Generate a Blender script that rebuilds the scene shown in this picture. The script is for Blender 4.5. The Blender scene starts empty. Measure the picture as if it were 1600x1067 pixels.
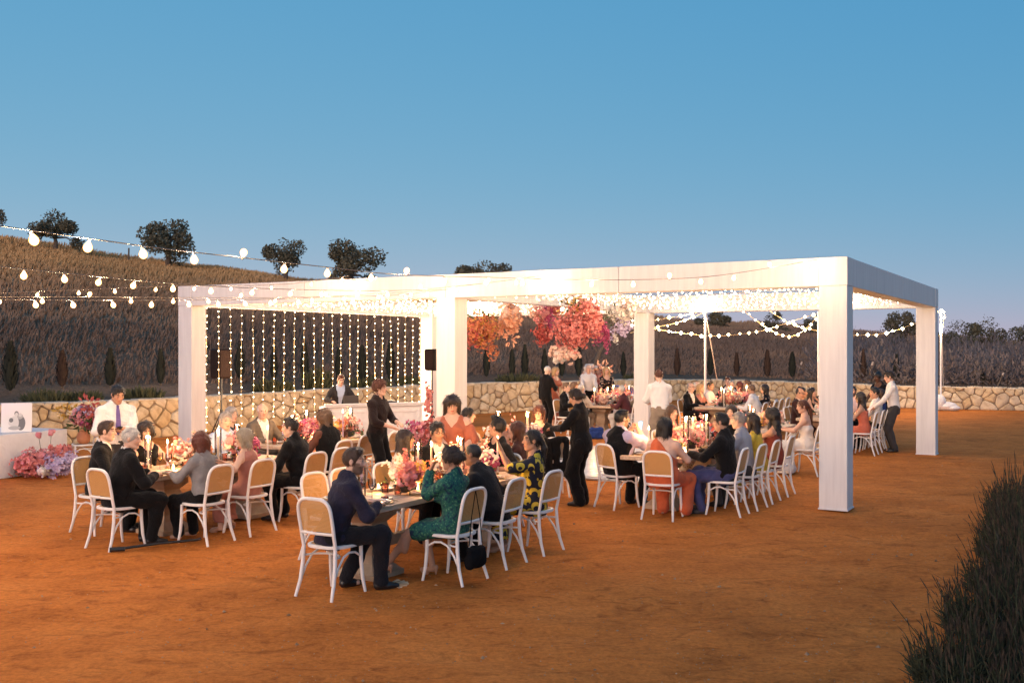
import bpy, math, random
import numpy as np
from mathutils import Vector, Matrix, noise as mnoise

# ------------------------------------------------------------------ camera, world, sun, exposure
SC = bpy.context.scene
COL = SC.collection
FPX, CX, HY, CAMH = 1580.0, 800.0, 545.0, 2.25       # focal length in photo pixels, centre column, horizon row, eye height
cam = bpy.data.cameras.new('camera')
cam.sensor_width = 36.0
cam.lens = FPX / 1600.0 * 36.0
cam.shift_y = (HY - 533.5) / 1600.0
cam.clip_start, cam.clip_end = 0.1, 2000.0
camo = bpy.data.objects.new('camera', cam)
COL.objects.link(camo)
camo.location = (0, 0, CAMH)
camo.rotation_euler = (math.radians(90), 0, 0)
SC.camera = camo

world = bpy.data.worlds.new('World')
SC.world = world
world.use_nodes = True
wn, wl = world.node_tree.nodes, world.node_tree.links
wn.clear()
SUN_EL, SUN_ROT = math.radians(6.0), math.radians(154)
sky = wn.new('ShaderNodeTexSky')
sky.sky_type = 'NISHITA'
sky.sun_disc = False
sky.sun_elevation, sky.sun_rotation = SUN_EL, SUN_ROT
sky.altitude, sky.air_density, sky.dust_density, sky.ozone_density = 100.0, 1.0, 0.0, 4.0
wbg = wn.new('ShaderNodeBackground')
wbg.inputs['Strength'].default_value = 0.09
wout = wn.new('ShaderNodeOutputWorld')
# the tone curve of the photograph flattens green and blue towards the horizon: one response curve for the whole sky
wsep, wcom = wn.new('ShaderNodeSeparateColor'), wn.new('ShaderNodeCombineColor')
wl.new(sky.outputs[0], wsep.inputs[0])
for ch, (gam, mul) in enumerate(((0.90, 0.99), (0.345, 1.49), (0.12, 2.50))):
    pw, ml = wn.new('ShaderNodeMath'), wn.new('ShaderNodeMath')
    pw.operation, ml.operation = 'POWER', 'MULTIPLY'
    wl.new(wsep.outputs[ch], pw.inputs[0]); pw.inputs[1].default_value = gam
    wl.new(pw.outputs[0], ml.inputs[0]); ml.inputs[1].default_value = mul
    wl.new(ml.outputs[0], wcom.inputs[ch])
wl.new(wcom.outputs[0], wbg.inputs['Color'])
wl.new(wbg.outputs[0], wout.inputs[0])

sun = bpy.data.lights.new('afterglow_sun', 'SUN')
sun.energy, sun.angle, sun.color = 1.05, math.radians(45), (1.0, 0.72, 0.60)
suno = bpy.data.objects.new('afterglow_sun', sun)
COL.objects.link(suno)
# sun_rotation is measured from +Y, clockwise seen from above
_sd = Vector((math.sin(-SUN_ROT) * math.cos(SUN_EL), math.cos(SUN_ROT) * math.cos(SUN_EL), math.sin(SUN_EL)))
suno.rotation_euler = _sd.to_track_quat('Z', 'Y').to_euler()

SC.view_settings.view_transform = 'Standard'
SC.view_settings.look = 'None'
SC.view_settings.exposure = 1.2
SC.view_settings.gamma = 1.0
SC.view_settings.use_curve_mapping = False
SC.render.engine = 'CYCLES'
SC.cycles.max_bounces = 5
SC.cycles.diffuse_bounces = 2
SC.cycles.glossy_bounces = 2
SC.cycles.transmission_bounces = 4
SC.cycles.transparent_max_bounces = 8
SC.cycles.sample_clamp_indirect = 3.0
SC.cycles.use_light_tree = True
SC.cycles.use_denoising = True

# ------------------------------------------------------------------ measuring helpers
def G(px, py, z=0.0):
    'the point at height z seen at photo pixel px, py'
    Y = FPX * (CAMH - z) / (py - HY)
    return Vector(((px - CX) * Y / FPX, Y, z))
def PD(px, py, Y):
    'the point at distance Y seen at photo pixel px, py'
    return Vector(((px - CX) * Y / FPX, Y, CAMH + (HY - py) * Y / FPX))
UV = Vector((-0.863, 0.505, 0))     # along the long side of the pergola
VV = Vector((0.505, 0.863, 0))      # along its short side, away from the camera
rnd = random.Random(7)

# ------------------------------------------------------------------ materials
def principled(name, color=(0.5, 0.5, 0.5), rough=0.6, metal=0.0, spec=None):
    m = bpy.data.materials.new(name)
    m.use_nodes = True
    b = m.node_tree.nodes['Principled BSDF']
    b.inputs['Base Color'].default_value = (*color, 1)
    b.inputs['Roughness'].default_value = rough
    b.inputs['Metallic'].default_value = metal
    if spec is not None:
        b.inputs['Specular IOR Level'].default_value = spec
    return m, m.node_tree.nodes, m.node_tree.links, b

def ramp(nt, fac, stops, interp='LINEAR'):
    r = nt.nodes.new('ShaderNodeValToRGB')
    r.color_ramp.interpolation = interp
    e = r.color_ramp.elements
    while len(e) < len(stops):
        e.new(0.5)
    for k, (p, c) in enumerate(stops):
        e[k].position = p
        e[k].color = (*c, 1) if len(c) == 3 else c
    nt.links.new(fac, r.inputs[0])
    return r.outputs[0]

def coords(nt, kind='Object', scale=(1, 1, 1), rot=(0, 0, 0)):
    t = nt.nodes.new('ShaderNodeTexCoord')
    mp = nt.nodes.new('ShaderNodeMapping')
    mp.inputs['Scale'].default_value = scale
    mp.inputs['Rotation'].default_value = rot
    nt.links.new(t.outputs[kind], mp.inputs[0])
    return mp.outputs[0]

def nz(nt, vec, scale=5.0, detail=4.0, rough=0.55, dist=0.0):
    n = nt.nodes.new('ShaderNodeTexNoise')
    n.inputs['Scale'].default_value = scale
    n.inputs['Detail'].default_value = detail
    n.inputs['Roughness'].default_value = rough
    n.inputs['Distortion'].default_value = dist
    nt.links.new(vec, n.inputs['Vector'])
    return n.outputs[0]

def bump(nt, bsdf, height, strength=0.3, dist=0.02):
    b = nt.nodes.new('ShaderNodeBump')
    b.inputs['Strength'].default_value = strength
    b.inputs['Distance'].default_value = dist
    nt.links.new(height, b.inputs['Height'])
    nt.links.new(b.outputs[0], bsdf.inputs['Normal'])

_mc = {}
def mottled(name, c1, c2, scale=6.0, rough=0.6, kind='Object', stretch=(1, 1, 1), bumpy=0.15, spec=None, metal=0.0, bdist=0.01):
    if name in _mc:
        return _mc[name]
    m, n, l, b = principled(name, c1, rough, metal, spec)
    v = coords(m.node_tree, kind, stretch)
    f = nz(m.node_tree, v, scale, 5)
    l.new(ramp(m.node_tree, f, [(0.35, c1), (0.68, c2)]), b.inputs['Base Color'])
    if bumpy:
        bump(m.node_tree, b, nz(m.node_tree, v, scale * 4, 3), bumpy, bdist)
    _mc[name] = m
    return m
def plain(name, c, rough=0.6, metal=0.0, spec=None):
    if name not in _mc:
        _mc[name] = principled(name, c, rough, metal, spec)[0]
    return _mc[name]
def glow(name, color, strength):
    if name in _mc:
        return _mc[name]
    m = bpy.data.materials.new(name)
    m.use_nodes = True
    n, l = m.node_tree.nodes, m.node_tree.links
    n.clear()
    e = n.new('ShaderNodeEmission')
    e.inputs[0].default_value = (*color, 1)
    e.inputs[1].default_value = strength
    o = n.new('ShaderNodeOutputMaterial')
    l.new(e.outputs[0], o.inputs[0])
    m.cycles.emission_sampling = 'NONE'
    _mc[name] = m
    return m
def cloth(name, c, rough=0.85, var=0.25, scale=30.0):
    if name in _mc:
        return _mc[name]
    m, n, l, b = principled(name, c, rough, spec=0.12)
    v = coords(m.node_tree)
    f = nz(m.node_tree, v, 9, 4)
    c2 = tuple(x * (1 - var) for x in c)
    l.new(ramp(m.node_tree, f, [(0.3, c2), (0.7, c)]), b.inputs['Base Color'])
    bump(m.node_tree, b, nz(m.node_tree, v, scale * .55, 5, 0.62, 1.0), 0.6, 0.03)
    b.inputs['Sheen Weight'].default_value = 0.08
    _mc[name] = m
    return m

# ------------------------------------------------------------------ mesh builder
def rot_to(d):
    'a 3x3 matrix whose z axis is d'
    return Vector(d).normalized().to_track_quat('Z', 'Y').to_matrix()
class MB:
    def __init__(s):
        s.v, s.f, s.m = [], [], []
    def add(s, vs, fs, mi=0):
        o = len(s.v)
        s.v.extend([tuple(p) for p in vs])
        s.f.extend([tuple(i + o for i in f) for f in fs])
        s.m.extend([mi] * len(fs))
        return s
    def box(s, c, h, M=None, mi=0, bev=0.0, taper=1.0):
        'box with centre c and half sizes h; bev chamfers its upright and level edges'
        c = Vector(c)
        M = M or Matrix.Identity(3)
        if bev <= 0:
            vs = [c + M @ Vector((x * h[0] * (taper if z > 0 else 1), y * h[1] * (taper if z > 0 else 1), z * h[2])) for z in (-1, 1) for x, y in ((-1, -1), (1, -1), (1, 1), (-1, 1))]
            return s.add(vs, [(3, 2, 1, 0), (4, 5, 6, 7), (0, 1, 5, 4), (1, 2, 6, 5), (2, 3, 7, 6), (3, 0, 4, 7)], mi)
        def ring(x, y, z):
            b = bev
            return [(x - b, -y, z), (x, -y + b, z), (x, y - b, z), (x - b, y, z), (-x + b, y, z), (-x, y - b, z), (-x, -y + b, z), (-x + b, -y, z)]
        rs = [ring(h[0] - bev, h[1] - bev, -h[2]), ring(h[0], h[1], -h[2] + bev), ring(h[0] * taper, h[1] * taper, h[2] - bev), ring(h[0] * taper - bev, h[1] * taper - bev, h[2])]
        vs = [c + M @ Vector(p) for r in rs for p in r]
        fs = [tuple(reversed(range(8))), tuple(range(24, 32))]
        for k in range(3):
            for i in range(8):
                j = (i + 1) % 8
                fs.append((k * 8 + i, k * 8 + j, k * 8 + 8 + j, k * 8 + 8 + i))
        return s.add(vs, fs, mi)
    def tube(s, pts, r, n=8, mi=0, cap=True, flat=1.0, closed=False):
        pts = [Vector(p) for p in pts]
        N = len(pts)
        rs = r if hasattr(r, '__len__') else [r] * N
        vs, fs = [], []
        up = None
        for k, p in enumerate(pts):
            a = pts[(k - 1) % N] if (closed or k > 0) else p
            b = pts[(k + 1) % N] if (closed or k < N - 1) else p
            d = (b - a)
            d = d.normalized() if d.length > 1e-9 else Vector((0, 0, 1))
            if up is None:
                up = Vector((0, 0, 1)) if abs(d.z) < 0.9 else Vector((0, 1, 0))
            x = d.cross(up)
            if x.length < 1e-6:
                x = d.cross(Vector((1, 0, 0)))
            x.normalize()
            y = x.cross(d)
            up = y
            for i in range(n):
                t = 2 * math.pi * i / n
                vs.append(p + x * (math.cos(t) * rs[k]) + y * (math.sin(t) * rs[k] * flat))
        M = N if closed else N - 1
        for k in range(M):
            q = ((k + 1) % N) * n
            for i in range(n):
                j = (i + 1) % n
                fs.append((k * n + i, k * n + j, q + j, q + i))
        if cap and not closed:
            fs.append(tuple(reversed(range(n))))
            fs.append(tuple(range((N - 1) * n, N * n)))
        return s.add(vs, fs, mi)
    def lathe(s, prof, c=(0, 0, 0), n=16, mi=0, M=None, cap=True):
        c = Vector(c)
        M = M or Matrix.Identity(3)
        vs = [c + M @ Vector((r * math.cos(2 * math.pi * i / n), r * math.sin(2 * math.pi * i / n), z)) for r, z in prof for i in range(n)]
        fs = []
        for k in range(len(prof) - 1):
            for i in range(n):
                j = (i + 1) % n
                fs.append((k * n + i, k * n + j, k * n + n + j, k * n + n + i))
        if cap:
            fs.append(tuple(reversed(range(n))))
            fs.append(tuple(range((len(prof) - 1) * n, len(prof) * n)))
        return s.add(vs, fs, mi)
    def ball(s, c, r, n=10, m=7, mi=0, M=None):
        r = r if hasattr(r, '__len__') else (r, r, r)
        c = Vector(c)
        M = M or Matrix.Identity(3)
        vs = [c + M @ Vector((0, 0, -r[2]))]
        for k in range(1, m):
            a = -math.pi / 2 + math.pi * k / m
            for i in range(n):
                t = 2 * math.pi * i / n
                vs.append(c + M @ Vector((r[0] * math.cos(a) * math.cos(t), r[1] * math.cos(a) * math.sin(t), r[2] * math.sin(a))))
        vs.append(c + M @ Vector((0, 0, r[2])))
        fs = [(0, 1 + (i + 1) % n, 1 + i) for i in range(n)]
        for k in range(m - 2):
            for i in range(n):
                j = (i + 1) % n
                fs.append((1 + k * n + i, 1 + k * n + j, 1 + (k + 1) * n + j, 1 + (k + 1) * n + i))
        o = 1 + (m - 2) * n
        fs += [(o + i, o + (i + 1) % n, o + n) for i in range(n)]
        return s.add(vs, fs, mi)
    def mesh(s, name, mats, smooth=True):
        me = bpy.data.meshes.new(name)
        me.from_pydata(s.v, [], s.f)
        for m in (mats if isinstance(mats, (list, tuple)) else [mats]):
            me.materials.append(m)
        if len(s.m):
            me.polygons.foreach_set('material_index', s.m)
        if smooth:
            me.polygons.foreach_set('use_smooth', [True] * len(s.f))
            try:
                me.set_sharp_from_angle(angle=math.radians(38))
            except Exception:
                pass
        me.update()
        return me
    def build(s, name, mats, parent=None, smooth=True):
        return link(name, s.mesh(name, mats, smooth), parent)

def np_mesh(name, V, Q, mats, smooth=True, midx=None, n=4):
    'mesh from arrays: V (k,3), Q (f,n)'
    me = bpy.data.meshes.new(name)
    V = np.asarray(V, np.float32)
    Q = np.asarray(Q, np.int32)
    me.vertices.add(len(V))
    me.vertices.foreach_set('co', V.ravel())
    nf = len(Q)
    n = Q.shape[1] if nf else n
    me.loops.add(nf * n)
    me.loops.foreach_set('vertex_index', Q.ravel())
    me.polygons.add(nf)
    me.polygons.foreach_set('loop_start', np.arange(0, nf * n, n, dtype=np.int32))
    for m in (mats if isinstance(mats, (list, tuple)) else [mats]):
        me.materials.append(m)
    if midx is not None:
        me.polygons.foreach_set('material_index', np.asarray(midx, np.int32))
    me.polygons.foreach_set('use_smooth', np.full(nf, smooth, bool))
    me.update(calc_edges=True)
    return me
def link(name, me, parent=None, loc=None, rz=None):
    o = bpy.data.objects.new(name, me)
    COL.objects.link(o)
    if parent is not None:
        o.parent = parent
    if loc is not None:
        o.location = loc
    if rz is not None:
        o.rotation_euler = (0, 0, rz)
    return o
def tag(o, label=None, cat=None, group=None, kind=None):
    for k, v in (('label', label), ('category', cat), ('group', group), ('kind', kind)):
        if v:
            o[k] = v
    return o
def thing(name, label, cat, loc=(0, 0, 0), rz=0.0, group=None):
    return tag(link(name, None, None, loc, rz), label, cat, group)
KIDS = {}
def copy_tree(o, parent=None):
    c = o.copy()
    COL.objects.link(c)
    if parent is not None:
        c.parent = parent
    for ch in o.children:
        copy_tree(ch, c)
    return c
def yaw_of(d):
    'rotation about z that turns +y to direction d'
    return math.atan2(-d[0], d[1])
def lamp(name, loc, power, color, radius=0.03, parent=None):
    L = bpy.data.lights.new(name, 'POINT')
    L.energy, L.color, L.shadow_soft_size = power, color, radius
    o = bpy.data.objects.new(name, L)
    COL.objects.link(o)
    o.location = loc
    if parent is not None:
        o.parent = parent
    return o
WARM = (1.0, 0.66, 0.38)
# ------------------------------------------------------------------ ground
def ground_mat():
    m, n, l, b = principled('packed_earth', (0.3, 0.2, 0.12), 0.95, spec=0.1)
    nt = m.node_tree
    v = coords(nt, 'Object')
    rotv = coords(nt, 'Object', (1.1, 1.9, 1), (0, 0, math.radians(-20)))
    a = nz(nt, v, 0.9, 8, 0.68)
    rip = nz(nt, rotv, 2.6, 7, 0.68, 1.2)
    fine = nz(nt, v, 22, 6, 0.75)
    c = ramp(nt, a, [(0.3, (0.40, 0.128, 0.025)), (0.5, (0.53, 0.172, 0.035)), (0.72, (0.63, 0.225, 0.052))])
    c2 = ramp(nt, rip, [(0.30, (0.56, 0.51, 0.48)), (0.48, (0.98, 0.98, 0.98)), (0.72, (1.10, 1.08, 1.05))])
    c3 = ramp(nt, fine, [(0.33, (0.70, 0.67, 0.65)), (0.58, (1.06, 1.06, 1.06))])
    def mul(x, y):
        mx = n.new('ShaderNodeMix')
        mx.data_type, mx.blend_type = 'RGBA', 'MULTIPLY'
        mx.inputs[0].default_value = 1.0
        l.new(x, mx.inputs[6]); l.new(y, mx.inputs[7])
        return mx.outputs[2]
    l.new(mul(mul(c, c2), c3), b.inputs['Base Color'])
    mix = n.new('ShaderNodeMath'); mix.operation = 'MULTIPLY_ADD'
    l.new(fine, mix.inputs[0]); mix.inputs[1].default_value = 0.16; l.new(rip, mix.inputs[2])
    bump(nt, b, mix.outputs[0], 0.9, 0.055)
    return m
M_GROUND = ground_mat()
def ground():
    # finer cells near the camera carry real ripples and footprints
    xs = np.concatenate([[-500, -160, -60], np.arange(-26, 26.01, 0.2), [60, 160, 500]])
    ys = np.concatenate([[-60, -8], np.arange(2, 30.01, 0.2), np.arange(31, 62, 1.5), [140, 400, 900]])
    X, Y = np.meshgrid(xs, ys, indexing='ij')
    r = np.random.RandomState(3)
    Z = np.zeros_like(X)
    for k in range(16):
        ang = r.normal(1.35, 0.5); w = r.uniform(2.0, 9.0)
        Z += 0.0035 * (5.0 / (w + 2)) * np.sin(w * (X * math.cos(ang) + Y * math.sin(ang)) + r.uniform(0, 6) + 1.5 * np.sin(X * r.uniform(.3, .9)))
    for k in range(420):
        cx, cy = r.uniform(-9, 9), r.uniform(5, 22)
        d2 = ((X - cx) / r.uniform(.14, .4)) ** 2 + ((Y - cy) / r.uniform(.1, .2)) ** 2
        Z -= r.uniform(0.006, 0.022) * np.exp(-d2)
    mask = np.clip((28 - np.abs(X)) / 4, 0, 1) * np.clip((31 - Y) / 3, 0, 1) * np.clip((Y - 1) / 2, 0, 1)
    Z = Z * mask
    nx, ny = X.shape
    idx = np.arange(nx * ny).reshape(nx, ny)
    Q = np.stack([idx[:-1, :-1], idx[1:, :-1], idx[1:, 1:], idx[:-1, 1:]], -1).reshape(-1, 4)
    o = link('ground', np_mesh('ground', np.stack([X, Y, Z], -1).reshape(-1, 3), Q, M_GROUND))
    tag(o, kind='structure')
ground()
def gravel():
    'loose grit and small stones lying on the earth'
    r = np.random.RandomState(8)
    N = 5200
    y = 4.5 + 16 * r.uniform(0, 1, N) ** 1.7
    x = r.uniform(-.56, .56, N) * y
    s = r.uniform(.003, .009, N) * (1 + 1.6 * (r.uniform(0, 1, N) < .05))
    O = np.array([(0, 0, .8), (1, 0, 0), (0, 1, 0), (-1, 0, 0), (0, -1, 0), (0, 0, -.5)], float)
    Tr = np.array([(0, 1, 2), (0, 2, 3), (0, 3, 4), (0, 4, 1), (5, 2, 1), (5, 3, 2), (5, 4, 3), (5, 1, 4)])
    V = (O[None] * r.uniform(.6, 1.3, (N, 6, 1)) * s[:, None, None]) + np.stack([x, y, .002 + 0 * x], -1)[:, None, :]
    Q = (Tr[None] + (np.arange(N) * 6)[:, None, None]).reshape(-1, 3)
    o = link('gravel', np_mesh('gravel', V.reshape(-1, 3), Q, mottled('grit', (.20, .11, .055), (.46, .30, .18), 3, .95, bumpy=0), False))
    tag(o, 'loose grit and small stones scattered over the brown earth', 'gravel', kind='stuff')
gravel()

# ------------------------------------------------------------------ terrace wall path (x, y, wall height)
WALL_PTS = [(-24.0, 16.2, 0.98), (-17.5, 18.8, 0.98), (-11.05, 23.3, 0.98), (-8.6, 26.2, 0.97), (-7.7, 28.6, 0.97), (-6.2, 30.2, 0.99), (-4.8, 31.6, 1.0), (-2.6, 33.8, 1.03), (-0.4, 35.6, 1.05), (2.4, 38.6, 1.0), (5.2, 42.5, 0.94), (8.6, 44.6, 0.88), (11.4, 42.6, 0.86), (14.4, 38.8, 0.84), (18.4, 36.8, 0.82), (25.0, 34.8, 0.82), (34.0, 32.5, 0.82)]
def smooth_path(pts, step):
    P = [Vector(p) for p in pts]
    out = []
    for k in range(len(P) - 1):
        a, b, c, d = P[max(k - 1, 0)], P[k], P[k + 1], P[min(k + 2, len(P) - 1)]
        n = max(2, int((c - b).length / step))
        for i in range(n):
            t = i / n
            out.append(0.5 * ((2 * b) + (c - a) * t + (2 * a - 5 * b + 4 * c - d) * t * t + (3 * b - a - 3 * c + d) * t ** 3))
    out.append(P[-1])
    return out
WPATH = smooth_path(WALL_PTS, 0.25)
WS = [0.0]
for a, b in zip(WPATH, WPATH[1:]):
    WS.append(WS[-1] + (Vector(b[:2]) - Vector(a[:2])).length)
WXY = np.array([p[:] for p in WPATH]); WSA = np.array(WS)
def wall_at(s):
    'point, tangent, height at arc length s'
    x, y, h = (np.interp(s, WSA, WXY[:, i]) for i in range(3))
    x2, y2 = (np.interp(s + 0.3, WSA, WXY[:, i]) for i in range(2))
    x1, y1 = (np.interp(s - 0.3, WSA, WXY[:, i]) for i in range(2))
    t = Vector((x2 - x1, y2 - y1, 0)).normalized()
    return Vector((x, y, 0)), t, h
def behind_wall(px, off=1.0):
    'ground point just behind the wall in the direction of photo column px'
    k = (px - CX) / FPX
    d = WXY[:, 0] - k * WXY[:, 1]
    i = int(np.argmin(np.abs(d)))
    p, t, h = wall_at(WSA[i])
    nrm = Vector((-t.y, t.x, 0))
    y = p.y + off
    return Vector((k * y, y, h))

# ------------------------------------------------------------------ hill: a bank from the wall top rising to a ridge that drops to the right
RX = [-120, -56, -49, -42, -35, -28, -22, -10, 0, 8, 19.5, 28, 40, 56, 90]
RZ = [16.5, 13.9, 13.3, 12.2, 11.2, 10.5, 9.5, 8.7, 7.8, 6.8, 5.2, 4.6, 3.6, 2.7, 2.2]
def wall_y(x):
    return np.interp(x, WXY[:, 0], WXY[:, 1])
def hill_z(x, y):
    x = np.asarray(x, float); y = np.asarray(y, float)
    w = wall_y(x)
    hb = np.interp(x, WXY[:, 0], WXY[:, 2]) - 0.06
    xr = x * 110.0 / np.maximum(y, 15.0)
    rz = np.interp(xr, RX, RZ)
    yr = 110.0
    t = np.clip((y - w - 1.5) / (yr - w - 1.5), 0, 1.9)
    rise = np.where(t < 1, 0.92 * t + 0.08 * t ** 2, 1.0 - 0.8 * (t - 1))
    z = hb + (rz - hb) * rise
    z += 0.10 * np.sin(x * 0.31 + y * 0.17) * np.clip(t * 3, 0, 1) + 0.16 * np.sin(x * 0.13 - y * 0.09) * np.clip(t * 3, 0, 1)
    return z
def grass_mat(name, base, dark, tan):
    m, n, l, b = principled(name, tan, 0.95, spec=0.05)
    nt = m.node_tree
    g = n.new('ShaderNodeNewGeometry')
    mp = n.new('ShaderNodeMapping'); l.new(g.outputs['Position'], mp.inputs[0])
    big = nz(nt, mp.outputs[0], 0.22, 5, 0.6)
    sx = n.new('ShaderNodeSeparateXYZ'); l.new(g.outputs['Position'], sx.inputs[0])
    # brown weeds near the wall, straw-coloured grass above, warm glow put into its tan
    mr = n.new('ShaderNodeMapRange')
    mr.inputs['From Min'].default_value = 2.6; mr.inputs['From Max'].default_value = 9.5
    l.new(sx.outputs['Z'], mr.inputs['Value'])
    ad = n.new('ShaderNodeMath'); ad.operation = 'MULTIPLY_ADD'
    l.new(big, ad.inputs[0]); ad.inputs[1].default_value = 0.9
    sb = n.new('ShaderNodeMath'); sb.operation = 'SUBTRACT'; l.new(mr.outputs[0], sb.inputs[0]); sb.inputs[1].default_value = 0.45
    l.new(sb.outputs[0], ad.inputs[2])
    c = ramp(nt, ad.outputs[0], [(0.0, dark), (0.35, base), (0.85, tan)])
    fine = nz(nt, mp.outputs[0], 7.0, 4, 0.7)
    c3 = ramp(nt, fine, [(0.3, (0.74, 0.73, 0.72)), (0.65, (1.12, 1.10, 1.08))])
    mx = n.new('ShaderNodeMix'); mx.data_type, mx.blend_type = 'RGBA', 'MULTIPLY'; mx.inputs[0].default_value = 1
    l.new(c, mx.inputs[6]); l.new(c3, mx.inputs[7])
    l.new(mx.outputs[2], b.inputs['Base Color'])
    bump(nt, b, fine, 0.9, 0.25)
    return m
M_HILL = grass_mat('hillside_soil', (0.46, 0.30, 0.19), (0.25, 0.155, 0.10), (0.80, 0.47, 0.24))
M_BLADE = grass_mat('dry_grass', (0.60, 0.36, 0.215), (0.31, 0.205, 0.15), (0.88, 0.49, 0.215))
def hill():
    xs = np.concatenate([np.linspace(-240, -80, 18), np.linspace(-78, 78, 150), np.linspace(84, 260, 18)])
    tt = np.concatenate([np.linspace(0, 1.2, 6), np.linspace(1.6, 8, 16), np.linspace(9, 80, 70), np.linspace(86, 160, 12)])
    w = wall_y(xs) + 0.24
    X = np.repeat(xs[:, None], len(tt), 1)
    Yv = w[:, None] + tt[None, :]
    Z = hill_z(X, Yv)
    nx, ny = X.shape
    idx = np.arange(nx * ny).reshape(nx, ny)
    Q = np.stack([idx[:-1, :-1], idx[1:, :-1], idx[1:, 1:], idx[:-1, 1:]], -1).reshape(-1, 4)
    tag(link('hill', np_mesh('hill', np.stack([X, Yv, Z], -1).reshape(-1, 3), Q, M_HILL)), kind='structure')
hill()
def dry_grass():
    r = np.random.RandomState(11)
    N = 290000
    d = r.uniform(0, 1, N) ** 1.1 * 98 + 4.2
    lat = r.uniform(-0.62, 0.62, N)
    # y so that d metres lie behind the wall in that direction
    y = 36 + d * 1.0
    x = lat * (y + 6)
    y = wall_y(x) + d
    k = y > 0
    x, y, d = x[k], y[k], d[k]
    N = len(x)
    z = hill_z(x, y)
    clump = np.array([mnoise.noise(Vector((a * 0.25, b * 0.25, 3.3))) for a, b in zip(x, y)])
    h = (0.34 + 0.36 * r.uniform(0, 1, N) + 0.30 * clump) * (0.8 + 0.004 * d)
    h = np.clip(h * (0.42 + 0.007 * np.minimum(d, 60)), 0.10, 0.8)
    wd = (0.008 + 0.00045 * y) * r.uniform(0.6, 1.5, N)
    a = r.uniform(-math.pi / 2, math.pi / 2, N)
    lean = r.normal(0.22, 0.2, N) * h
    la = r.normal(0.3, 0.6, N)
    dx, dy = np.cos(a) * wd, np.sin(a) * wd
    base = np.stack([x, y, z - 0.08], -1)
    tip = base + np.stack([lean * np.cos(la), lean * np.sin(la), h], -1)
    mid = base * 0.45 + tip * 0.55 + np.stack([-0.1 * lean, 0 * lean, 0.05 * h], -1)
    off = np.stack([dx, dy, 0 * dx], -1)
    V = np.stack([base - off, base + off, mid + off * 0.8, mid - off * 0.8, tip + off * .15, tip - off * .15], 1).reshape(-1, 3)
    i = np.arange(N)[:, None] * 6
    Q = np.concatenate([i + np.array([[0, 1, 2, 3]]), i + np.array([[3, 2, 4, 5]])], 0)
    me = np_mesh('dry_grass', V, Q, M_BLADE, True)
    nn = r.normal(0, .12, (len(V), 3)) + np.array([-.35, -.85, .4])      # blades shade like the soft sward they belong to
    nn /= np.linalg.norm(nn, axis=1)[:, None]
    me.normals_split_custom_set_from_vertices(nn.astype(np.float32))
    o = link('dry_grass', me)
    tag(o, 'tall dry straw-coloured grass covering the hillside behind the stone wall', 'grass', kind='stuff')
dry_grass()

# ------------------------------------------------------------------ stone wall
def stone_mat():
    m, n, l, b = principled('sandstone', (0.45, 0.32, 0.18), 0.85, spec=0.2)
    nt = m.node_tree
    oi = n.new('ShaderNodeObjectInfo')
    c = ramp(nt, oi.outputs['Random'], [(0.0, (0.46, 0.35, 0.22)), (0.25, (0.58, 0.48, 0.34)), (0.5, (0.50, 0.35, 0.19)), (0.75, (0.62, 0.53, 0.40)), (1.0, (0.42, 0.32, 0.22))])
    v = coords(nt, 'Object')
    f = nz(nt, v, 4.5, 6, 0.65)
    c2 = ramp(nt, f, [(0.3, (0.62, 0.56, 0.5)), (0.55, (1, 1, 1)), (0.75, (1.12, 1.08, 1.0))])
    mx = n.new('ShaderNodeMix'); mx.data_type, mx.blend_type = 'RGBA', 'MULTIPLY'; mx.inputs[0].default_value = 1
    l.new(c, mx.inputs[6]); l.new(c2, mx.inputs[7]); l.new(mx.outputs[2], b.inputs['Base Color'])
    bump(nt, b, nz(nt, v, 14, 5, 0.7), 0.6, 0.03)
    return m
M_STONE = stone_mat()
M_MORTAR = mottled('wall_mortar', (0.20, 0.14, 0.09), (0.28, 0.20, 0.14), 8, 0.95)
def clip_poly(poly, nx, ny, c):
    'keep the part of poly where nx*x + ny*y <= c'
    out = []
    for i in range(len(poly)):
        a, b = poly[i], poly[(i + 1) % len(poly)]
        da, db = nx * a[0] + ny * a[1] - c, nx * b[0] + ny * b[1] - c
        if da <= 0:
            out.append(a)
        if (da < 0) != (db < 0) and abs(da - db) > 1e-9:
            t = da / (da - db)
            out.append((a[0] + t * (b[0] - a[0]), a[1] + t * (b[1] - a[1])))
    return out
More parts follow.
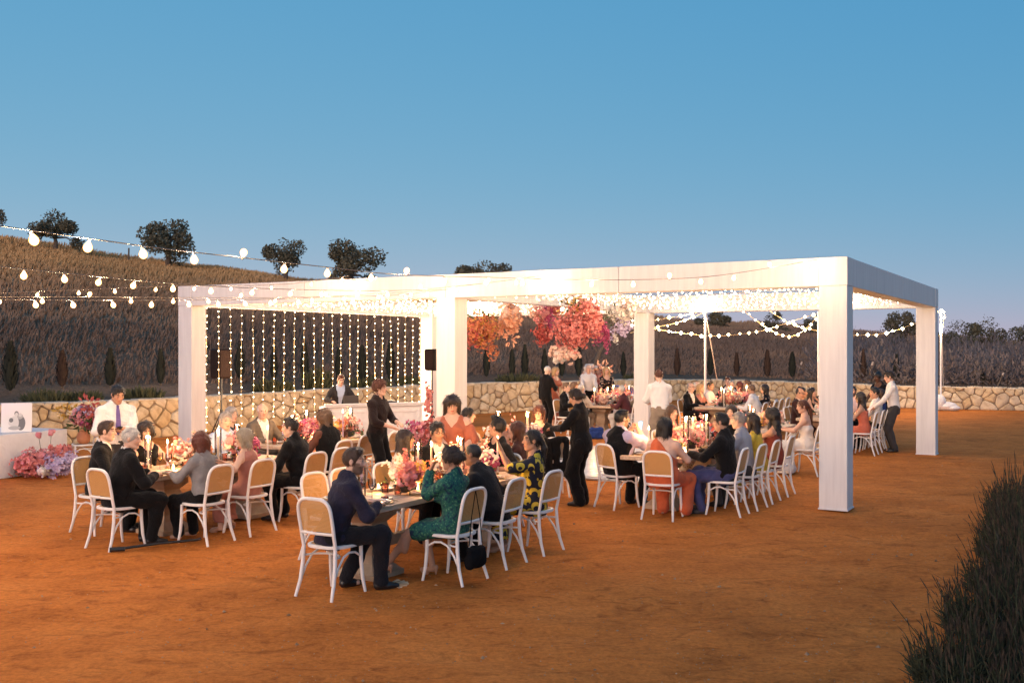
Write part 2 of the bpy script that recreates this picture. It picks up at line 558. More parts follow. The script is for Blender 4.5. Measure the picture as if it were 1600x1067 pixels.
def stone_wall():
    r = random.Random(5)
    root = thing('stone_wall', 'low retaining wall of rough tan fieldstones curving round the terrace', 'stone wall', (0, 0, 0))
    # mortar core
    vs, fs = [], []
    for k, s in enumerate(np.arange(0, WSA[-1], 0.5)):
        p, t, h = wall_at(s)
        nrm = Vector((-t.y, t.x, 0))
        for dn, z in ((0.05, -0.05), (0.05, h - 0.05), (0.34, h - 0.05), (0.34, -0.05)):
            vs.append(p + nrm * dn + Vector((0, 0, z)))
        if k:
            o = k * 4
            for i in range(3):
                fs.append((o - 4 + i, o + i, o + i + 1, o - 3 + i))
    MB().add(vs, fs).build('mortar_core', M_MORTAR, root, False)
    # stones: a loose pattern of cells on the unrolled face
    S = WSA[-1]
    pts = []
    rows = [0.09, 0.30, 0.51, 0.72, 0.90]
    for j, rz in enumerate(rows):
        s = r.uniform(0, .3)
        while s < S:
            pts.append([s + r.uniform(-.1, .1), rz + r.uniform(-.1, .1), 0])
            s += r.choice([0.22, 0.28, 0.36, 0.5])
    pts.sort()
    # remove some points so that a few stones grow large
    keep = []
    for p in pts:
        if r.random() < 0.26:
            continue
        if any(abs(q[0] - p[0]) < 0.17 and abs(q[1] - p[1]) < 0.13 for q in keep[-9:]):
            continue
        keep.append(p)
    pts = keep
    cells = []
    for i, (s, z, _) in enumerate(pts):
        p0, t0, h = wall_at(s)
        poly = [(s - 0.75, 0.0), (s + 0.75, 0.0), (s + 0.75, h), (s - 0.75, h)]
        for k in range(max(0, i - 24), min(len(pts), i + 25)):
            if k == i:
                continue
            a, b = pts[k][0], pts[k][1]
            dx, dy = a - s, b - z
            L = math.hypot(dx, dy)
            if L > 1.5 or L < 1e-6:
                continue
            dx, dy = dx / L, dy / L
            poly = clip_poly(poly, dx, dy, dx * (s + a) / 2 + dy * (z + b) / 2 - 0.011)
            if len(poly) < 3:
                break
        if len(poly) >= 3:
            cells.append((s, z, poly))
    def stone_geo(cell):
        s, z, poly = cell
        # drop near-duplicate corners, round them off
        cen = (sum(p[0] for p in poly) / len(poly), sum(p[1] for p in poly) / len(poly))
        q = []
        for i in range(len(poly)):
            a, b = poly[i], poly[(i + 1) % len(poly)]
            L = math.hypot(b[0] - a[0], b[1] - a[1])
            if L < 0.03:
                q.append(((a[0] + b[0]) / 2, (a[1] + b[1]) / 2)); continue
            q.append((a[0] * .82 + b[0] * .18, a[1] * .82 + b[1] * .18))
            q.append((a[0] * .18 + b[0] * .82, a[1] * .18 + b[1] * .82))
        n = len(q)
        bulge = r.uniform(0.03, 0.085)
        tilt = (r.uniform(-.1, .1), r.uniform(-.12, .06))
        rings = [(0.99, 0.03), (1.0, -0.005), (0.90, -bulge * 0.72), (0.55, -bulge * 1.05)]
        vs = []
        for sc, dep in rings:
            for (a, b) in q:
                aa, bb = cen[0] + (a - cen[0]) * sc, cen[1] + (b - cen[1]) * sc
                p, t, h = wall_at(aa)
                nrm = Vector((-t.y, t.x, 0))
                dd = dep + (tilt[0] * (aa - cen[0]) + tilt[1] * (bb - cen[1]) if dep < -0.025 else 0) + r.uniform(-.008, .008)
                top = 0.05 if False else 0
                vs.append(p + nrm * (dd + 0.04) + Vector((0, 0, bb + top)))
        p, t, h = wall_at(cen[0])
        nrm = Vector((-t.y, t.x, 0))
        vs.append(p + nrm * (0.04 - bulge * 1.1) + Vector((0, 0, cen[1])))
        fs = []
        for k in range(3):
            for i in range(n):
                j = (i + 1) % n
                fs.append((k * n + i, k * n + j, k * n + n + j, k * n + n + i))
        for i in range(n):
            fs.append((3 * n + i, 3 * n + (i + 1) % n, 4 * n))
        org = p + Vector((0, 0, cen[1]))
        return [v - org for v in vs], fs, org
    # what shows largest: apparent size in view
    def score(c):
        p, t, h = wall_at(c[0])
        if p.y < 5 or abs(p.x / p.y) > 0.515:
            return 0
        q = c[2]
        ar = abs(sum(q[i][0] * q[(i + 1) % len(q)][1] - q[(i + 1) % len(q)][0] * q[i][1] for i in range(len(q)))) / 2
        return ar / p.length ** 2
    cells.sort(key=score, reverse=True)
    rest = MB()
    for k, c in enumerate(cells):
        vs, fs, org = stone_geo(c)
        if k < 298 and score(c) > 0:
            o = MB().add(vs, fs).build('stone', M_STONE, root)
            o.location = org
        else:
            rest.add([v + org for v in vs], fs)
    tag(rest.build('stone', M_STONE, root), kind='stuff')
    # coping: flat cap stones along the top
    cap = MB()
    s = 0.1
    while s < S - 0.6:
        L = r.uniform(0.3, 0.62)
        p, t, h = wall_at(s + L / 2)
        nrm = Vector((-t.y, t.x, 0))
        M = Matrix((t, nrm, Vector((0, 0, 1)))).transposed()
        hh = r.uniform(0.03, 0.06)
        cap.box(p + nrm * (0.19 + r.uniform(-.02, .02)) + Vector((0, 0, h - 0.02 + r.uniform(-.015, .02))), (L / 2 - 0.012, 0.19, hh), M, 0, 0.022)
        s += L
    tag(cap.build('coping', M_STONE, root), kind='stuff')
stone_wall()

# ------------------------------------------------------------------ pergola
def white_mat(name, c1=(0.70, 0.685, 0.675), c2=(0.62, 0.605, 0.60)):
    m, n, l, b = principled(name, c1, 0.5, spec=0.3)
    nt = m.node_tree
    v = coords(nt, 'Object', (9, 9, 0.7))
    f = nz(nt, v, 1.6, 5, 0.6)
    l.new(ramp(nt, f, [(0.3, c2), (0.6, c1)]), b.inputs['Base Color'])
    bump(nt, b, nz(nt, coords(nt), 22, 4), 0.08, 0.01)
    return m
M_WHITE = white_mat('white_paint')
PFR = Vector((4.64, 14.0, 0))
PL, PD_, PH, CW, BH = 13.3, 8.9, 3.53, 0.385, 0.40
RUV = Matrix((UV, VV, Vector((0, 0, 1)))).transposed()
def pu(u, v, z=0.0):
    return PFR + UV * u + VV * v + Vector((0, 0, z))
def pergola():
    root = thing('pergola', 'large white flat-beamed pergola over the dining tables', 'pergola', pu(0, 0), 0)
    inv = -pu(0, 0)
    us = [CW / 2, PL / 2 + 0.05, PL - CW / 2]
    for u in us:
        for v in (CW / 2, PD_ - CW / 2):
            zt = PH - BH
            o = MB().box(pu(u, v, zt / 2) + inv, (CW / 2, CW / 2, zt / 2), RUV, 0, 0.006).build('column', M_WHITE, root, False)
            o = MB().box(pu(u, v, 0.012) + inv, (CW / 2 + .012, CW / 2 + .012, 0.012), RUV, 0, 0.004).build('base_plate', M_WHITE, o, False)
    # corner blocks, a touch proud of the beams
    e = 0.005
    for u in (us[0], us[2]):
        for v in (CW / 2, PD_ - CW / 2):
            MB().box(pu(u, v, PH - BH / 2) + inv, (CW / 2 + e, CW / 2 + e, BH / 2 - 0.002), RUV, 0, 0.006).build('corner_block', M_WHITE, root, False)
    bt = 0.15
    zc = PH - BH / 2 - 0.004
    def beam(u0, u1, v0, v1, name='beam'):
        MB().box(pu((u0 + u1) / 2, (v0 + v1) / 2, zc) + inv, ((u1 - u0) / 2, (v1 - v0) / 2, BH / 2), RUV, 0, 0.005).build(name, M_WHITE, root, False)
    segs = [(CW + e + .002, 3.45), (3.456, us[1]), (us[1] + 0.006, 9.9), (9.906, PL - CW - e - .002)]
    for a, b in segs:
        beam(a, b, 0.0, 0.30)
        beam(a, b, PD_ - 0.30, PD_)
    for a, b in ((CW + e + .002, PD_ / 2), (PD_ / 2 + .006, PD_ - CW - e - .002)):
        beam(0.0, 0.30, a, b)
        beam(PL - 0.30, PL, a, b)
    beam(us[1] - 0.12, us[1] + 0.12, 0.304, PD_ - 0.304, 'cross_beam')
pergola()

# dance floor: gloss white panels
def dance_floor():
    m, n, l, b = principled('gloss_white_panel', (0.72, 0.70, 0.68), 0.14, spec=0.6)
    nt = m.node_tree
    f = nz(nt, coords(nt), 3, 4)
    l.new(ramp(nt, f, [(0.35, (0.6, 0.57, 0.54)), (0.65, (0.74, 0.72, 0.7))]), b.inputs['Base Color'])
    l.new(ramp(nt, f, [(0.35, (0.3, 0.3, 0.3)), (0.65, (0.1, 0.1, 0.1))]), b.inputs['Roughness'])
    root = thing('dance_floor', 'glossy white panelled dance floor under the hanging flowers', 'dance floor', pu(5.9, 3.9), 0)
    inv = -pu(5.9, 3.9)
    nu, nv, u0, v0, sz = 6, 5, 3.0, 1.3, 1.0
    for i in range(nu):
        for j in range(nv):
            MB().box(pu(u0 + (i + .5) * sz, v0 + (j + .5) * sz, 0.03) + inv, (sz / 2 - .004, sz / 2 - .004, 0.025), RUV, 0, 0.004).build('floor_panel', m, root, False)
    al = plain('edge_trim', (0.55, 0.53, 0.5), 0.35, 0.6)
    ed = MB()
    W, D = nu * sz, nv * sz
    for c, h in (((u0 + W / 2, v0 - .05), (W / 2 + .1, .045)), ((u0 + W / 2, v0 + D + .05), (W / 2 + .1, .045)), ((u0 - .05, v0 + D / 2), (.045, D / 2)), ((u0 + W + .05, v0 + D / 2), (.045, D / 2))):
        ed.box(pu(*c, 0.022) + inv, (h[0], h[1], 0.018), RUV, 0, 0.008)
    ed.build('edge_trim', al, root, False)
dance_floor()
# ------------------------------------------------------------------ people: bodies and clothes are grown from distance fields, one skin surface each
def nets(D, xs, ys, zs):
    'surface nets: quads of the zero level of D, normals outwards (D < 0 inside)'
    S = D < 0
    c = np.zeros(tuple(n - 1 for n in D.shape), np.int8)
    for a in (0, 1):
        for b in (0, 1):
            for d in (0, 1):
                c += S[a:c.shape[0] + a, b:c.shape[1] + b, d:c.shape[2] + d]
    act = (c > 0) & (c < 8)
    ci, cj, ck = np.nonzero(act)
    n = len(ci)
    if n == 0:
        return np.zeros((0, 3)), np.zeros((0, 4), int)
    vid = np.full(c.shape, -1, np.int64)
    vid[ci, cj, ck] = np.arange(n)
    corner = {}
    for a in (0, 1):
        for b in (0, 1):
            for d in (0, 1):
                corner[a, b, d] = D[ci + a, cj + b, ck + d]
    acc = np.zeros((n, 3)); cnt = np.zeros(n)
    for ax in range(3):
        for p in (0, 1):
            for q in (0, 1):
                A = [p, q]; A.insert(ax, 0); B = [p, q]; B.insert(ax, 1)
                va, vb = corner[tuple(A)], corner[tuple(B)]
                m = (va < 0) != (vb < 0)
                t = np.where(m, va / np.where(m, va - vb, 1), 0)
                pos = np.zeros((n, 3)); pos[:] = A
                pos[:, ax] = t
                acc += pos * m[:, None]; cnt += m
    pos = acc / cnt[:, None]
    V = np.stack([xs[ci] + pos[:, 0] * (xs[ci + 1] - xs[ci]), ys[cj] + pos[:, 1] * (ys[cj + 1] - ys[cj]), zs[ck] + pos[:, 2] * (zs[ck + 1] - zs[ck])], 1)
    Qs = []
    for ax in range(3):
        sl0 = [slice(1, -1)] * 3; sl1 = [slice(1, -1)] * 3
        sl0[ax] = slice(0, -1); sl1[ax] = slice(1, None)
        ch = S[tuple(sl0)] != S[tuple(sl1)]
        I = list(np.nonzero(ch))
        for o in range(3):
            if o != ax:
                I[o] = I[o] + 1
        e, f = [(1, 2), (2, 0), (0, 1)][ax]
        def cell(de, df):
            J = [I[0], I[1], I[2]]
            J[e] = J[e] + de; J[f] = J[f] + df
            return vid[J[0], J[1], J[2]]
        q = np.stack([cell(-1, -1), cell(0, -1), cell(0, 0), cell(-1, 0)], 1)
        ins = S[I[0], I[1], I[2]]
        q = np.where(ins[:, None], q, q[:, ::-1])
        Qs.append(q)
    return V, np.concatenate(Qs, 0)

class Field:
    def __init__(s, lo, hi, h):
        s.h = h
        s.ax = [np.arange(lo[i], hi[i] + h, h) for i in range(3)]
        s.shape = tuple(len(a) for a in s.ax)
        s.X, s.Y, s.Z = s.ax[0][:, None, None], s.ax[1][None, :, None], s.ax[2][None, None, :]
    def new(s):
        return np.full(s.shape, 0.5, np.float32)
    def block(s, lo, hi):
        sl = []
        for i in range(3):
            a = np.searchsorted(s.ax[i], lo[i]); b = np.searchsorted(s.ax[i], hi[i])
            sl.append(slice(max(a - 1, 0), min(b + 1, s.shape[i])))
        return tuple(sl)
    def pts(s, sl):
        return s.X[sl[0]], s.Y[:, sl[1]], s.Z[:, :, sl[2]]
    def cone(s, a, b, ra, rb, pad=0.07):
        a, b = np.array(a, float), np.array(b, float)
        R = max(ra, rb) + pad
        sl = s.block(np.minimum(a, b) - R, np.maximum(a, b) + R)
        x, y, z = s.pts(sl)
        ab = b - a
        L = max(ab @ ab, 1e-9)
        px, py, pz = x - a[0], y - a[1], z - a[2]
        t = np.clip((px * ab[0] + py * ab[1] + pz * ab[2]) / L, 0, 1)
        d = np.sqrt((px - t * ab[0]) ** 2 + (py - t * ab[1]) ** 2 + (pz - t * ab[2]) ** 2) - (ra + t * (rb - ra))
        return sl, d.astype(np.float32)
    def ell(s, c, r, M=None, pad=0.07):
        c = np.array(c, float)
        R = max(r) + pad
        sl = s.block(c - R, c + R)
        x, y, z = s.pts(sl)
        px, py, pz = x - c[0], y - c[1], z - c[2]
        if M is not None:
            M = np.array(M)          # columns are the axes
            px, py, pz = (M[0, i] * px + M[1, i] * py + M[2, i] * pz for i in range(3))
        k0 = np.sqrt((px / r[0]) ** 2 + (py / r[1]) ** 2 + (pz / r[2]) ** 2)
        k1 = np.sqrt((px / r[0] ** 2) ** 2 + (py / r[1] ** 2) ** 2 + (pz / r[2] ** 2) ** 2)
        return sl, (k0 * (k0 - 1) / np.maximum(k1, 1e-6)).astype(np.float32)
def add_to(D, sd, k=0.025, off=0.0):
    sl, d = sd
    A = D[sl]
    d = d - off
    h = np.clip(k - np.abs(A - d), 0, None) / k
    D[sl] = np.minimum(A, d) - h * h * k * 0.25
def cut_from(D, sd, k=0.012):
    sl, d = sd
    A = D[sl]
    d = -d
    h = np.clip(k - np.abs(A - d), 0, None) / k
    D[sl] = np.maximum(A, d) + h * h * k * 0.25
def folds(F, seed, amp=0.006, freq=22.0):
    r = np.random.RandomState(seed)
    out = 0
    for k in range(4):
        a = r.normal(0, 1, 3); a /= np.linalg.norm(a); a *= freq * r.uniform(.6, 1.6)
        b = r.normal(0, 1, 3); b *= 7
        out = out + np.sin(a[0] * F.X + a[1] * F.Y + a[2] * F.Z + 1.6 * np.sin(b[0] * F.X + b[1] * F.Y + b[2] * F.Z + r.uniform(0, 6)) + r.uniform(0, 6))
    return (out * amp / 2).astype(np.float32)

# ---------------------------------------------- heads, hair, hands, shoes (made once, then placed)
_cache = {}
def head_geo(kind, h):
    key = ('head', kind, h)
    if key in _cache:
        return _cache[key]
    fem = kind == 'f'
    F = Field((-.11, -.14, -.22), (.11, .14, .14), h)
    D = F.new()
    add_to(D, F.ell((0, -.017, .028), (.074, .094, .088)))
    add_to(D, F.ell((0, .018, -.035), (.060 if not fem else .057, .072, .084)), .03)
    add_to(D, F.ell((0, .058, -.098), (.028 if not fem else .02, .024, .018)), .03)
    for s in (-1, 1):
        add_to(D, F.cone((s * .052, -.0, -.065), (s * .02, .055, -.098), .017, .015), .025)
        add_to(D, F.ell((s * .036, .062, -.022), (.022, .018, .02)), .02)
        add_to(D, F.ell((s * .030, .079, .034), (.024, .012, .008)), .015)
        cut_from(D, F.ell((s * .031, .098, .010), (.017, .016, .012)), .012)
        add_to(D, F.ell((s * .031, .078, .010), (.013, .011, .011)), .006)
        add_to(D, F.ell((s * .078, -.008, -.004), (.010, .020, .031)), .008)
    add_to(D, F.cone((0, .084, .018), (0, .106, -.026), .007, .012), .014)
    for s in (-1, 1):
        add_to(D, F.ell((s * .011, .094, -.030), (.009, .009, .007)), .008)
    add_to(D, F.ell((0, .083, -.058), (.023, .012, .007)), .008)
    add_to(D, F.ell((0, .083, -.069), (.019, .012, .006)), .006)
    add_to(D, F.cone((0, -.018, -.05), (0, -.035, -.20), .050 if not fem else .044, .058 if not fem else .048), .03)
    V, Q = nets(D, *F.ax)
    _cache[key] = (V, Q)
    return V, Q
def head_colors(V, skin, brow, beard, lip, makeup=0.0):
    x, y, z = np.abs(V[:, 0]), V[:, 1], V[:, 2]
    C = np.tile(np.array(skin, float), (len(V), 1))
    def blend(w, c):
        w = np.clip(w, 0, 1)[:, None]
        C[:] = C * (1 - w) + np.array(c) * w
    front = np.clip((y - .03) / .02, 0, 1)
    red = np.array(skin) * np.array((1.06, .82, .78))
    blend(front * .5 * np.exp(-(((x - .038) / .018) ** 2 + ((z + .022) / .018) ** 2)), red)
    blend(front * .5 * np.exp(-((x / .012) ** 2 + ((z + .026) / .012) ** 2)), red)
    if beard is not None:
        w = np.clip((-.040 - z + 0.35 * np.clip(x - .02, 0, 1)) / .012, 0, 1) * np.clip((y + .0) / .02, 0, 1) * np.clip((z + .13) / .01, 0, 1)
        side = np.clip((x - .050) / .008, 0, 1) * np.clip((.0 - z) / .012, 0, 1) * np.clip((y - .0) / .01, 0, 1) * np.clip((z + .12) / .01, 0, 1)
        mus = np.exp(-((x / .026) ** 4 + ((z + .044) / .007) ** 2)) * front
        blend(np.maximum(np.maximum(w, side), mus) * beard[3], beard[:3])
    blend(front * np.clip(1.25 - ((x / .024) ** 2 + ((z + .063) / .0105) ** 2), 0, 1) * 1.4, lip)
    blend(front * np.clip(1.3 - (((x - .032) / .020) ** 2 + ((z - .036 + .12 * np.abs(x - .03)) / .0068) ** 2), 0, 1) * 1.3, brow)
    blend(front * np.clip(1.3 - (((x - .031) / .0165) ** 2 + ((z - .010) / .0085) ** 2), 0, 1) * 1.2 * (1 if makeup >= 0 else 0), np.array(skin) * .45)
    blend(front * np.clip(1.2 - (((x - .031) / .012) ** 2 + ((z - .009) / .006) ** 2), 0, 1) * 1.3, (.55, .5, .47))
    blend(front * np.clip(1.3 - (((x - .031) / .0065) ** 2 + ((z - .010) / .0065) ** 2), 0, 1) * 1.5, (.025, .018, .015))
    return C
def hair_geo(style, h):
    key = ('hair', style, h)
    if key in _cache:
        return _cache[key]
    lo, hi = [-.15, -.22, -.20], [.15, .14, .20]
    if style in ('long', 'wavy', 'ponytail', 'longcurly'):
        lo[2] = -.52
    F = Field(lo, hi, h)
    D = F.new()
    r = np.random.RandomState(len(style) * 7 + 3)
    vol = {'short': .011, 'buzz': .004, 'crop': .008, 'quiff': .011, 'grey_short': .012, 'tousled': .020, 'bald': .006, 'long': .014, 'wavy': .02, 'bob': .02, 'bangs': .018, 'bun': .012, 'lowbun': .013, 'updo': .02, 'ponytail': .010, 'curly': .035, 'shaggy': .026, 'longcurly': .03, 'blonde_bob': .026}.get(style, .014)
    sx = .6 if style in ('short', 'quiff', 'buzz', 'crop', 'grey_short', 'bald') else 1.0
    add_to(D, F.ell((0, -.017, .028), (.075 + vol * sx, .095 + vol * sx, .088 + vol)))
    k = .03
    if style == 'quiff':
        add_to(D, F.ell((0, .035, .118), (.055, .06, .028)), k)
    if style == 'short':
        add_to(D, F.ell((.01, .03, .108), (.058, .05, .022)), k)
    if style in ('long', 'wavy', 'longcurly'):
        L = {'long': -.40, 'wavy': -.34, 'longcurly': -.42}[style]
        w = {'long': .05, 'wavy': .058, 'longcurly': .06}[style]
        for s in (-1, 0, 1):
            add_to(D, F.cone((s * .05, -.06, .0), (s * .062, -.105, L), w, w * .7), .04)
        for s in (-1, 1):
            add_to(D, F.cone((s * .078, -.0, .03), (s * .095, .012, L * .62), .030, .024), .03)
    if style in ('bob', 'bangs', 'blonde_bob', 'shaggy'):
        L = {'bob': -.12, 'bangs': -.17, 'blonde_bob': -.10, 'shaggy': -.12}[style]
        for s in (-1, 0, 1):
            add_to(D, F.cone((s * .05, -.05, .0), (s * .06, -.065, L), .055, .04), .04)
        for s in (-1, 1):
            add_to(D, F.cone((s * .082, .0, .03), (s * .086, .014, L), .028, .020), .03)
    if style == 'bangs':
        add_to(D, F.ell((0, .074, .062), (.062, .024, .042)), .02)
    if style == 'curly':
        for s in (-1, 1):
            add_to(D, F.ell((s * .075, -.01, -.03), (.055, .07, .09)), k)
        add_to(D, F.ell((0, -.07, -.03), (.09, .06, .10)), k)
    if style == 'bun':
        add_to(D, F.ell((0, -.085, .105), (.05, .05, .042)), .012)
    if style == 'lowbun':
        add_to(D, F.ell((0, -.125, -.035), (.052, .042, .042)), .015)
    if style == 'updo':
        for q in range(7):
            c = r.uniform(-1, 1, 3)
            add_to(D, F.ell((c[0] * .05, -.10 + c[1] * .03, .055 + c[2] * .05), (.045, .042, .042)), .015)
    if style == 'ponytail':
        add_to(D, F.cone((0, -.11, .02), (.005, -.15, -.1), .028, .036), .015)
        add_to(D, F.cone((.005, -.15, -.1), (.01, -.12, -.42), .036, .016), .02)
    # open the face
    if style == 'bangs':
        face = F.ell((0, .115, -.062), (.060, .085, .098))
        low = -.30
    elif style in ('long', 'wavy', 'bob', 'blonde_bob', 'shaggy', 'curly', 'longcurly'):
        face = F.ell((0, .115, -.038), (.063, .085, .112))
        low = -.9
    else:
        face = F.ell((0, .125, -.040), (.120, .100, .128))
        low = -.075
    cut_from(D, face, .01)
    add_cut = F.ell((0, .03, -.12), (.062, .075, .09)) if style not in ('bald',) else F.ell((0, .05, .075), (.075, .115, .09))
    cut_from(D, add_cut, .01)
    if style == 'bald':
        cut_from(D, F.ell((0, .03, .11), (.066, .09, .05)), .01)
    if low > -.5 and style not in ('bangs', 'ponytail'):
        # clear the ears and trim at the nape
        zz = F.Z + 0 * F.X + 0 * F.Y
        slope = low + .04 * 0
        D = np.maximum(D, (slope - zz).astype(np.float32))
        for s in (-1, 1):
            cut_from(D, F.ell((s * .085, .02, -.06), (.03, .042, .055)), .01)
    # locks
    fr = {'curly': 60, 'longcurly': 55, 'updo': 60, 'wavy': 38, 'shaggy': 48, 'tousled': 60}.get(style, 75)
    am = {'curly': .010, 'longcurly': .010, 'updo': .010, 'wavy': .008, 'shaggy': .008, 'tousled': .009, 'buzz': .001, 'bald': .002}.get(style, .0035)
    n = np.sin(fr * F.X + 3 * np.sin(14 * F.Z + 5 * F.Y)) * np.sin(fr * .8 * F.Y + 2.5 * np.sin(17 * F.Z + 9 * F.X)) + .6 * np.sin(fr * .7 * F.Z + 2 * np.sin(25 * F.X) + 11 * F.Y) * (1 if am > .007 else .3)
    D = D + (am * n).astype(np.float32)
    V, Q = nets(D, *F.ax)
    _cache[key] = (V, Q)
    return V, Q
def hand_geo(pose, h):
    'right hand: wrist at the origin, fingers along +y, back of the hand +z, thumb on the -x side'
    key = ('hand', pose, h)
    if key in _cache:
        return _cache[key]
    F = Field((-.10, -.05, -.12), (.08, .22, .06), h)
    D = F.new()
    add_to(D, F.cone((0, -.03, 0), (0, .015, 0), .027, .025))
    for i in range(4):
        x0 = -.026 + i * .0175
        add_to(D, F.cone((x0 * .6, .012, 0), (x0, .083, 0), .017, .0125), .012)
    curl = {'flat': .12, 'relax': .5, 'spread': .06, 'grip': 1.25, 'pinch': .8}[pose]
    spr = {'spread': .20, 'flat': .06}.get(pose, .03)
    lens = [.072, .080, .074, .058]
    for i in range(4):
        x0 = -.026 + i * .0175
        ang = (i - 1.4) * spr
        p = np.array((x0, .085, 0.))
        a = curl * (.35 + .08 * i)
        rad = .0098 - (.0012 if i == 3 else 0)
        for seg, fr in enumerate((.45, .31, .24)):
            L = lens[i] * fr
            q = p + L * np.array((math.sin(ang) * math.cos(a), math.cos(ang) * math.cos(a), -math.sin(a)))
            add_to(D, F.cone(p, q, rad, rad * .92), .004)
            p, rad = q, rad * .92
            a += curl * .75
    if pose == 'grip':
        t = [(-.024, .02, -.008), (-.042, .05, -.03), (-.032, .08, -.05), (-.018, .095, -.055)]
    elif pose == 'spread':
        t = [(-.024, .02, -.004), (-.055, .045, -.010), (-.078, .075, -.012), (-.09, .098, -.012)]
    else:
        t = [(-.024, .02, -.006), (-.048, .05, -.018), (-.054, .082, -.026), (-.052, .105, -.03)]
    for (p, q, ra, rb) in zip(t[:-1], t[1:], (.016, .0125, .0108), (.0125, .0108, .0095)):
        add_to(D, F.cone(p, q, ra, rb), .006)
    V, Q = nets(D, *F.ax)
    _cache[key] = (V, Q)
    return V, Q
def shoe_mesh(kind, mat):
    key = ('shoe', kind, mat.name)
    if key in _cache:
        return _cache[key]
    h = .011
    F = Field((-.08, -.12, -.11), (.08, .24, .12), h)
    D = F.new()
    # origin: ankle joint 0.085 above the sole
    if kind == 'heel':
        add_to(D, F.cone((0, -.05, -.01), (0, .09, -.062), .026, .026))
        add_to(D, F.cone((0, .09, -.066), (0, .15, -.07), .030, .016), .02)
        add_to(D, F.cone((0, -.055, -.02), (0, -.052, -.078), .018, .012), .01)
        cut_from(D, F.ell((0, .03, .01), (.026, .07, .032)), .008)
        add_to(D, F.cone((0, .08, -.078), (0, .12, -.079), .03, .026), .006)
    else:
        add_to(D, F.cone((0, -.03, -.045), (0, .08, -.05), .037, .038))
        add_to(D, F.cone((0, .08, -.052), (0, .165, -.058), .038, .024), .02)
        add_to(D, F.cone((0, -.02, -.03), (0, -.005, .0), .036, .034), .02)
        zz = F.Z + 0 * F.X + 0 * F.Y
        D = np.maximum(D, (-.085 - zz).astype(np.float32))
        cut_from(D, F.ell((0, -.0, .05), (.03, .035, .03)), .01)
    V, Q = nets(D, *F.ax)
    me = np_mesh('shoe', V, Q, mat)
    _cache[key] = me
    return me

def skin_mat():
    m, n, l, b = principled('skin', (0.5, 0.3, 0.2), 0.6, spec=0.25)
    a = n.new('ShaderNodeAttribute'); a.attribute_name = 'Col'
    f = nz(m.node_tree, coords(m.node_tree), 45, 3)
    mx = n.new('ShaderNodeMix'); mx.data_type, mx.blend_type = 'RGBA', 'MULTIPLY'; mx.inputs[0].default_value = 1
    l.new(a.outputs['Color'], mx.inputs[6])
    l.new(ramp(m.node_tree, f, [(0.3, (0.93, 0.9, 0.88)), (0.7, (1.03, 1.0, 1.0))]), mx.inputs[7])
    l.new(mx.outputs[2], b.inputs['Base Color'])
    b.inputs['Subsurface Weight'].default_value = 0.0
    return m
M_SKIN = skin_mat()
def hair_mat(name, c):
    key = 'hair_' + name
    if key in _mc:
        return _mc[key]
    m, n, l, b = principled(key, c, 0.42, spec=0.45)
    nt = m.node_tree
    v = coords(nt, 'Object', (70, 70, 9))
    f = nz(nt, v, 2.2, 4, 0.6, 0.8)
    l.new(ramp(nt, f, [(0.3, tuple(x * .55 for x in c)), (0.7, tuple(min(1, x * 1.35) for x in c))]), b.inputs['Base Color'])
    bump(nt, b, f, 0.7, 0.012)
    _mc[key] = m
    return m
HAIR = {'black': (.012, .010, .010), 'dark': (.026, .017, .013), 'brown': (.06, .032, .02), 'auburn': (.10, .032, .016), 'red': (.13, .035, .02), 'grey': (.30, .27, .25), 'white': (.55, .52, .48), 'blonde': (.42, .27, .13), 'ash': (.36, .30, .22), 'sandy': (.14, .08, .045)}
SKIN = {'light': (.60, .37, .27), 'fair': (.62, .40, .30), 'tan': (.47, .27, .18), 'olive': (.42, .235, .15), 'brown': (.27, .14, .085), 'dark': (.11, .055, .035)}

def ik(S, T, l1, l2, hint):
    'joint position of a two-bone limb from S to T, bent towards hint'
    S, T, hint = Vector(S), Vector(T), Vector(hint)
    d = T - S
    L = d.length
    mx = (l1 + l2) * 0.995
    if L > mx:
        T = S + d * (mx / L); d = T - S; L = mx
    d = d.normalized()
    a = (l1 * l1 - l2 * l2 + L * L) / (2 * L)
    hgt = math.sqrt(max(l1 * l1 - a * a, 0))
    hv = hint - d * hint.dot(d)
    hv = hv.normalized() if hv.length > 1e-6 else Vector((1, 0, 0))
    return S + d * a + hv * hgt, T
SEX = {
    'm': dict(sh=.176, hipw=.088, ua=.295, fa=.26, th=.45, shn=.44, neck=.57,
              prof=[(-.12, .125, .095), (0, .168, .118), (.14, .152, .108), (.33, .178, .118), (.45, .182, .105), (.53, .115, .072), (.58, .062, .06)], ar=(.052, .043, .041, .029), lr=(.088, .062, .056, .038)),
    'f': dict(sh=.148, hipw=.085, ua=.265, fa=.235, th=.43, shn=.41, neck=.545,
              prof=[(-.12, .135, .105), (0, .172, .12), (.16, .125, .095), (.33, .150, .108), (.43, .150, .092), (.50, .098, .066), (.555, .052, .052)], ar=(.043, .036, .034, .024), lr=(.086, .056, .05, .034)),
}
PEOPLE = []
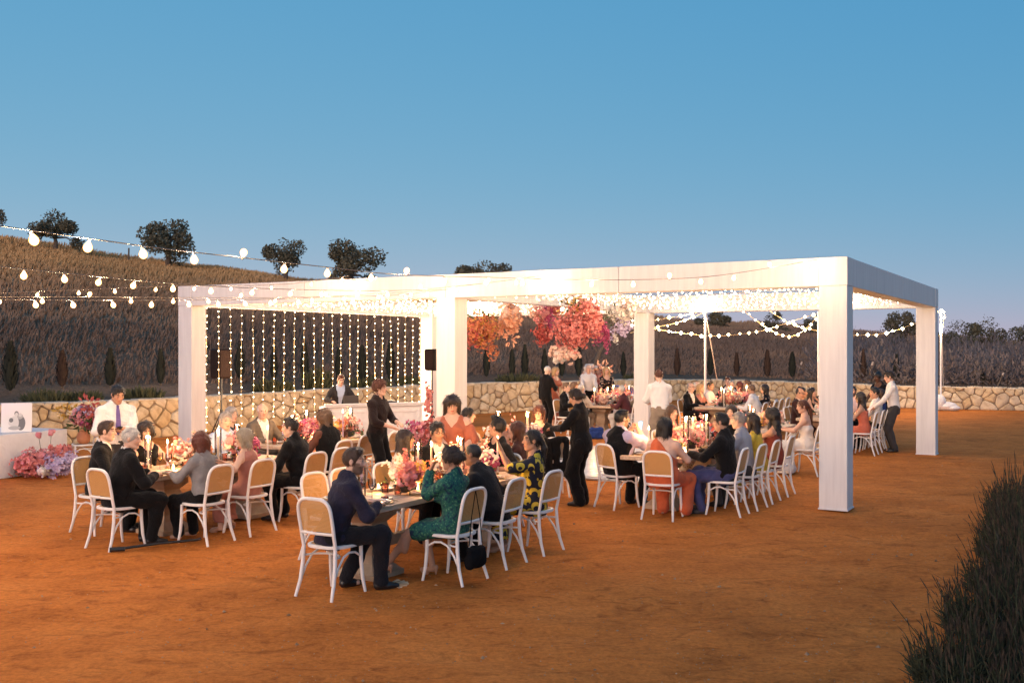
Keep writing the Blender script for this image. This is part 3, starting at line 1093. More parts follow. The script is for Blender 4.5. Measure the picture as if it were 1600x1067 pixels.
def person(label, pos, face, pose='sit', sex='m', fat=1.0, scale=1.0, lean=4, twist=0, roll=0, head=(0, 0, 0), skin='light', hair=('short', 'dark'), beard=None,
           L='table', R='table', wear=None, knees=None, hz=.542, q=1.0, elbow=1.0, seat_h=None, glasses=None, handL='relax', handR='relax', lip=None, extra=None):
    '''one guest. pos: world point under the pelvis; face: world direction; angles in degrees.
    L, R: hand targets in the local frame (x right, y ahead, z up) or a named place; wear: list of garment dictionaries'''
    face = Vector(face).normalized()
    rz = yaw_of(face)
    P = SEX[sex]
    root = thing('person', label, 'person', pos, rz)
    root.scale = (scale,) * 3
    h = .017 * q
    stand = pose == 'stand'
    hipz = (.945 if sex == 'm' else .90) if stand else hz / scale
    # frames
    hip = Vector((0, 0, hipz))
    Rt = Matrix.Rotation(math.radians(-lean), 3, 'X') @ Matrix.Rotation(math.radians(roll), 3, 'Y') @ Matrix.Rotation(math.radians(twist), 3, 'Z')
    tx, ty, tz = Rt @ Vector((1, 0, 0)), Rt @ Vector((0, 1, 0)), Rt @ Vector((0, 0, 1))
    neck = hip + tz * P['neck']
    Rh = Matrix.Rotation(math.radians(twist + head[0]), 3, 'Z') @ Matrix.Rotation(math.radians(-head[1]), 3, 'X') @ Matrix.Rotation(math.radians(head[2]), 3, 'Y')
    hs = 1.0 if sex == 'm' else .95
    hc = neck + tz * .034 + Rh @ Vector((0, .022, .098 * hs))
    sh = {s: hip + tz * (P['neck'] - .122) + tx * (s * P['sh'] * (fat * .35 + .65)) for s in (-1, 1)}
    named = {'table': (.20, .40, .79 / scale), 'lap': (.10, .22, .62), 'down': (.27, .03, hipz - .13), 'edge': (.23, .30, .78), 'chin': (.05, .17, hc.z - .17), 'hold': (.08, .33, hipz + .22), 'hip': (.2, .02, hipz + .02), 'backdown': (.17, -.16, hipz + .0)}
    arms = {}
    for s, t in ((-1, L), (1, R)):
        if isinstance(t, str):
            t = named[t]
            t = (t[0] * s, t[1], t[2])
        e, w = ik(sh[s], t, P['ua'], P['fa'], (s * .7 * elbow, -.25, -.75))
        arms[s] = (sh[s], e, w)
    legs = {}
    for s in (-1, 1):
        hj = hip + Vector((s * P['hipw'] * (.7 + .3 * fat), 0, -.01))
        if stand:
            a = (s * .10, .0 + s * .02, .085)
            hint = (s * .05, 1, 0)
        else:
            a = (s * .12, .36, .085 / scale)
            hint = (s * .15, 1, .9)
        if knees and knees.get(s):
            a, hint = knees[s]
        k, a2 = ik(hj, a, P['th'], P['shn'], hint)
        legs[s] = (hj, k, a2)
    allp = [hc + Vector((0, 0, .12)), hc - Vector((0, 0, .1)), hip] + [p for v in arms.values() for p in v] + [p for v in legs.values() for p in v]
    lo = [min(p[i] for p in allp) - .27 for i in range(3)]
    hi = [max(p[i] for p in allp) + .27 for i in range(3)]
    lo[2] = max(lo[2] + .1, 0.0)
    hi[2] = neck.z + .12 if max(p.z for v in arms.values() for p in v) < neck.z else hi[2]
    F = Field(lo, hi, h)
    # torso field in its own axes
    dx, dy, dz = F.X - hip.x, F.Y - hip.y, F.Z - hip.z
    TX = (dx * tx.x + dy * tx.y + dz * tx.z).astype(np.float32)
    TY = (dx * ty.x + dy * ty.y + dz * ty.z).astype(np.float32)
    TT = (dx * tz.x + dy * tz.y + dz * tz.z).astype(np.float32)
    pr = np.array(P['prof'])
    belly = (fat - 1)
    ts = np.linspace(-.12, P['neck'] + .01, 40)
    Aw = np.interp(ts, pr[:, 0], pr[:, 1]); Bw = np.interp(ts, pr[:, 0], pr[:, 2])
    g = np.exp(-((ts - .13) / .17) ** 2) * belly
    Aw = Aw * (1 + .35 * belly) * (1 + .55 * g); Bw = Bw * (1 + .35 * belly) * (1 + 1.1 * g)
    tc = np.clip(TT, -.12, P['neck'] + .01)
    a_ = np.interp(tc, ts, Aw).astype(np.float32); b_ = np.interp(tc, ts, Bw).astype(np.float32)
    yo = np.interp(tc, ts, .3 * g * .1 + (.012 * np.exp(-((ts - .33) / .08) ** 2)))
    k0 = np.sqrt((TX / a_) ** 2 + ((TY - yo) / b_) ** 2)
    dT = (k0 - 1) * np.minimum(a_, b_)
    ov = np.maximum(np.abs(TT - tc), 0)
    dT = np.where(ov > 0, np.sqrt(np.maximum(dT, 0) ** 2 + ov ** 2) + np.minimum(dT, 0) * 0, dT).astype(np.float32)
    full = (slice(None),) * 3
    prim = {}
    if sex == 'f':
        for s in (-1, 1):
            prim['bust', s] = F.ell(hip + tz * .315 + tx * (s * .062) + ty * (.085 * (1 + .5 * belly)), (.062, .055, .06))
    r1, r2, r3, r4 = [x * (1 + .8 * belly) for x in P['ar']]
    q1, q2, q3, q4 = [x * (1 + .6 * belly) for x in P['lr']]
    for s in (-1, 1):
        S, E, W = arms[s]
        prim['sho', s] = F.ell(S, (r1 * 1.12,) * 3)
        prim['ua', s] = F.cone(S, E, r1, r2)
        prim['trap', s] = F.cone(neck - tz * .02 + tx * (s * .03), S + tz * .012 - tx * (s * .02), .040, .036)
        prim['fa', s] = F.cone(E, W, r3, r4)
        H, K, A = legs[s]
        prim['th', s] = F.cone(H, K, q1, q2)
        prim['shn', s] = F.cone(K, A, q3, q4)
        prim['calf', s] = F.ell(K.lerp(A, .3) + (Vector((0, -.018, 0)) if stand else Vector((0, -.016, -.006))), (q3 * .95, q3 * 1.0, .11))
    prim['neck'] = F.cone(neck - tz * .06, hc + Rh @ Vector((0, -.02, -.06)), P['prof'][-1][1] * .98, P['prof'][-1][1] * .85)
    D = F.new()
    add_to(D, (full, dT))
    for s in (-1, 1):
        for k in ('bust', 'trap', 'sho', 'ua', 'fa', 'th', 'shn', 'calf'):
            if (k, s) in prim:
                add_to(D, prim[k, s], .03)
        H, K, A = legs[s]
        add_to(D, F.cone(A + Vector((0, -.02, -.035)), A + Vector((0, .13, -.055)), .03, .026), .02)
    add_to(D, prim['neck'], .02)
    V, Q = nets(D, *F.ax)
    sk = SKIN[skin]
    Vs, Qs, Cs = [V], [Q], [np.tile(np.array(sk), (len(V), 1))]
    n0 = len(V)
    # head
    hv, hq = head_geo(sex, .0075 * (q if q < 1.3 else 1.5))
    hcname = hair[1]
    bc = None if beard is None else (*HAIR[beard[0]], beard[1])
    lipc = lip or tuple(np.array(sk) * np.array((.85, .52, .5)))
    col = head_colors(hv, sk, tuple(np.array(HAIR[hcname]) * .8 + np.array(sk) * .12), bc, lipc)
    Rn = np.array(Rh)
    hw = np.array((1.0 + .25 * belly, 1.0, 1.0)) * hs
    Vs.append((hv * hw) @ Rn.T + np.array(hc)); Qs.append(hq + n0); Cs.append(col); n0 += len(hv)
    # hands
    hh = .0062 * (q if q < 1.3 else 1.45)
    hands = {}
    for s, hp in ((-1, handL), (1, handR)):
        hdir = None
        if isinstance(hp, (tuple, list)):
            hp, hdir, up = hp
        gv, gq = hand_geo(hp, hh)
        S, E, W = arms[s]
        if hdir is None:
            d = (W - E).normalized()
            if abs(W.z - .79 / scale) < .08 and not stand:
                d = Vector((d.x, d.y, d.z * .25)).normalized()
            up = Vector((0, 0, 1)) if abs(d.z) < .75 else Vector((s, .15, 0))
        else:
            d, up = Vector(hdir).normalized(), Vector(up)
        x = d.cross(up).normalized()
        z = x.cross(d).normalized()
        M = np.array(Matrix((x, d, z)).transposed())
        g2 = gv * (.97 if sex == 'm' else .88)
        if s == -1:
            g2 = g2 * np.array((-1, 1, 1)); gq2 = gq[:, ::-1]
        else:
            gq2 = gq
        Vs.append(g2 @ M.T + np.array(W)); Qs.append(gq2 + n0); Cs.append(np.tile(np.array(sk) * np.array((1.0, .95, .93)), (len(gv), 1))); n0 += len(gv)
        hands[s] = (W, M)
    V, Q, C = np.concatenate(Vs), np.concatenate(Qs), np.concatenate(Cs)
    me = np_mesh('body', V, Q, M_SKIN)
    at = me.attributes.new('Col', 'FLOAT_COLOR', 'POINT')
    at.data.foreach_set('color', np.concatenate([C, np.ones((len(C), 1))], 1).astype(np.float32).ravel())
    link('body', me, root)
    # hair
    if hair[0]:
        gv, gq = hair_geo(hair[0], .009 * (q if q < 1.3 else 1.4))
        hV, hQ = gv * hw, gq
        if q < 1.3 and len(gv):
            # loose locks lying over the mass of hair
            r = np.random.RandomState(len(PEOPLE) + 11)
            cen = hV.mean(0) * np.array((1, 1, 0)) + np.array((0, -.01, .02))
            nl = {'buzz': 0, 'bald': 60}.get(hair[0], 520)
            pk = r.randint(0, len(hV), nl)
            p = hV[pk]
            nrm = p - cen; nrm[:, 2] *= np.where(p[:, 2] < -.05, .05, 1); nrm /= np.linalg.norm(nrm, axis=1)[:, None] + 1e-9
            mess = {'updo': 1.5, 'curly': 1.6, 'tousled': 1.3, 'shaggy': 1.2, 'longcurly': 1.1}.get(hair[0], .45)
            dirn = np.array((0, -.35, -1.0)) + r.normal(0, mess * .5, (nl, 3))
            dirn -= nrm * (dirn * nrm).sum(1)[:, None]; dirn /= np.linalg.norm(dirn, axis=1)[:, None] + 1e-9
            Ll = r.uniform(.025, .075, (nl, 1)) * (.6 if hair[0] in ('short', 'crop', 'grey_short', 'quiff') else 1)
            sd = np.cross(nrm, dirn) * r.uniform(.0016, .0036, (nl, 1))
            lift = nrm * (.004 + r.uniform(0, .010, (nl, 1)) * mess)
            P0_, P1_, P2_ = p + nrm * .001, p + dirn * Ll * .5 + lift * .8, p + dirn * Ll + lift * r.uniform(.2, 1.4, (nl, 1))
            lk = np.stack([P0_ - sd, P0_ + sd, P1_ + sd, P1_ - sd, P2_ + sd * .3, P2_ - sd * .3], 1).reshape(-1, 3)
            bi = (np.arange(nl) * 6)[:, None] + len(hV)
            hQ = np.concatenate([gq, bi + np.array([[0, 1, 2, 3]]), bi + np.array([[3, 2, 4, 5]])], 0)
            hV = np.concatenate([hV, lk], 0)
        o = link('hair', np_mesh('hair', hV @ Rn.T + np.array(hc), hQ, hair_mat(hcname, HAIR[hcname])), root)
    # garments
    zz = F.Z
    shoe_mat, shoe_kind = plain('black_leather', (.012, .011, .012), .35), 'shoe'
    seed = len(PEOPLE) * 13 + 5
    for gi, gar in enumerate(wear or []):
        kind, mat = gar['k'], gar['m']
        off = gar.get('off', .012)
        if kind in ('shoe', 'heel', 'sandal'):
            for s in (-1, 1):
                A, K = legs[s][2], legs[s][1]
                o = link(kind if kind != 'shoe' else 'shoe', shoe_mesh('heel' if kind == 'heel' else 'shoe', mat), root, A)
                fd = (Vector((0, 1, -.15)) if not stand else Vector((s * .25, 1, 0)))
                tilt = gar.get('tilt', {}).get(s)
                o.rotation_euler = (math.radians(tilt) if tilt else 0, 0, math.radians(-8 * s))
            continue
        if kind == 'tie':
            mb = MB()
            def surf(t):
                return float(np.interp(t, ts, Bw)) + .3 * .1 * belly * math.exp(-((t - .13) / .17) ** 2) + .012 * math.exp(-((t - .33) / .08) ** 2) + off + .012
            N_ = P['neck']
            pts = [hip + tz * t + ty * (surf(t) + .006) for t in (N_ - .055, N_ - .10, N_ - .22, N_ - .36, N_ - .43)]
            for (a, b, wa, wb) in zip(pts[:-1], pts[1:], (.014, .022, .030, .040), (.022, .030, .040, .006)):
                mb.add([a - tx * wa, a + tx * wa, b + tx * wb, b - tx * wb, a - tx * wa - ty * .012, a + tx * wa - ty * .012, b + tx * wb - ty * .012, b - tx * wb - ty * .012], [(3, 2, 1, 0), (4, 5, 6, 7), (0, 1, 5, 4), (1, 2, 6, 5), (2, 3, 7, 6), (3, 0, 4, 7)])
            mb.ball(pts[0] + tz * .012, (.020, .016, .018), 8, 6)
            mb.build('tie', mat, root)
            continue
        D = F.new()
        top = kind in ('jacket', 'shirt', 'blouse', 'vest', 'dress', 'top', 'jumpsuit')
        skirt = kind in ('dress', 'skirt', 'gown')
        hem = gar.get('hem', -.10 if kind == 'jacket' else 0.0)
        sl = gar.get('sleeve', 1.0)      # 0 none .. 1 wrist
        if top or kind == 'gown':
            d2 = np.maximum(dT - off, (hem - TT) if not skirt else np.float32(-9))
            add_to(D, (full, d2.astype(np.float32)))
            for s in (-1, 1):
                if ('bust', s) in prim:
                    add_to(D, prim['bust', s], .03, off)
                if gar.get('one') and s == gar['one']:
                    continue
                if kind == 'jacket' or gar.get('collar') or sl > 0:
                    add_to(D, prim['trap', s], .03, off)
                ssl = sl
                if ssl > 0:
                    add_to(D, prim['sho', s], .03, off)
                    S, E, W = arms[s]
                    puff = gar.get('puff', 0)
                    if ssl <= .5:
                        add_to(D, F.cone(S, S.lerp(E, ssl * 2), r1 + off, r2 + off + .012 + puff), .025)
                    else:
                        add_to(D, F.cone(S, E, r1 + off + puff * .6, r2 + off + puff), .025)
                        f = (ssl - .5) * 2
                        add_to(D, F.cone(E, E.lerp(W, min(f, .97)), r3 + off + puff, r3 + (r4 - r3) * f + off + puff * .5), .025)
            # neckline
            if kind == 'jacket':
                bt = gar.get('button', .14)
                w = np.clip(TT - bt, 0, None) * gar.get('vee', .21)
                cutd = np.maximum(np.abs(TX) - w, -(TY - .0))
                D = np.maximum(D, -cutd.astype(np.float32))
                add_to(D, F.cone(neck - tz * .055 + ty * -.02, neck + tz * .0 + ty * -.012, P['prof'][-1][1] + .028, P['prof'][-1][1] + .014), .012)
                cut_from(D, F.cone(neck - tz * .04 + ty * .0, neck + tz * .1, P['prof'][-1][1] + .005, P['prof'][-1][1] + .012), .006)
                cutd = np.maximum(np.abs(TX) - np.minimum(w, .055), -(TY - .03))
                D = np.maximum(D, -cutd.astype(np.float32))
            elif gar.get('collar'):
                cr = P['prof'][-1][1]
                add_to(D, F.cone(neck - tz * .05, neck + tz * .004 - ty * .008, cr + .022, cr + .011), .012)
                cut_from(D, F.cone(neck - tz * .012, neck + tz * .12, cr + .003, cr + .012), .004)
                w = np.clip(TT - (P['neck'] - .045), 0, None) * .9
                D = np.maximum(D, -np.maximum(np.abs(TX) - w, -(TY - .02)).astype(np.float32))
                if gar.get('open'):
                    w = np.clip(TT - gar['open'], 0, None) * .30
                    D = np.maximum(D, -np.maximum(np.abs(TX) - w, -(TY - .02)).astype(np.float32))
            else:
                nk = gar.get('neck', 'round')
                c = neck + ty * .035
                if nk == 'round':
                    cut_from(D, F.ell(c - tz * .0, (.085, .10, .075)), .006)
                elif nk == 'scoop':
                    cut_from(D, F.ell(c - tz * .02 + ty * .03, (.105, .12, .12)), .006)
                elif nk == 'vee':
                    w = np.clip(TT - gar.get('vpoint', .30), 0, None) * .55
                    D = np.maximum(D, -np.maximum(np.abs(TX) - w, -(TY + .0)).astype(np.float32))
                    cut_from(D, F.ell(c, (.075, .09, .07)), .006)
                elif nk == 'low':      # strapless
                    D = np.maximum(D, (TT - gar.get('top', .40) - .06 * TY).astype(np.float32))
                elif nk == 'slip':     # low neck held by thin straps
                    D = np.maximum(D, (TT - gar.get('top', .385) - .10 * np.abs(TX)).astype(np.float32))
                    for s in (-1, 1):
                        for (a, b) in ((hip + tz * .37 + tx * (s * .085) + ty * .125, hip + tz * .485 + tx * (s * .10) + ty * .035), (hip + tz * .485 + tx * (s * .10) + ty * .035, hip + tz * .36 + tx * (s * .07) - ty * .10)):
                            add_to(D, F.cone(a, b, .011, .011), .01)
                elif nk == 'oneshoulder':
                    s = gar['one']
                    D = np.maximum(D, (TT - .43 + 1.05 * (TX * s)).astype(np.float32))
        if kind == 'vest':
            pass
        if kind in ('trousers', 'jumpsuit'):
            d2 = np.maximum(dT - off, TT - (gar.get('waist', .06)))
            add_to(D, (full, d2.astype(np.float32)))
            fl = gar.get('flare', .012)
            for s in (-1, 1):
                H, K, A = legs[s]
                add_to(D, F.cone(H, K, q1 + off, q2 + off + fl * .5), .03)
                cut_ = gar.get('crop', 1.0)
                e = K.lerp(A, cut_)
                add_to(D, prim['calf', s], .03, off)
                add_to(D, F.ell(K, (q2 + off + .006,) * 3), .03)
                add_to(D, F.cone(K, e, q3 + off + fl * .5, q4 + off + fl), .03)
        if skirt:
            hemz = gar.get('hemz', .45)
            fl = gar.get('flare', .0)
            if stand:
                for s in (-1, 0, 1):
                    add_to(D, F.cone(hip + Vector((s * .075, 0, -.03)), Vector((s * (.09 + fl), hip.y - .01, hemz)), .115 * (1 + .5 * belly), .125 + fl), .05)
            else:
                K = (legs[-1][1] + legs[1][1]) / 2
                for s in (-1, -.33, .33, 1):
                    kk = legs[-1][1].lerp(legs[1][1], (s + 1) / 2)
                    hh_ = legs[-1][0].lerp(legs[1][0], (s + 1) / 2)
                    e = hh_.lerp(kk, gar.get('len', 1.0))
                    add_to(D, F.cone(hh_, e, q1 + off, q2 + off + .012), .04)
                    if gar.get('len', 1.0) >= 1.0 and hemz < .45:
                        aa = legs[-1][2].lerp(legs[1][2], (s + 1) / 2)
                        f = (kk.z - hemz) / max(kk.z - aa.z, .05)
                        add_to(D, F.cone(kk, kk.lerp(aa, min(f, 1.0)), q2 + off, q3 + off + .02 + fl), .04)
        # folds stand out further than they cut in, so the cloth never dips below the skin
        D = D + np.minimum(folds(F, seed + gi, gar.get('fold', .0085), gar.get('freq', 30.0)), min(.004, off * .3))
        if gar.get('hemz') and skirt:
            D = np.maximum(D, (gar['hemz'] - zz + 0 * F.X + 0 * F.Y).astype(np.float32))
        V, Q = nets(D, *F.ax)
        if len(V):
            link(gar.get('name', kind), np_mesh(kind, V, Q, mat), root)
    # spectacles
    if glasses:
        mb = MB()
        for s in (-1, 1):
            mb.tube([(s * .032 + .021 * math.cos(t) * (1 if glasses != 'round' else .9), .102, .009 + .016 * math.sin(t)) for t in np.linspace(0, 2 * math.pi, 13)[:-1]], .0026, 5, closed=True)
            mb.tube([(s * .053, .100, .012), (s * .082, .05, .012), (s * .084, -.01, .006)], .0026, 5)
        mb.tube([(-.011, .104, .012), (.011, .104, .012)], .0026, 5)
        o = mb.build('spectacles', plain('spectacle_frame', (.02, .015, .014), .3), root)
        o.matrix_local = Matrix.Translation(hc) @ (Rh.to_4x4()) @ Matrix.Diagonal((*hw, 1))
    info = dict(root=root, hc=hc, Rh=Rh, hands=hands, neck=neck, hip=hip, tx=tx, ty=ty, tz=tz, legs=legs, arms=arms, hs=hw)
    PEOPLE.append(info)
    return info
# garment shorthands
BLACK = lambda: cloth('black_cloth', (.007, .007, .008), .9, .2)
def suit(c='black', shirt=None, tie=None, trousers=None, fat_off=.014, button=.14, shoes=None):
    cm = {'black': BLACK(), 'navy': cloth('navy_wool', (.022, .020, .040), .85), 'grey': cloth('taupe_wool', (.16, .13, .105), .9), 'charcoal': cloth('charcoal_wool', (.03, .028, .03), .9), 'maroon': cloth('oxblood_wool', (.035, .014, .014), .9)}[c]
    w = [dict(k='shirt', m=shirt or cloth('white_shirting', (.74, .71, .69), .8, .08), off=.006, collar=1, sleeve=1.0, fold=.002),
         dict(k='jacket', m=cm, off=.020, sleeve=.97, hem=-.10, button=button),
         dict(k='trousers', m=trousers or cm, off=.014),
         dict(k='shoe', m=shoes or plain('black_leather', (.012, .011, .012), .35))]
    if tie:
        w.insert(2, dict(k='tie', m=tie))
    return w
def shirt_outfit(m, tr=None, sleeve=1.0, collar=1, open_=None, hem=0.0, shoes=None, off=.014, fold=.006):
    g = dict(k='shirt', m=m, off=off, collar=collar, sleeve=sleeve, hem=hem, fold=fold)
    if open_:
        g['open'] = open_
    return [g, dict(k='trousers', m=tr or BLACK(), off=.013), dict(k='shoe', m=shoes or plain('black_leather', (.012, .011, .012), .35))]
def dress(m, neck='scoop', sleeve=0.0, hemz=.35, shoes=None, off=.010, **kw):
    return [dict(k='dress', m=m, off=off, sleeve=sleeve, neck=neck, hemz=hemz, **kw), dict(k='heel', m=shoes or plain('nude_leather', (.42, .24, .16), .45))]
# ------------------------------------------------------------------ bentwood chairs with cane backs
M_CHAIR = mottled('white_chair_paint', (0.80, 0.77, 0.75), (0.72, 0.69, 0.66), 9, 0.42, bumpy=0.05, spec=0.4)
def cane_mat():
    m, n, l, b = principled('cane_weave', (0.5, 0.32, 0.15), 0.6, spec=0.2)
    nt = m.node_tree
    v = coords(nt)
    def wave(axis, sc):
        w = n.new('ShaderNodeTexWave'); w.bands_direction = axis; w.inputs['Scale'].default_value = sc; w.inputs['Distortion'].default_value = 0.2
        l.new(v, w.inputs[0]); return w.outputs[1]
    mx = n.new('ShaderNodeMath'); mx.operation = 'MULTIPLY'
    l.new(wave('X', 26), mx.inputs[0]); l.new(wave('Z', 26), mx.inputs[1])
    l.new(ramp(nt, mx.outputs[0], [(0.15, (0.58, 0.33, 0.125)), (0.75, (0.32, 0.16, 0.055))]), b.inputs['Base Color'])
    bump(nt, b, mx.outputs[0], 0.4, 0.004)
    tr = n.new('ShaderNodeBsdfTransparent'); ms = n.new('ShaderNodeMixShader')
    r = ramp(nt, mx.outputs[0], [(0.30, (0, 0, 0)), (0.85, (0.62, 0.62, 0.62))])
    l.new(r, ms.inputs[0]); l.new(b.outputs[0], ms.inputs[1]); l.new(tr.outputs[0], ms.inputs[2])
    l.new(ms.outputs[0], n['Material Output'].inputs[0])
    return m
M_CANE = cane_mat()
def chair_proto():
    root = thing('cane_chair', 'x', 'chair')
    # seat rim: rounded, wider at the front
    def seat_pt(t, k=1.0):
        c, s = math.cos(t), math.sin(t)
        x = math.copysign(abs(c) ** .62, c) * .215 * k
        y = math.copysign(abs(s) ** .62, s) * .205 * k
        return Vector((x * (1 + .06 * s), y, 0))
    N = 20
    ts = [2 * math.pi * i / N for i in range(N)]
    mb = MB()
    vs, fs = [], []
    prof = [(.86, .445), (1.0, .442), (1.02, .455), (1.0, .470), (.88, .472)]
    for k, z in prof:
        vs += [seat_pt(t, k) + Vector((0, 0, z)) for t in ts]
    P = len(prof)
    for k in range(P):
        for i in range(N):
            j = (i + 1) % N
            fs.append((k * N + i, k * N + j, ((k + 1) % P) * N + j, ((k + 1) % P) * N + i))
    mb.add(vs, fs).build('seat', M_CHAIR, root)
    vs = [seat_pt(t, .88) + Vector((0, 0, .470)) for t in ts] + [Vector((0, 0, .464))] + [seat_pt(t, .88) + Vector((0, 0, .455)) for t in ts]
    fs = [(i, (i + 1) % N, N) for i in range(N)]
    MB().add(vs, fs).build('seat_cane', M_CANE, root)
    # back: one bent hoop that carries on down as the rear legs
    back = []
    for k in range(17):
        t = math.pi * k / 16
        x = .195 * math.copysign(abs(math.cos(t)) ** .55, math.cos(t))
        zz = .72 + .185 * abs(math.sin(t)) ** .62
        back.append(Vector((x, 0, zz)))
    for i, b in enumerate(back):
        b.y = -.195 - (b.z - .46) * .20
    low = [Vector((.190, -.193, .46)), Vector((.192, -.216, .565)), Vector((.193, -.222, .60)), Vector((.194, -.234, .66))]
    hoop = low + back + [Vector((-p.x, p.y, p.z)) for p in reversed(low)]
    MB().tube(hoop, .0165, 8).build('back_frame', M_CHAIR, root)
    MB().tube([(.19, -.222, .585), (.0, -.228, .583), (-.19, -.222, .585)], .014, 6).build('back_rail', M_CHAIR, root)
    # cane panel
    inner = [p for p in hoop if p.z > .59]
    vs = [Vector((p.x * .95, p.y + .004, min(p.z, .885))) for p in inner]
    cen = Vector((0, -.235, .70))
    vs2 = [v + Vector((0, -.007, 0)) for v in vs]
    n = len(vs)
    fs = [(i, (i + 1) % n, 2 * n) for i in range(n)] + [((i + 1) % n, i, n + i)[::1] for i in range(0)]
    MB().add(vs + vs2 + [cen], fs).build('backrest', M_CANE, root)
    # legs
    for s in (-1, 1):
        MB().tube([(s * .188, -.193, .46), (s * .192, -.20, .32), (s * .20, -.225, .15), (s * .215, -.275, 0.0)], [.0175, .0185, .0175, .014], 8).build('leg', M_CHAIR, root)
        MB().tube([(s * .185, .165, .445), (s * .186, .168, .30), (s * .192, .180, .14), (s * .205, .205, 0.0)], [.0185, .0185, .017, .0135], 8).build('leg', M_CHAIR, root)
        # side hoop between front and rear leg
        pts = [Vector((s * .196, -.215, .17)), Vector((s * .190, -.16, .27)), Vector((s * .186, -.08, .362)), Vector((s * .184, .0, .392)), Vector((s * .184, .08, .385)), Vector((s * .185, .150, .345))]
        MB().tube(pts, .0105, 6).build('hoop', M_CHAIR, root)
    pts = [Vector((.185 * math.cos(t), -.185 + .30 * math.sin(t) * .55 + .0, .365)) for t in np.linspace(0, math.pi, 9)]
    MB().tube(pts, .0095, 6).build('stretcher', M_CHAIR, root)
    return root
CHAIR0 = chair_proto()
_used = [False]
def chair(pos, face, label, dist=0.0, group='white bentwood dining chairs'):
    if not _used[0]:
        c = CHAIR0; _used[0] = True
    else:
        c = copy_tree(CHAIR0)
    c['label'] = label; c['group'] = group
    p = Vector(pos); p.z = 0
    c.location = p
    c.rotation_euler = (0, 0, yaw_of(face) + rnd.uniform(-.05, .05))
    return c

# ------------------------------------------------------------------ farm tables on carved stone-coloured pedestals
M_WOOD = mottled('bleached_wood', (0.40, 0.28, 0.19), (0.58, 0.45, 0.33), 3.5, 0.6, stretch=(7, 0.7, 7), bumpy=0.35)
M_PED = mottled('limed_timber', (0.36, 0.25, 0.165), (0.50, 0.37, 0.255), 5, 0.75, bumpy=0.4)
TABLES = {}
class Tab:
    def __init__(s, key, P0, L, W, label, axis=None):
        s.P0, s.L, s.W = Vector(P0), L, W
        s.v = Vector(axis).normalized() if axis is not None else VV.normalized()
        s.u = Vector((-s.v.y, s.v.x, 0))
        TABLES[key] = s
        root = thing('dining_table', label, 'table', s.at(W / 2, L / 2), yaw_of(s.v), 'long farm tables')
        n = 5
        pw = W / n
        for i in range(n):
            MB().box((-W / 2 + (i + .5) * pw, 0, .735), (pw / 2 - .003, L / 2 - .10, .026), None, 0, .004).build('plank', M_WOOD, root, False)
        for e in (-1, 1):
            MB().box((0, e * (L / 2 - .048), .735), (W / 2, .048, .028), None, 0, .006).build('breadboard_end', M_WOOD, root, False)
            MB().box((0, e * (L / 2 - .55), .685), (W / 2 - .12, .06, .024), None, 0, .004).build('bearer', M_PED, root, False)
            y = e * (L / 2 - .55)
            prof = [(.30, .0), (.30, .05), (.27, .06), (.235, .09), (.17, .14), (.145, .22), (.19, .34), (.205, .40), (.155, .50), (.15, .53), (.21, .58), (.235, .60), (.235, .66)]
            mb = MB()
            mb.lathe([(r * 1.15, z) for r, z in prof], (0, y, 0), 4, 0, Matrix.Rotation(math.pi / 4, 3, 'Z'))
            mb.build('pedestal', M_PED, root, False)
        MB().box((0, 0, .30), (.05, L / 2 - .62, .05), None, 0, .008).build('stretcher', M_PED, root, False)
    def at(s, u, v, z=0.0):
        return s.P0 + s.u * u + s.v * v + Vector((0, 0, z))
    def seat(s, side, d, gap=.33):
        'seat centre and facing direction'
        if side == 'R':
            return s.at(-gap, d), s.u
        if side == 'L':
            return s.at(s.W + gap, d), -s.u
        if side == 'N':
            return s.at(d, -gap), s.v
        return s.at(d, s.L + gap), -s.v
TOPZ = .7625

# ------------------------------------------------------------------ flowers
def petal_mat(name, c1, c2, sss=0.0):
    m, n, l, b = principled(name, c1, 0.65, spec=0.15)
    nt = m.node_tree
    f = nz(nt, coords(nt), 14, 3)
    l.new(ramp(nt, f, [(0.3, c1), (0.7, c2)]), b.inputs['Base Color'])
    # petals let light through
    t = n.new('ShaderNodeBsdfTranslucent'); ms = n.new('ShaderNodeMixShader'); ms.inputs[0].default_value = 0.3
    l.new(ramp(nt, f, [(0.3, c1), (0.7, c2)]), t.inputs[0])
    l.new(b.outputs[0], ms.inputs[1]); l.new(t.outputs[0], ms.inputs[2]); l.new(ms.outputs[0], n['Material Output'].inputs[0])
    return m
PET = {'coral': petal_mat('coral_petal', (.60, .17, .155), (.74, .34, .30)), 'pink': petal_mat('pink_petal', (.70, .25, .27), (.80, .42, .42)), 'blush': petal_mat('blush_petal', (.78, .50, .40), (.82, .62, .52)),
       'white': petal_mat('cream_petal', (.76, .68, .60), (.80, .76, .70)), 'magenta': petal_mat('magenta_petal', (.42, .06, .17), (.58, .17, .30)), 'lilac': petal_mat('lilac_petal', (.50, .42, .62), (.66, .58, .72)),
       'orange': petal_mat('orange_petal', (.50, .15, .075), (.64, .29, .15)), 'red': petal_mat('crimson_petal', (.40, .07, .07), (.55, .16, .13)), 'green': petal_mat('leaf_green', (.05, .075, .03), (.11, .13, .05)), 'gold': petal_mat('ochre_petal', (.55, .30, .05), (.66, .42, .12)),
       'peach': petal_mat('peach_petal', (.80, .38, .24), (.84, .52, .36)), 'purple': petal_mat('violet_petal', (.14, .05, .18), (.28, .12, .34))}
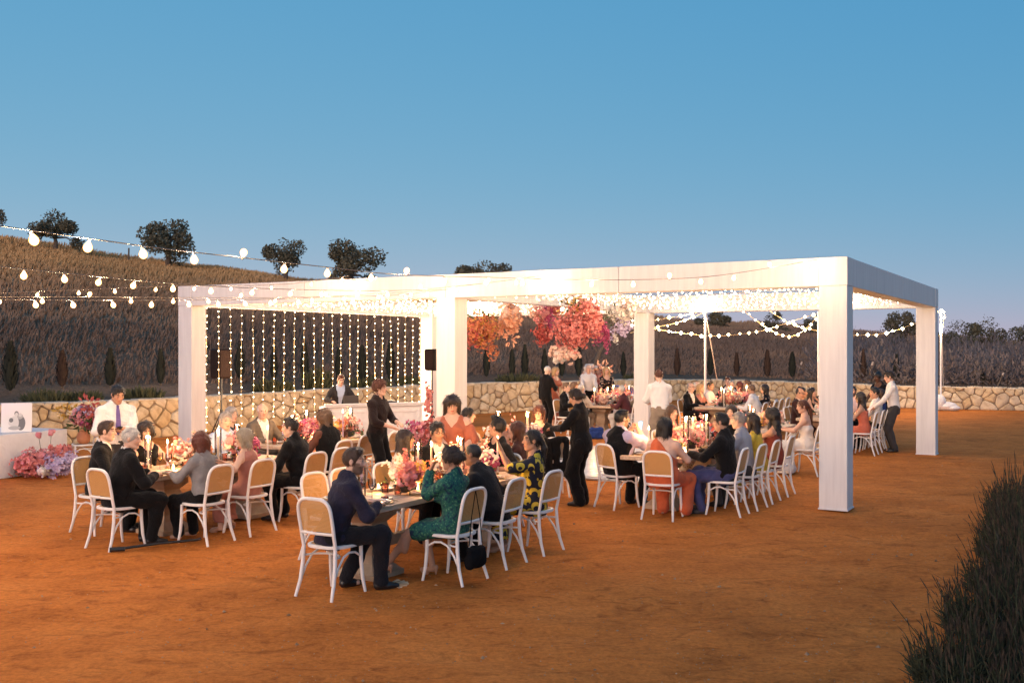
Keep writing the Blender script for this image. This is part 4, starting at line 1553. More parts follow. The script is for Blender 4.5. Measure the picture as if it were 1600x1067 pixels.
def blossoms(r, spots, size, kind='cup'):
    'arrays for many small flowers: spots (n,3) centre, (n,3) outward normal'
    V, Q = [], []
    for (c, nn) in spots:
        nn = Vector(nn).normalized()
        M = nn.to_track_quat('Z', 'Y').to_matrix()
        s = size * r.uniform(.6, 1.3)
        o = len(V)
        a0 = r.uniform(0, 6.28)
        if kind == 'cup':
            # five curved petals in two steps
            np_ = 5
            for k in range(np_):
                a = a0 + 2 * math.pi * k / np_
                w = .62
                for (rr, da, z) in ((.12, -.3, -.2), (.12, .3, -.2), (.75, w, .12), (.75, -w, .12), (1.05, w * .35, .42), (1.05, -w * .35, .42)):
                    V.append(Vector(c) + M @ Vector((s * rr * math.cos(a + da), s * rr * math.sin(a + da), s * z)))
                q = o + k * 6
                Q += [(q, q + 1, q + 2, q + 3), (q + 3, q + 2, q + 4, q + 5)]
        elif kind == 'ball':
            for k in range(2):
                for j in range(6):
                    a = a0 + 2 * math.pi * j / 6 + k * .5
                    rr = (.55, 1.0)[k]; zz = (.75, 0)[k]
                    V.append(Vector(c) + M @ Vector((s * rr * math.cos(a), s * rr * math.sin(a), s * zz)))
            for j in range(6):
                jj = (j + 1) % 6
                Q.append((o + 6 + j, o + 6 + jj, o + jj, o + j))
            Q += [(o, o + 1, o + 2, o + 3), (o, o + 3, o + 4, o + 5)]
        elif kind == 'leaf':
            L, w = s * 2.4, s * .55
            bx = Vector((r.uniform(-1, 1), r.uniform(-1, 1), r.uniform(-.3, .8))).normalized()
            d = (nn + bx * .7).normalized()
            x = d.cross(nn + Vector((.01, .02, .03))).normalized()
            for (t, ww, dz) in ((0, .12, 0), (.5, 1, .12), (1, .05, 0)):
                p = Vector(c) + d * (L * t) + nn * (dz * L)
                V += [p - x * (w * ww), p + x * (w * ww)]
            Q += [(o, o + 1, o + 3, o + 2), (o + 2, o + 3, o + 5, o + 4)]
    return V, Q
def cloud(r, c, rad, n, inner=.40, lower=False):
    'points in an uneven ball with outward normals'
    out = []
    c = Vector(c)
    while len(out) < n:
        d = Vector((r.gauss(0, 1), r.gauss(0, 1), r.gauss(0, 1))).normalized()
        if lower and d.z < -.3:
            continue
        t = inner + (1 - inner) * r.random() ** .8
        wob = 1 + .55 * mnoise.noise(d * 1.9 + c * 3) + .25 * mnoise.noise(d * 5.5 + c) + (.25 * r.random() if r.random() < .12 else 0)
        p = Vector((d.x * rad[0], d.y * rad[1], d.z * rad[2])) * (t * wob)
        out.append((c + p, d))
    return out
def arrangement(name, label, cat, loc, clusters, group=None, seed=0, holder=None, rz=0.0):
    '''clusters: (colour, centre, radii, how many, size, kind); each colour becomes a part'''
    r = random.Random(seed)
    root = thing(name, label, cat, loc, rz, group)
    parts = {}
    for (colr, c, rad, n, size, kind) in clusters:
        V, Q = blossoms(r, cloud(r, c, rad, n), size, kind)
        pv, pq = parts.setdefault(colr, ([], []))
        o = len(pv)
        pv += V; pq += [tuple(i + o for i in q) for q in Q]
    for colr, (pv, pq) in parts.items():
        nm = 'foliage' if colr == 'green' else 'blossoms'
        o = link(nm, np_mesh(nm, [tuple(p) for p in pv], pq, PET[colr], True), root)
        o['kind'] = 'stuff'
    if holder:
        holder(root)
    return root

# ------------------------------------------------------------------ glass, candles and tableware
def glass_mat(name, tint=(1, 1, 1), rough=0.02):
    m = bpy.data.materials.new(name)
    m.use_nodes = True
    n, l = m.node_tree.nodes, m.node_tree.links
    n.clear()
    t = n.new('ShaderNodeBsdfTransparent'); t.inputs[0].default_value = (*tint, 1)
    g = n.new('ShaderNodeBsdfGlossy'); g.inputs['Roughness'].default_value = rough
    f = n.new('ShaderNodeFresnel'); f.inputs[0].default_value = 1.45
    a = n.new('ShaderNodeMath'); a.operation = 'MULTIPLY_ADD'; l.new(f.outputs[0], a.inputs[0]); a.inputs[1].default_value = 0.9; a.inputs[2].default_value = 0.05
    ms = n.new('ShaderNodeMixShader')
    l.new(a.outputs[0], ms.inputs[0]); l.new(t.outputs[0], ms.inputs[1]); l.new(g.outputs[0], ms.inputs[2])
    o = n.new('ShaderNodeOutputMaterial'); l.new(ms.outputs[0], o.inputs[0])
    return m
M_GLASS = glass_mat('clear_glass', (.96, .96, .96))
M_PINKGLASS = glass_mat('rose_glass', (.94, .70, .62))
M_WINE = plain('white_wine', (.60, .36, .08), .1)
M_RED = plain('red_wine', (.12, .008, .012), .1)
M_FLAME = glow('candle_flame', (1.0, .62, .25), 26.0)
M_WAX = {'white': plain('ivory_wax', (.78, .70, .60), .5), 'lilac': plain('lilac_wax', (.46, .34, .50), .5), 'peach': plain('peach_wax', (.78, .45, .32), .5)}
M_PLATE = plain('glazed_plate', (.74, .66, .58), .25)
M_RATTAN = mottled('rattan_charger', (.55, .34, .17), (.66, .45, .25), 30, .7)
M_NAPKIN = cloth('linen_napkin', (.60, .42, .36), .9, .15)
M_DARK = plain('black_plastic', (.012, .012, .014), .35)
def flame(mb, x, y, z, s=1.0, mi=0):
    mb.lathe([(.001, z), (.0065 * s, z + .010 * s), (.0075 * s, z + .018 * s), (.0045 * s, z + .034 * s), (.0006, z + .050 * s)], (x, y, 0), 8, mi)
_protos = {}
def proto(key, make):
    'first call makes the thing, later calls copy it'
    if key not in _protos:
        _protos[key] = make()
        return _protos[key]
    return copy_tree(_protos[key])
def put(key, make, loc, label, cat, group, rz=0.0):
    o = proto(key, make)
    o.location = loc; o.rotation_euler = (0, 0, rz)
    tag(o, label, cat, group)
    return o
def mk_hurricane(wax, hgt):
    def f():
        root = thing('candle', 'x', 'candle')
        MB().lathe([(.042, 0), (.044, .004), (.044, hgt + .05), (.041, hgt + .05), (.041, .006)], (0, 0, 0), 14, cap=False).build('glass_cylinder', M_GLASS, root)
        MB().lathe([(.012, .004), (.0115, hgt * .5), (.010, hgt - .045), (.004, hgt - .042)], (0, 0, 0), 10).build('taper', M_WAX[wax], root)
        mb = MB(); flame(mb, 0, 0, hgt - .035, 1.25); mb.build('flame', M_FLAME, root)
        return root
    return f
def mk_taper(wax, hgt):
    def f():
        root = thing('candle', 'x', 'candle')
        MB().lathe([(.035, 0), (.036, .008), (.014, .014), (.016, .03), (.013, .032)], (0, 0, 0), 12).build('candle_holder', plain('brass', (.5, .32, .12), .3, .9), root)
        MB().lathe([(.0125, .03), (.0115, hgt * .5), (.010, hgt - .045), (.004, hgt - .042)], (0, 0, 0), 10).build('taper', M_WAX[wax], root)
        mb = MB(); flame(mb, 0, 0, hgt - .035, 1.25); mb.build('flame', M_FLAME, root)
        return root
    return f
def mk_votive():
    root = thing('candle', 'x', 'candle')
    MB().lathe([(.028, 0), (.033, .004), (.037, .07), (.035, .07), (.031, .006)], (0, 0, 0), 12, cap=False).build('glass_cup', M_GLASS, root)
    MB().lathe([(.028, .004), (.028, .028)], (0, 0, 0), 10).build('wax', M_WAX['white'], root)
    mb = MB(); flame(mb, 0, 0, .028, 1.0); mb.build('flame', M_FLAME, root)
    return root
def mk_wineglass(wine):
    def f():
        root = thing('wine_glass', 'x', 'glass')
        MB().lathe([(.034, 0), (.033, .003), (.005, .008), (.0045, .09), (.012, .10), (.034, .125), (.041, .155), (.037, .205), (.0355, .205), (.0395, .155), (.033, .127), (.010, .102)], (0, 0, 0), 14, cap=False).build('bowl', M_GLASS, root)
        if wine:
            MB().lathe([(.008, .103), (.031, .126), (.0378, .150), (.0378, .152), (.001, .152)], (0, 0, 0), 12).build('wine', wine, root)
        return root
    return f
def mk_tumbler():
    root = thing('tumbler', 'x', 'glass')
    MB().lathe([(.030, 0), (.033, .004), (.038, .10), (.036, .10), (.031, .008), (.001, .008)], (0, 0, 0), 12, cap=False).build('cup', M_PINKGLASS, root)
    return root
def mk_setting():
    root = thing('place_setting', 'x', 'place setting')
    MB().lathe([(.05, .001), (.15, .004), (.155, .010), (.15, .009), (.05, .006), (.001, .006)], (0, 0, 0), 20).build('charger', M_RATTAN, root)
    MB().lathe([(.05, .0075), (.085, .011), (.125, .020), (.123, .023), (.085, .014), (.001, .0115)], (0, 0, 0), 20).build('plate', M_PLATE, root)
    mb = MB()
    vs, fs = [], []
    for i in range(7):
        for j in range(4):
            x, y = -.03 + j * .02, -.11 + i * .036
            vs.append((x + .006 * math.sin(i * 1.3), y, .024 + .008 * math.sin(j * 2.1 + i)))
    for i in range(6):
        for j in range(3):
            k = i * 4 + j
            fs.append((k, k + 1, k + 5, k + 4))
    mb.add(vs, fs).build('napkin', M_NAPKIN, root)
    for s in (-1, 1):
        MB().box((s * .185, 0, .004), (.008, .10, .002), None, 0, .001).build('cutlery', plain('brass', (.5, .32, .12), .3, .9), root)
    return root
# ------------------------------------------------------------------ tables
TA = Tab('A', (-1.30, 9.38, 0), 3.1, 0.92, 'pale farm table nearest the camera, set with pink flowers')
TB = Tab('B', (-4.15, 11.75, 0), 2.5, 0.92, 'pale farm table at the left, beside the man in a white shirt and tie')
TI = Tab('I', (-3.30, 15.3, 0), 2.4, 0.92, 'pale farm table behind the left one, near the DJ booth')
TC = Tab('C', (2.30, 13.65, 0), 2.8, 0.92, 'pale farm table at the right, by the woman in the orange dress')
TD = Tab('D', (-0.15, 14.5, 0), 1.9, 0.92, 'pale farm table behind the standing woman in terracotta')
TG = Tab('G', (4.45, 17.95, 0), 2.3, 0.92, 'pale farm table where the bride in white sits')
TH = Tab('H', (6.9, 21.3, 0), 2.7, 0.92, 'pale farm table at the far right, behind the front right column')
TF = Tab('F', (5.45, 25.4, 0), 2.8, 0.92, 'pale farm table far back, by the man in a white shirt')
TE = Tab('E', (2.55, 26.2, 0), 2.6, 1.0, 'pale farm table far back, where the elderly guests sit')

# ------------------------------------------------------------------ guests
def seated(tab, side, d, label, short, aim=None, gap=.33, turn=0, chair_ok=True, **kw):
    p, f = tab.seat(side, d, gap)
    return seat_at(p, f, label, short, aim, turn, chair_ok, **kw)
def seat_at(p, f, label, short, aim=None, turn=0, chair_ok=True, **kw):
    p = Vector(p); f = Vector((f[0], f[1], 0)).normalized()
    if chair_ok:
        chair(p, f, 'white cane-back chair under ' + short)
    f2 = Matrix.Rotation(math.radians(turn), 3, 'Z') @ f
    i = person(label, p - f * .035, f2, **kw)
    return i
def standing(p, f, label, aim=None, **kw):
    i = person(label, (p[0], p[1], 0), (f[0], f[1], 0), 'stand', **kw)
    return i
def world_of(i, p):
    R = i['root']
    return Matrix.Translation(R.location) @ Matrix.Rotation(R.rotation_euler.z, 4, 'Z') @ (Vector(p) * R.scale[0])

WHITE_SH = cloth('white_shirting', (.74, .71, .69), .8, .08)
BLUE_SH = cloth('pale_blue_shirting', (.42, .50, .66), .8, .1)
PINK_SH = cloth('pale_pink_shirting', (.68, .50, .50), .8, .1)
GREY_SH = cloth('grey_shirting', (.34, .34, .38), .8, .15)
LILAC_SH = cloth('lilac_shirting', (.50, .42, .54), .8, .12)
BLUE_TR = cloth('blue_trouser', (.06, .065, .16), .85)
GREY_TR = cloth('grey_trouser', (.055, .052, .055), .85)
KHAKI_TR = cloth('khaki_trouser', (.30, .23, .17), .85)
TERRA = cloth('terracotta_dress', (.46, .145, .085), .85)
ORANGE = cloth('orange_crepe', (.62, .135, .055), .85)
ROSE = cloth('rose_dress', (.44, .19, .15), .85)
GREYKNIT = cloth('grey_knit', (.26, .25, .25), .95, .3, 60)
MAROON = cloth('rust_dress', (.22, .05, .035), .85)
YELLOW = cloth('yellow_dress', (.62, .45, .06), .85)
IVORY = cloth('ivory_satin', (.76, .70, .64), .55, .08)
CORAL = cloth('coral_dress', (.58, .16, .10), .85)
def paisley():
    m, n, l, b = principled('green_paisley', (.05, .2, .13), .8, spec=.2)
    nt = m.node_tree
    v = coords(nt)
    vo = n.new('ShaderNodeTexVoronoi'); vo.inputs['Scale'].default_value = 34
    d = n.new('ShaderNodeVectorMath'); d.operation = 'ADD'
    nn = n.new('ShaderNodeTexNoise'); nn.inputs['Scale'].default_value = 14
    l.new(v, nn.inputs['Vector']); l.new(v, d.inputs[0])
    sc = n.new('ShaderNodeVectorMath'); sc.operation = 'SCALE'; sc.inputs['Scale'].default_value = .06
    l.new(nn.outputs[1], sc.inputs[0]); l.new(sc.outputs[0], d.inputs[1]); l.new(d.outputs[0], vo.inputs['Vector'])
    l.new(ramp(nt, vo.outputs[0], [(.15, (.09, .24, .15)), (.35, (.018, .085, .065)), (.55, (.02, .11, .085)), (.8, (.012, .03, .06))]), b.inputs['Base Color'])
    bump(nt, b, nz(nt, v, 30, 4), .3, .01)
    return m
def banana():
    m, n, l, b = principled('navy_and_yellow_print', (.05, .2, .13), .75, spec=.25)
    nt = m.node_tree
    v = coords(nt)
    def cells(off):
        a = n.new('ShaderNodeVectorMath'); a.operation = 'ADD'; a.inputs[1].default_value = off; l.new(v, a.inputs[0])
        vo = n.new('ShaderNodeTexVoronoi'); vo.inputs['Scale'].default_value = 10.0; vo.inputs['Randomness'].default_value = .8
        l.new(a.outputs[0], vo.inputs['Vector'])
        return vo.outputs[0]
    # crescents: near a cell's centre but not near the same centre shifted sideways
    d1, d2 = cells((0, 0, 0)), cells((.028, .012, .026))
    g1 = n.new('ShaderNodeMath'); g1.operation = 'LESS_THAN'; l.new(d1, g1.inputs[0]); g1.inputs[1].default_value = .50
    g2 = n.new('ShaderNodeMath'); g2.operation = 'GREATER_THAN'; l.new(d2, g2.inputs[0]); g2.inputs[1].default_value = .36
    g = n.new('ShaderNodeMath'); g.operation = 'MULTIPLY'; l.new(g1.outputs[0], g.inputs[0]); l.new(g2.outputs[0], g.inputs[1])
    mx = n.new('ShaderNodeMix'); mx.data_type = 'RGBA'
    l.new(g.outputs[0], mx.inputs[0]); mx.inputs[6].default_value = (.012, .014, .026, 1)
    l.new(ramp(nt, nz(nt, v, 20, 3), [(.3, (.42, .30, .02)), (.7, (.62, .48, .06))]), mx.inputs[7])
    l.new(mx.outputs[2], b.inputs['Base Color'])
    bump(nt, b, nz(nt, v, 30, 4), .25, .01)
    return m
PAISLEY, BANANA = paisley(), banana()
def floral(name, bg, fg, sc=26):
    m, n, l, b = principled(name, bg, .8, spec=.2)
    nt = m.node_tree
    vo = n.new('ShaderNodeTexVoronoi'); vo.inputs['Scale'].default_value = sc
    l.new(coords(nt), vo.inputs['Vector'])
    l.new(ramp(nt, vo.outputs[0], [(.28, fg), (.42, bg)]), b.inputs['Base Color'])
    return m
FLORAL = floral('cream_floral', (.62, .52, .42), (.35, .22, .10))
BLKFLORAL = floral('black_floral', (.014, .012, .014), (.45, .30, .22), 16)
WHITE_KICKS = plain('dark_canvas_shoe', (.03, .03, .035), .6)

# --- front table
I_NAVY = seated(TA, 'N', .27, 'bearded man in a navy suit in profile at the front table', 'the bearded man in the navy suit', (537, 715), gap=.22, turn=-24,
    sex='m', wear=suit('navy', trousers=cloth('black_wool', (.013, .013, .018), .9)), hair=('short', 'brown'), beard=('dark', .8), head=(-34, 4, 0), twist=-10, lean=20, L=(-.16, .38, .79), R=(.12, .42, .79), skin='fair',
    knees={1: ((.13, .44, .085), (.2, 1, .8)), -1: ((-.15, .22, .085), (-.1, 1, .8))})
I_GREEN = seated(TA, 'R', .80, 'woman in a green paisley dress with crossed bare legs and messy dark updo', 'the woman in the green dress', (722, 728), gap=.36,
    sex='f', scale=.95, wear=dress(PAISLEY, 'round', .97, .30, len=.86, off=.016, puff=.012, fold=.008), hair=('updo', 'dark'), head=(6, 4, 0), lean=3, L=(-.06, .27, 1.10), R=(.15, .34, .79), elbow=.4,
    handL=('relax', (.15, -.35, .9), (0, .8, .3)), knees={-1: ((-.34, .62, .15), (-.2, .7, .9)), 1: ((.02, .30, .11), (0, 1, .8))}, skin='tan')
seated(TA, 'R', 1.62, 'boy in a black shirt leaning on the front table, back to the camera', 'the boy in black', (720, 703), gap=.34,
    sex='m', scale=.93, wear=shirt_outfit(cloth('black_cotton', (.016, .016, .018), .9, .2)), hair=('buzz', 'black'), lean=24, roll=-8, head=(14, 4, 0), skin='brown', L=(-.18, .42, .82), R=(.22, .42, .82))
I_BAN = seated(TA, 'R', 2.42, 'woman in a navy and yellow patterned wrap gesturing with both hands raised', 'the woman in the yellow patterned wrap', (825, 690), gap=.36, turn=22,
    sex='f', fat=.92, scale=1.03, wear=dress(BANANA, 'vee', .42, .14, len=1.0, off=.018, puff=.01, fold=.007, vpoint=.34), hair=('ponytail', 'black'), head=(22, 0, 0), lean=2, L=(-.16, .36, 1.10), R=(.06, .36, 1.02), elbow=.6,
    handL=('spread', (-.1, .25, 1), (.1, -1, .2)), handR=('spread', (-.2, .3, 1), (.1, -1, .2)), skin='olive', lip=(.5, .12, .1))
seated(TA, 'F', .72, 'man in a black T-shirt with a tall quiff looking up to the left', 'the man in the black T-shirt', (771, 668), gap=.36, turn=0,
    sex='m', fat=1.12, scale=1.03, wear=shirt_outfit(BLACK(), sleeve=.45, collar=0), hair=('quiff', 'black'), head=(-58, -6, 0), twist=-32, lean=4, L='table', R=(.03, .34, 1.05), handR='relax', skin='tan')
seat_at((.08, 13.25, 0), (-.9, .2), 'woman with reddish brown hair half hidden behind the quiffed man', 'the half hidden reddish haired woman', (802, 680), sex='f', scale=.96, wear=dress(cloth('brown_dress', (.10, .04, .03)), 'scoop', .5, .3), hair=('bob', 'auburn'), skin='fair')
seated(TA, 'L', 2.08, 'woman with long dark hair and a cream floral blouse turned to the man with glasses', 'the long haired woman in the floral blouse', (622, 690), gap=.28, turn=10,
    sex='f', scale=.98, wear=[dict(k='blouse', m=FLORAL, off=.014, sleeve=.5, neck='scoop', puff=.015)] + [dict(k='trousers', m=BLACK(), off=.013)], hair=('long', 'dark'), head=(40, 0, 0), lean=6, skin='tan')
seated(TA, 'L', 2.76, 'smiling man with glasses in a black suit and white shirt at the front table', 'the man with glasses in the black suit', (674, 684), gap=.30, turn=-10,
    sex='m', fat=1.05, wear=suit('black', button=.05), hair=('short', 'black'), glasses='square', head=(-22, 6, 0), lean=8, beard=('dark', .3), skin='tan')
for d in (.92, 1.40):
    p, f = TA.seat('L', d, .34)
    chair(p, f, ('empty white cane chair behind the navy-suited man' if d < 1 else 'empty white cane chair facing the camera beside the lilac candle'))
I_TERRA = standing((-.77, 12.95), (.05, -1), 'woman in a terracotta cold-shoulder dress standing and looking down at her phone', (706, 638),
    sex='f', fat=1.52, scale=.99, wear=[dict(k='dress', m=TERRA, off=.016, sleeve=0, neck='vee', hemz=.12, flare=.03, vpoint=.33)], hair=('bangs', 'dark'), head=(4, 20, 0), lean=0, L=(-.16, .30, 1.04), R=(.05, .36, 1.03), skin='fair', lip=(.52, .16, .13))
for s in (-1, 1):    # loose off-the-shoulder sleeves of the terracotta dress
    S, E, W = I_TERRA['arms'][s]
    F = Field([min(S[i], E[i]) - .2 for i in range(3)], [max(S[i], E[i]) + .2 for i in range(3)], .016)
    D = F.new(); add_to(D, F.cone(S.lerp(E, .42), S.lerp(E, 1.12), .088, .098)); cut_from(D, F.cone(S.lerp(E, 1.1), S.lerp(E, 1.4), .08, .09)); D = D + folds(F, 4 + s, .008, 40)
    V, Q = nets(D, *F.ax); link('sleeve', np_mesh('sleeve', V, Q, TERRA), I_TERRA['root'])

# --- left table
standing((-5.47, 13.95), (.55, -.85), 'man standing in a white shirt and purple tie reading his phone', (180, 624),
    sex='m', fat=1.16, scale=1.0, wear=[dict(k='shirt', m=WHITE_SH, off=.016, collar=1, sleeve=.86)] + [dict(k='tie', m=cloth('purple_tie', (.17, .12, .33), .6))] + shirt_outfit(WHITE_SH, GREY_TR)[1:], hair=('short', 'black'), head=(10, 26, 0), lean=4, L=(-.02, .34, 1.17), R=(.11, .34, 1.15), handL='flat', handR='flat', skin='tan')
seated(TB, 'L', .12, 'dark haired man in a black jacket turned away at the corner of the left table', 'the dark haired man in the black jacket', (157, 684), gap=.22, turn=42, sex='m', wear=suit('black'), hair=('short', 'brown'), head=(-6, 4, 0), lean=8, skin='fair')
seated(TB, 'N', .18, 'white haired elderly man in a black suit seated at the end of the left table', 'the white haired man in the black suit', (193, 692), gap=.36, turn=-20, sex='m', fat=1.12, wear=suit('black'), hair=('grey_short', 'white'), head=(-38, 6, 0), lean=14, R=(.10, .42, .79), L=(-.2, .42, .79), skin='fair')
seated(TB, 'L', .92, 'woman with dark curly hair, glasses and a black sleeveless top', 'the curly haired woman in black', (236, 683), gap=.30, turn=-14, sex='f', scale=.95, wear=[dict(k='top', m=BLACK(), off=.012, sleeve=0, neck='scoop'), dict(k='trousers', m=BLACK(), off=.013)], hair=('curly', 'dark'), glasses='round', head=(-12, 2, 0), lean=-2, skin='fair')
seated(TB, 'R', .34, 'woman with short red hair and a grey knit top, back to the camera', 'the red haired woman in grey', (323, 695), gap=.44, sex='f', fat=1.12, scale=.93, wear=[dict(k='top', m=GREYKNIT, off=.016, sleeve=.9, neck='round'), dict(k='trousers', m=BLACK(), off=.014)], hair=('shaggy', 'red'), head=(-8, 4, 0), lean=8, skin='fair')
seated(TB, 'R', 1.04, 'blonde woman in a dusty rose dress with her arm round her neighbour', 'the blonde woman in the rose dress', (383, 694), gap=.44, turn=14, sex='f', fat=1.1, scale=.93, wear=dress(ROSE, 'scoop', .0, .14, fold=.008), hair=('blonde_bob', 'ash'), glasses='round', head=(26, 6, 0), lean=4, roll=-4, L=(-.62, .0, .98), handL='flat', R='table', skin='fair')
seated(TB, 'R', 2.0, 'man in a black suit leaning over the left table with his back turned', 'the man in black leaning forward', (455, 674), gap=.44, turn=12, sex='m', fat=1.08, wear=suit('black'), hair=('short', 'dark'), head=(20, 4, 0), lean=16, skin='fair')
seated(TB, 'L', 2.25, 'grey haired man in a pale blue shirt at the far end of the left table', 'the man in the pale blue shirt', (357, 662), gap=.30, turn=-6, sex='m', fat=1.08, wear=shirt_outfit(BLUE_SH, GREY_TR), hair=('crop', 'grey'), head=(-16, 8, 0), skin='fair')
p, f = TB.seat('R', 2.62, .32)
chair(p, f, 'empty white cane chair between the leaning man and the navy suited man')
# --- table by the DJ booth
seated(TI, 'L', .58, 'bald man in a taupe jacket looking to the right', 'the bald man in the taupe jacket', (395, 646), gap=.30, turn=-10, sex='m', fat=1.08, wear=suit('grey', button=.08), hair=('bald', 'white'), head=(-20, 2, 0), skin='fair', q=1.2)
seated(TI, 'L', -.05, 'grey haired woman half hidden behind the man in the blue shirt', 'the grey haired woman at the back left', (358, 642), gap=.36, sex='f', wear=[dict(k='top', m=cloth('charcoal_knit', (.05, .05, .055)), off=.014, sleeve=1.0), dict(k='trousers', m=BLACK())], hair=('shaggy', 'grey'), skin='fair', q=1.3)
seat_at((-2.70, 14.95, 0), TI.u, 'man with tousled hair in a brown shirt and black waistcoat', 'the man in the brown shirt', (515, 660), turn=0, sex='m', fat=1.05, wear=[dict(k='shirt', m=cloth('brown_shirt', (.12, .05, .035)), off=.014, collar=1, sleeve=1.0), dict(k='vest', m=BLACK(), off=.034, sleeve=0, collar=0, neck='vee', hem=0.0), dict(k='trousers', m=BLACK())], hair=('shaggy', 'sandy'), head=(12, 6, 0), lean=10, skin='fair', q=1.2)
for k, (d, txt) in enumerate(((1.0, 'empty white cane chair under the DJ booth, left of the waiter'), (1.7, 'empty white cane chair just behind the waiter in black'))):
    p, f = TI.seat('R', d, .36)
    chair(p, f, txt)
I_WAITER = standing((-2.1, 15.75), (.75, -.35), 'young waiter in a black shirt standing and looking right', (594, 606), sex='m', scale=1.0, wear=shirt_outfit(cloth('dark_brown_black_shirt', (.020, .012, .012), .85), BLACK(), sleeve=.72), hair=('tousled', 'auburn'), head=(16, 4, 0), lean=2, L=(-.06, .36, 1.10), R=(.14, .34, 1.06), skin='fair')
I_DJ = standing((-3.95, 23.1), (.35, -.9), 'DJ in a dark suit and pale shirt bent over the white booth', (533, 592), sex='m', scale=.96, wear=suit('charcoal', shirt=BLUE_SH, button=.02), hair=('short', 'auburn'), head=(0, 22, 0), lean=14, L=(-.3, .40, 1.12), R=(.25, .42, 1.12), skin='fair', q=1.5)
# --- table behind
seated(TD, 'L', .9, 'woman with dark hair pinned up turned away to the right', 'the dark haired woman with pinned up hair', (741, 645), gap=.26, turn=10, sex='f', wear=dress(FLORAL, 'scoop', .3, .3), hair=('lowbun', 'black'), head=(20, 4, 0), skin='fair', q=1.25)
seat_at((.45, 16.55, 0), (-.25, -1), 'woman with auburn fringe and glasses in a black V-neck top', 'the woman with the auburn fringe', (839, 652), sex='f', fat=1.08, wear=[dict(k='top', m=BLACK(), off=.014, sleeve=1.0, neck='vee', vpoint=.32), dict(k='trousers', m=BLACK())], hair=('bangs', 'auburn'), glasses='square', head=(0, 4, 0), skin='fair', L='lap', R='lap', q=1.2)
I_WAITR = standing((1.0, 14.55), (-.78, .45), 'waitress all in black with a low bun carrying plates', (905, 622), sex='f', fat=1.06, scale=1.0, wear=[dict(k='shirt', m=BLACK(), off=.018, collar=1, sleeve=1.0, hem=-.02), dict(k='trousers', m=BLACK(), off=.02, flare=.035), dict(k='shoe', m=plain('black_leather', (.012, .011, .012), .35))], hair=('lowbun', 'dark'), head=(6, 24, 0), lean=4, L=(-.12, .40, 1.10), R=(.08, .40, 1.10), skin='tan')
# --- right table
I_VEST = seat_at((1.52, 14.40, 0), (.80, .60), 'man in a black waistcoat and lilac shirt holding up his phone', 'the man in the black waistcoat', (982, 656), sex='m', fat=1.28, scale=1.02,
    wear=[dict(k='shirt', m=LILAC_SH, off=.016, collar=1, sleeve=.62, puff=.02), dict(k='vest', m=BLACK(), off=.028, sleeve=0, neck='vee', hem=-.06, vpoint=.2), dict(k='trousers', m=BLACK(), off=.014), dict(k='shoe', m=plain('black_leather', (.012, .011, .012), .35))],
    hair=('short', 'black'), beard=('dark', .75), glasses='square', head=(-14, 4, 0), lean=6, L=(-.06, .34, 1.08), R=(.04, .36, 1.08), handL='grip', handR='grip', skin='fair')
seat_at((2.02, 13.50, 0), (.42, .9), 'woman in an orange one-shoulder jumpsuit, back to the camera', 'the woman in orange', (1040, 664), sex='f', fat=1.36, scale=1.0,
    wear=[dict(k='jumpsuit', m=ORANGE, off=.014, sleeve=0, neck='oneshoulder', one=1, hem=-.2, flare=.03, waist=.1, name='jumpsuit'), dict(k='sandal', m=plain('nude_leather', (.42, .24, .16), .45))], hair=('bob', 'black'), head=(-28, 4, 0), lean=8, R='table', L='table', skin='fair',
    knees={1: ((.24, .28, .09), (.3, 1, .8)), -1: ((-.1, .34, .085), (-.1, 1, .9))})
seated(TC, 'R', .40, 'man in a dark jacket and blue trousers at the right table', 'the man in blue trousers', (1140, 662), gap=.46, sex='m', scale=1.02, wear=suit('black', trousers=BLUE_TR, shoes=WHITE_KICKS), hair=('short', 'black'), head=(6, 4, 0), lean=6, L=(-.2, .46, .80), R=(.14, .44, .80), skin='tan', knees={-1: ((-.16, .30, .085), (-.2, 1, .8)), 1: ((.12, .42, .085), (.1, 1, .8))})
seated(TC, 'R', 1.10, 'grey haired man in a grey shirt beside the man in blue trousers', 'the man in the grey shirt', (1164, 657), gap=.50, sex='m', wear=shirt_outfit(GREY_SH, GREY_TR), hair=('crop', 'grey'), lean=8, head=(4, 4, 0), skin='fair')
seated(TC, 'R', 1.80, 'woman in a yellow dress hidden behind the man in grey', 'the woman in the yellow dress', (1180, 655), gap=.50, sex='f', scale=.97, wear=dress(YELLOW, 'scoop', .4, .2), hair=('wavy', 'dark'), lean=12, skin='fair')
seated(TC, 'R', 2.62, 'woman with long black wavy hair in a rust dress', 'the woman with long black hair', (1206, 660), gap=.50, sex='f', wear=dress(MAROON, 'slip', 0, .2), hair=('longcurly', 'black'), lean=5, head=(2, 0, 0), skin='tan', L=(-.05, .30, 1.02), R='table')
seated(TC, 'L', 2.68, 'smiling woman with long brown hair at the far side of the right table', 'the smiling woman', (1060, 645), gap=.28, turn=-18, sex='f', wear=dress(FLORAL, 'vee', .2, .3), hair=('wavy', 'brown'), head=(-14, 2, 0), skin='fair', q=1.2)
seated(TC, 'F', .36, 'dark haired guest behind the man in blue trousers, mostly hidden', 'the mostly hidden dark haired guest', (1142, 646), gap=.40, sex='f', wear=dress(BLACK(), 'round', .5, .3), hair=('bob', 'dark'), skin='fair', q=1.3)
standing((3.12, 21.3), (-.25, .95), 'tall waiter in a white shirt and khaki trousers seen from behind', (1031, 590), sex='m', fat=1.12, scale=1.03, wear=shirt_outfit(WHITE_SH, KHAKI_TR, sleeve=1.0), hair=('short', 'auburn'), head=(-10, 16, 0), lean=4, L=(-.12, .38, 1.08), R=(.12, .36, 1.08), skin='fair', q=1.2)
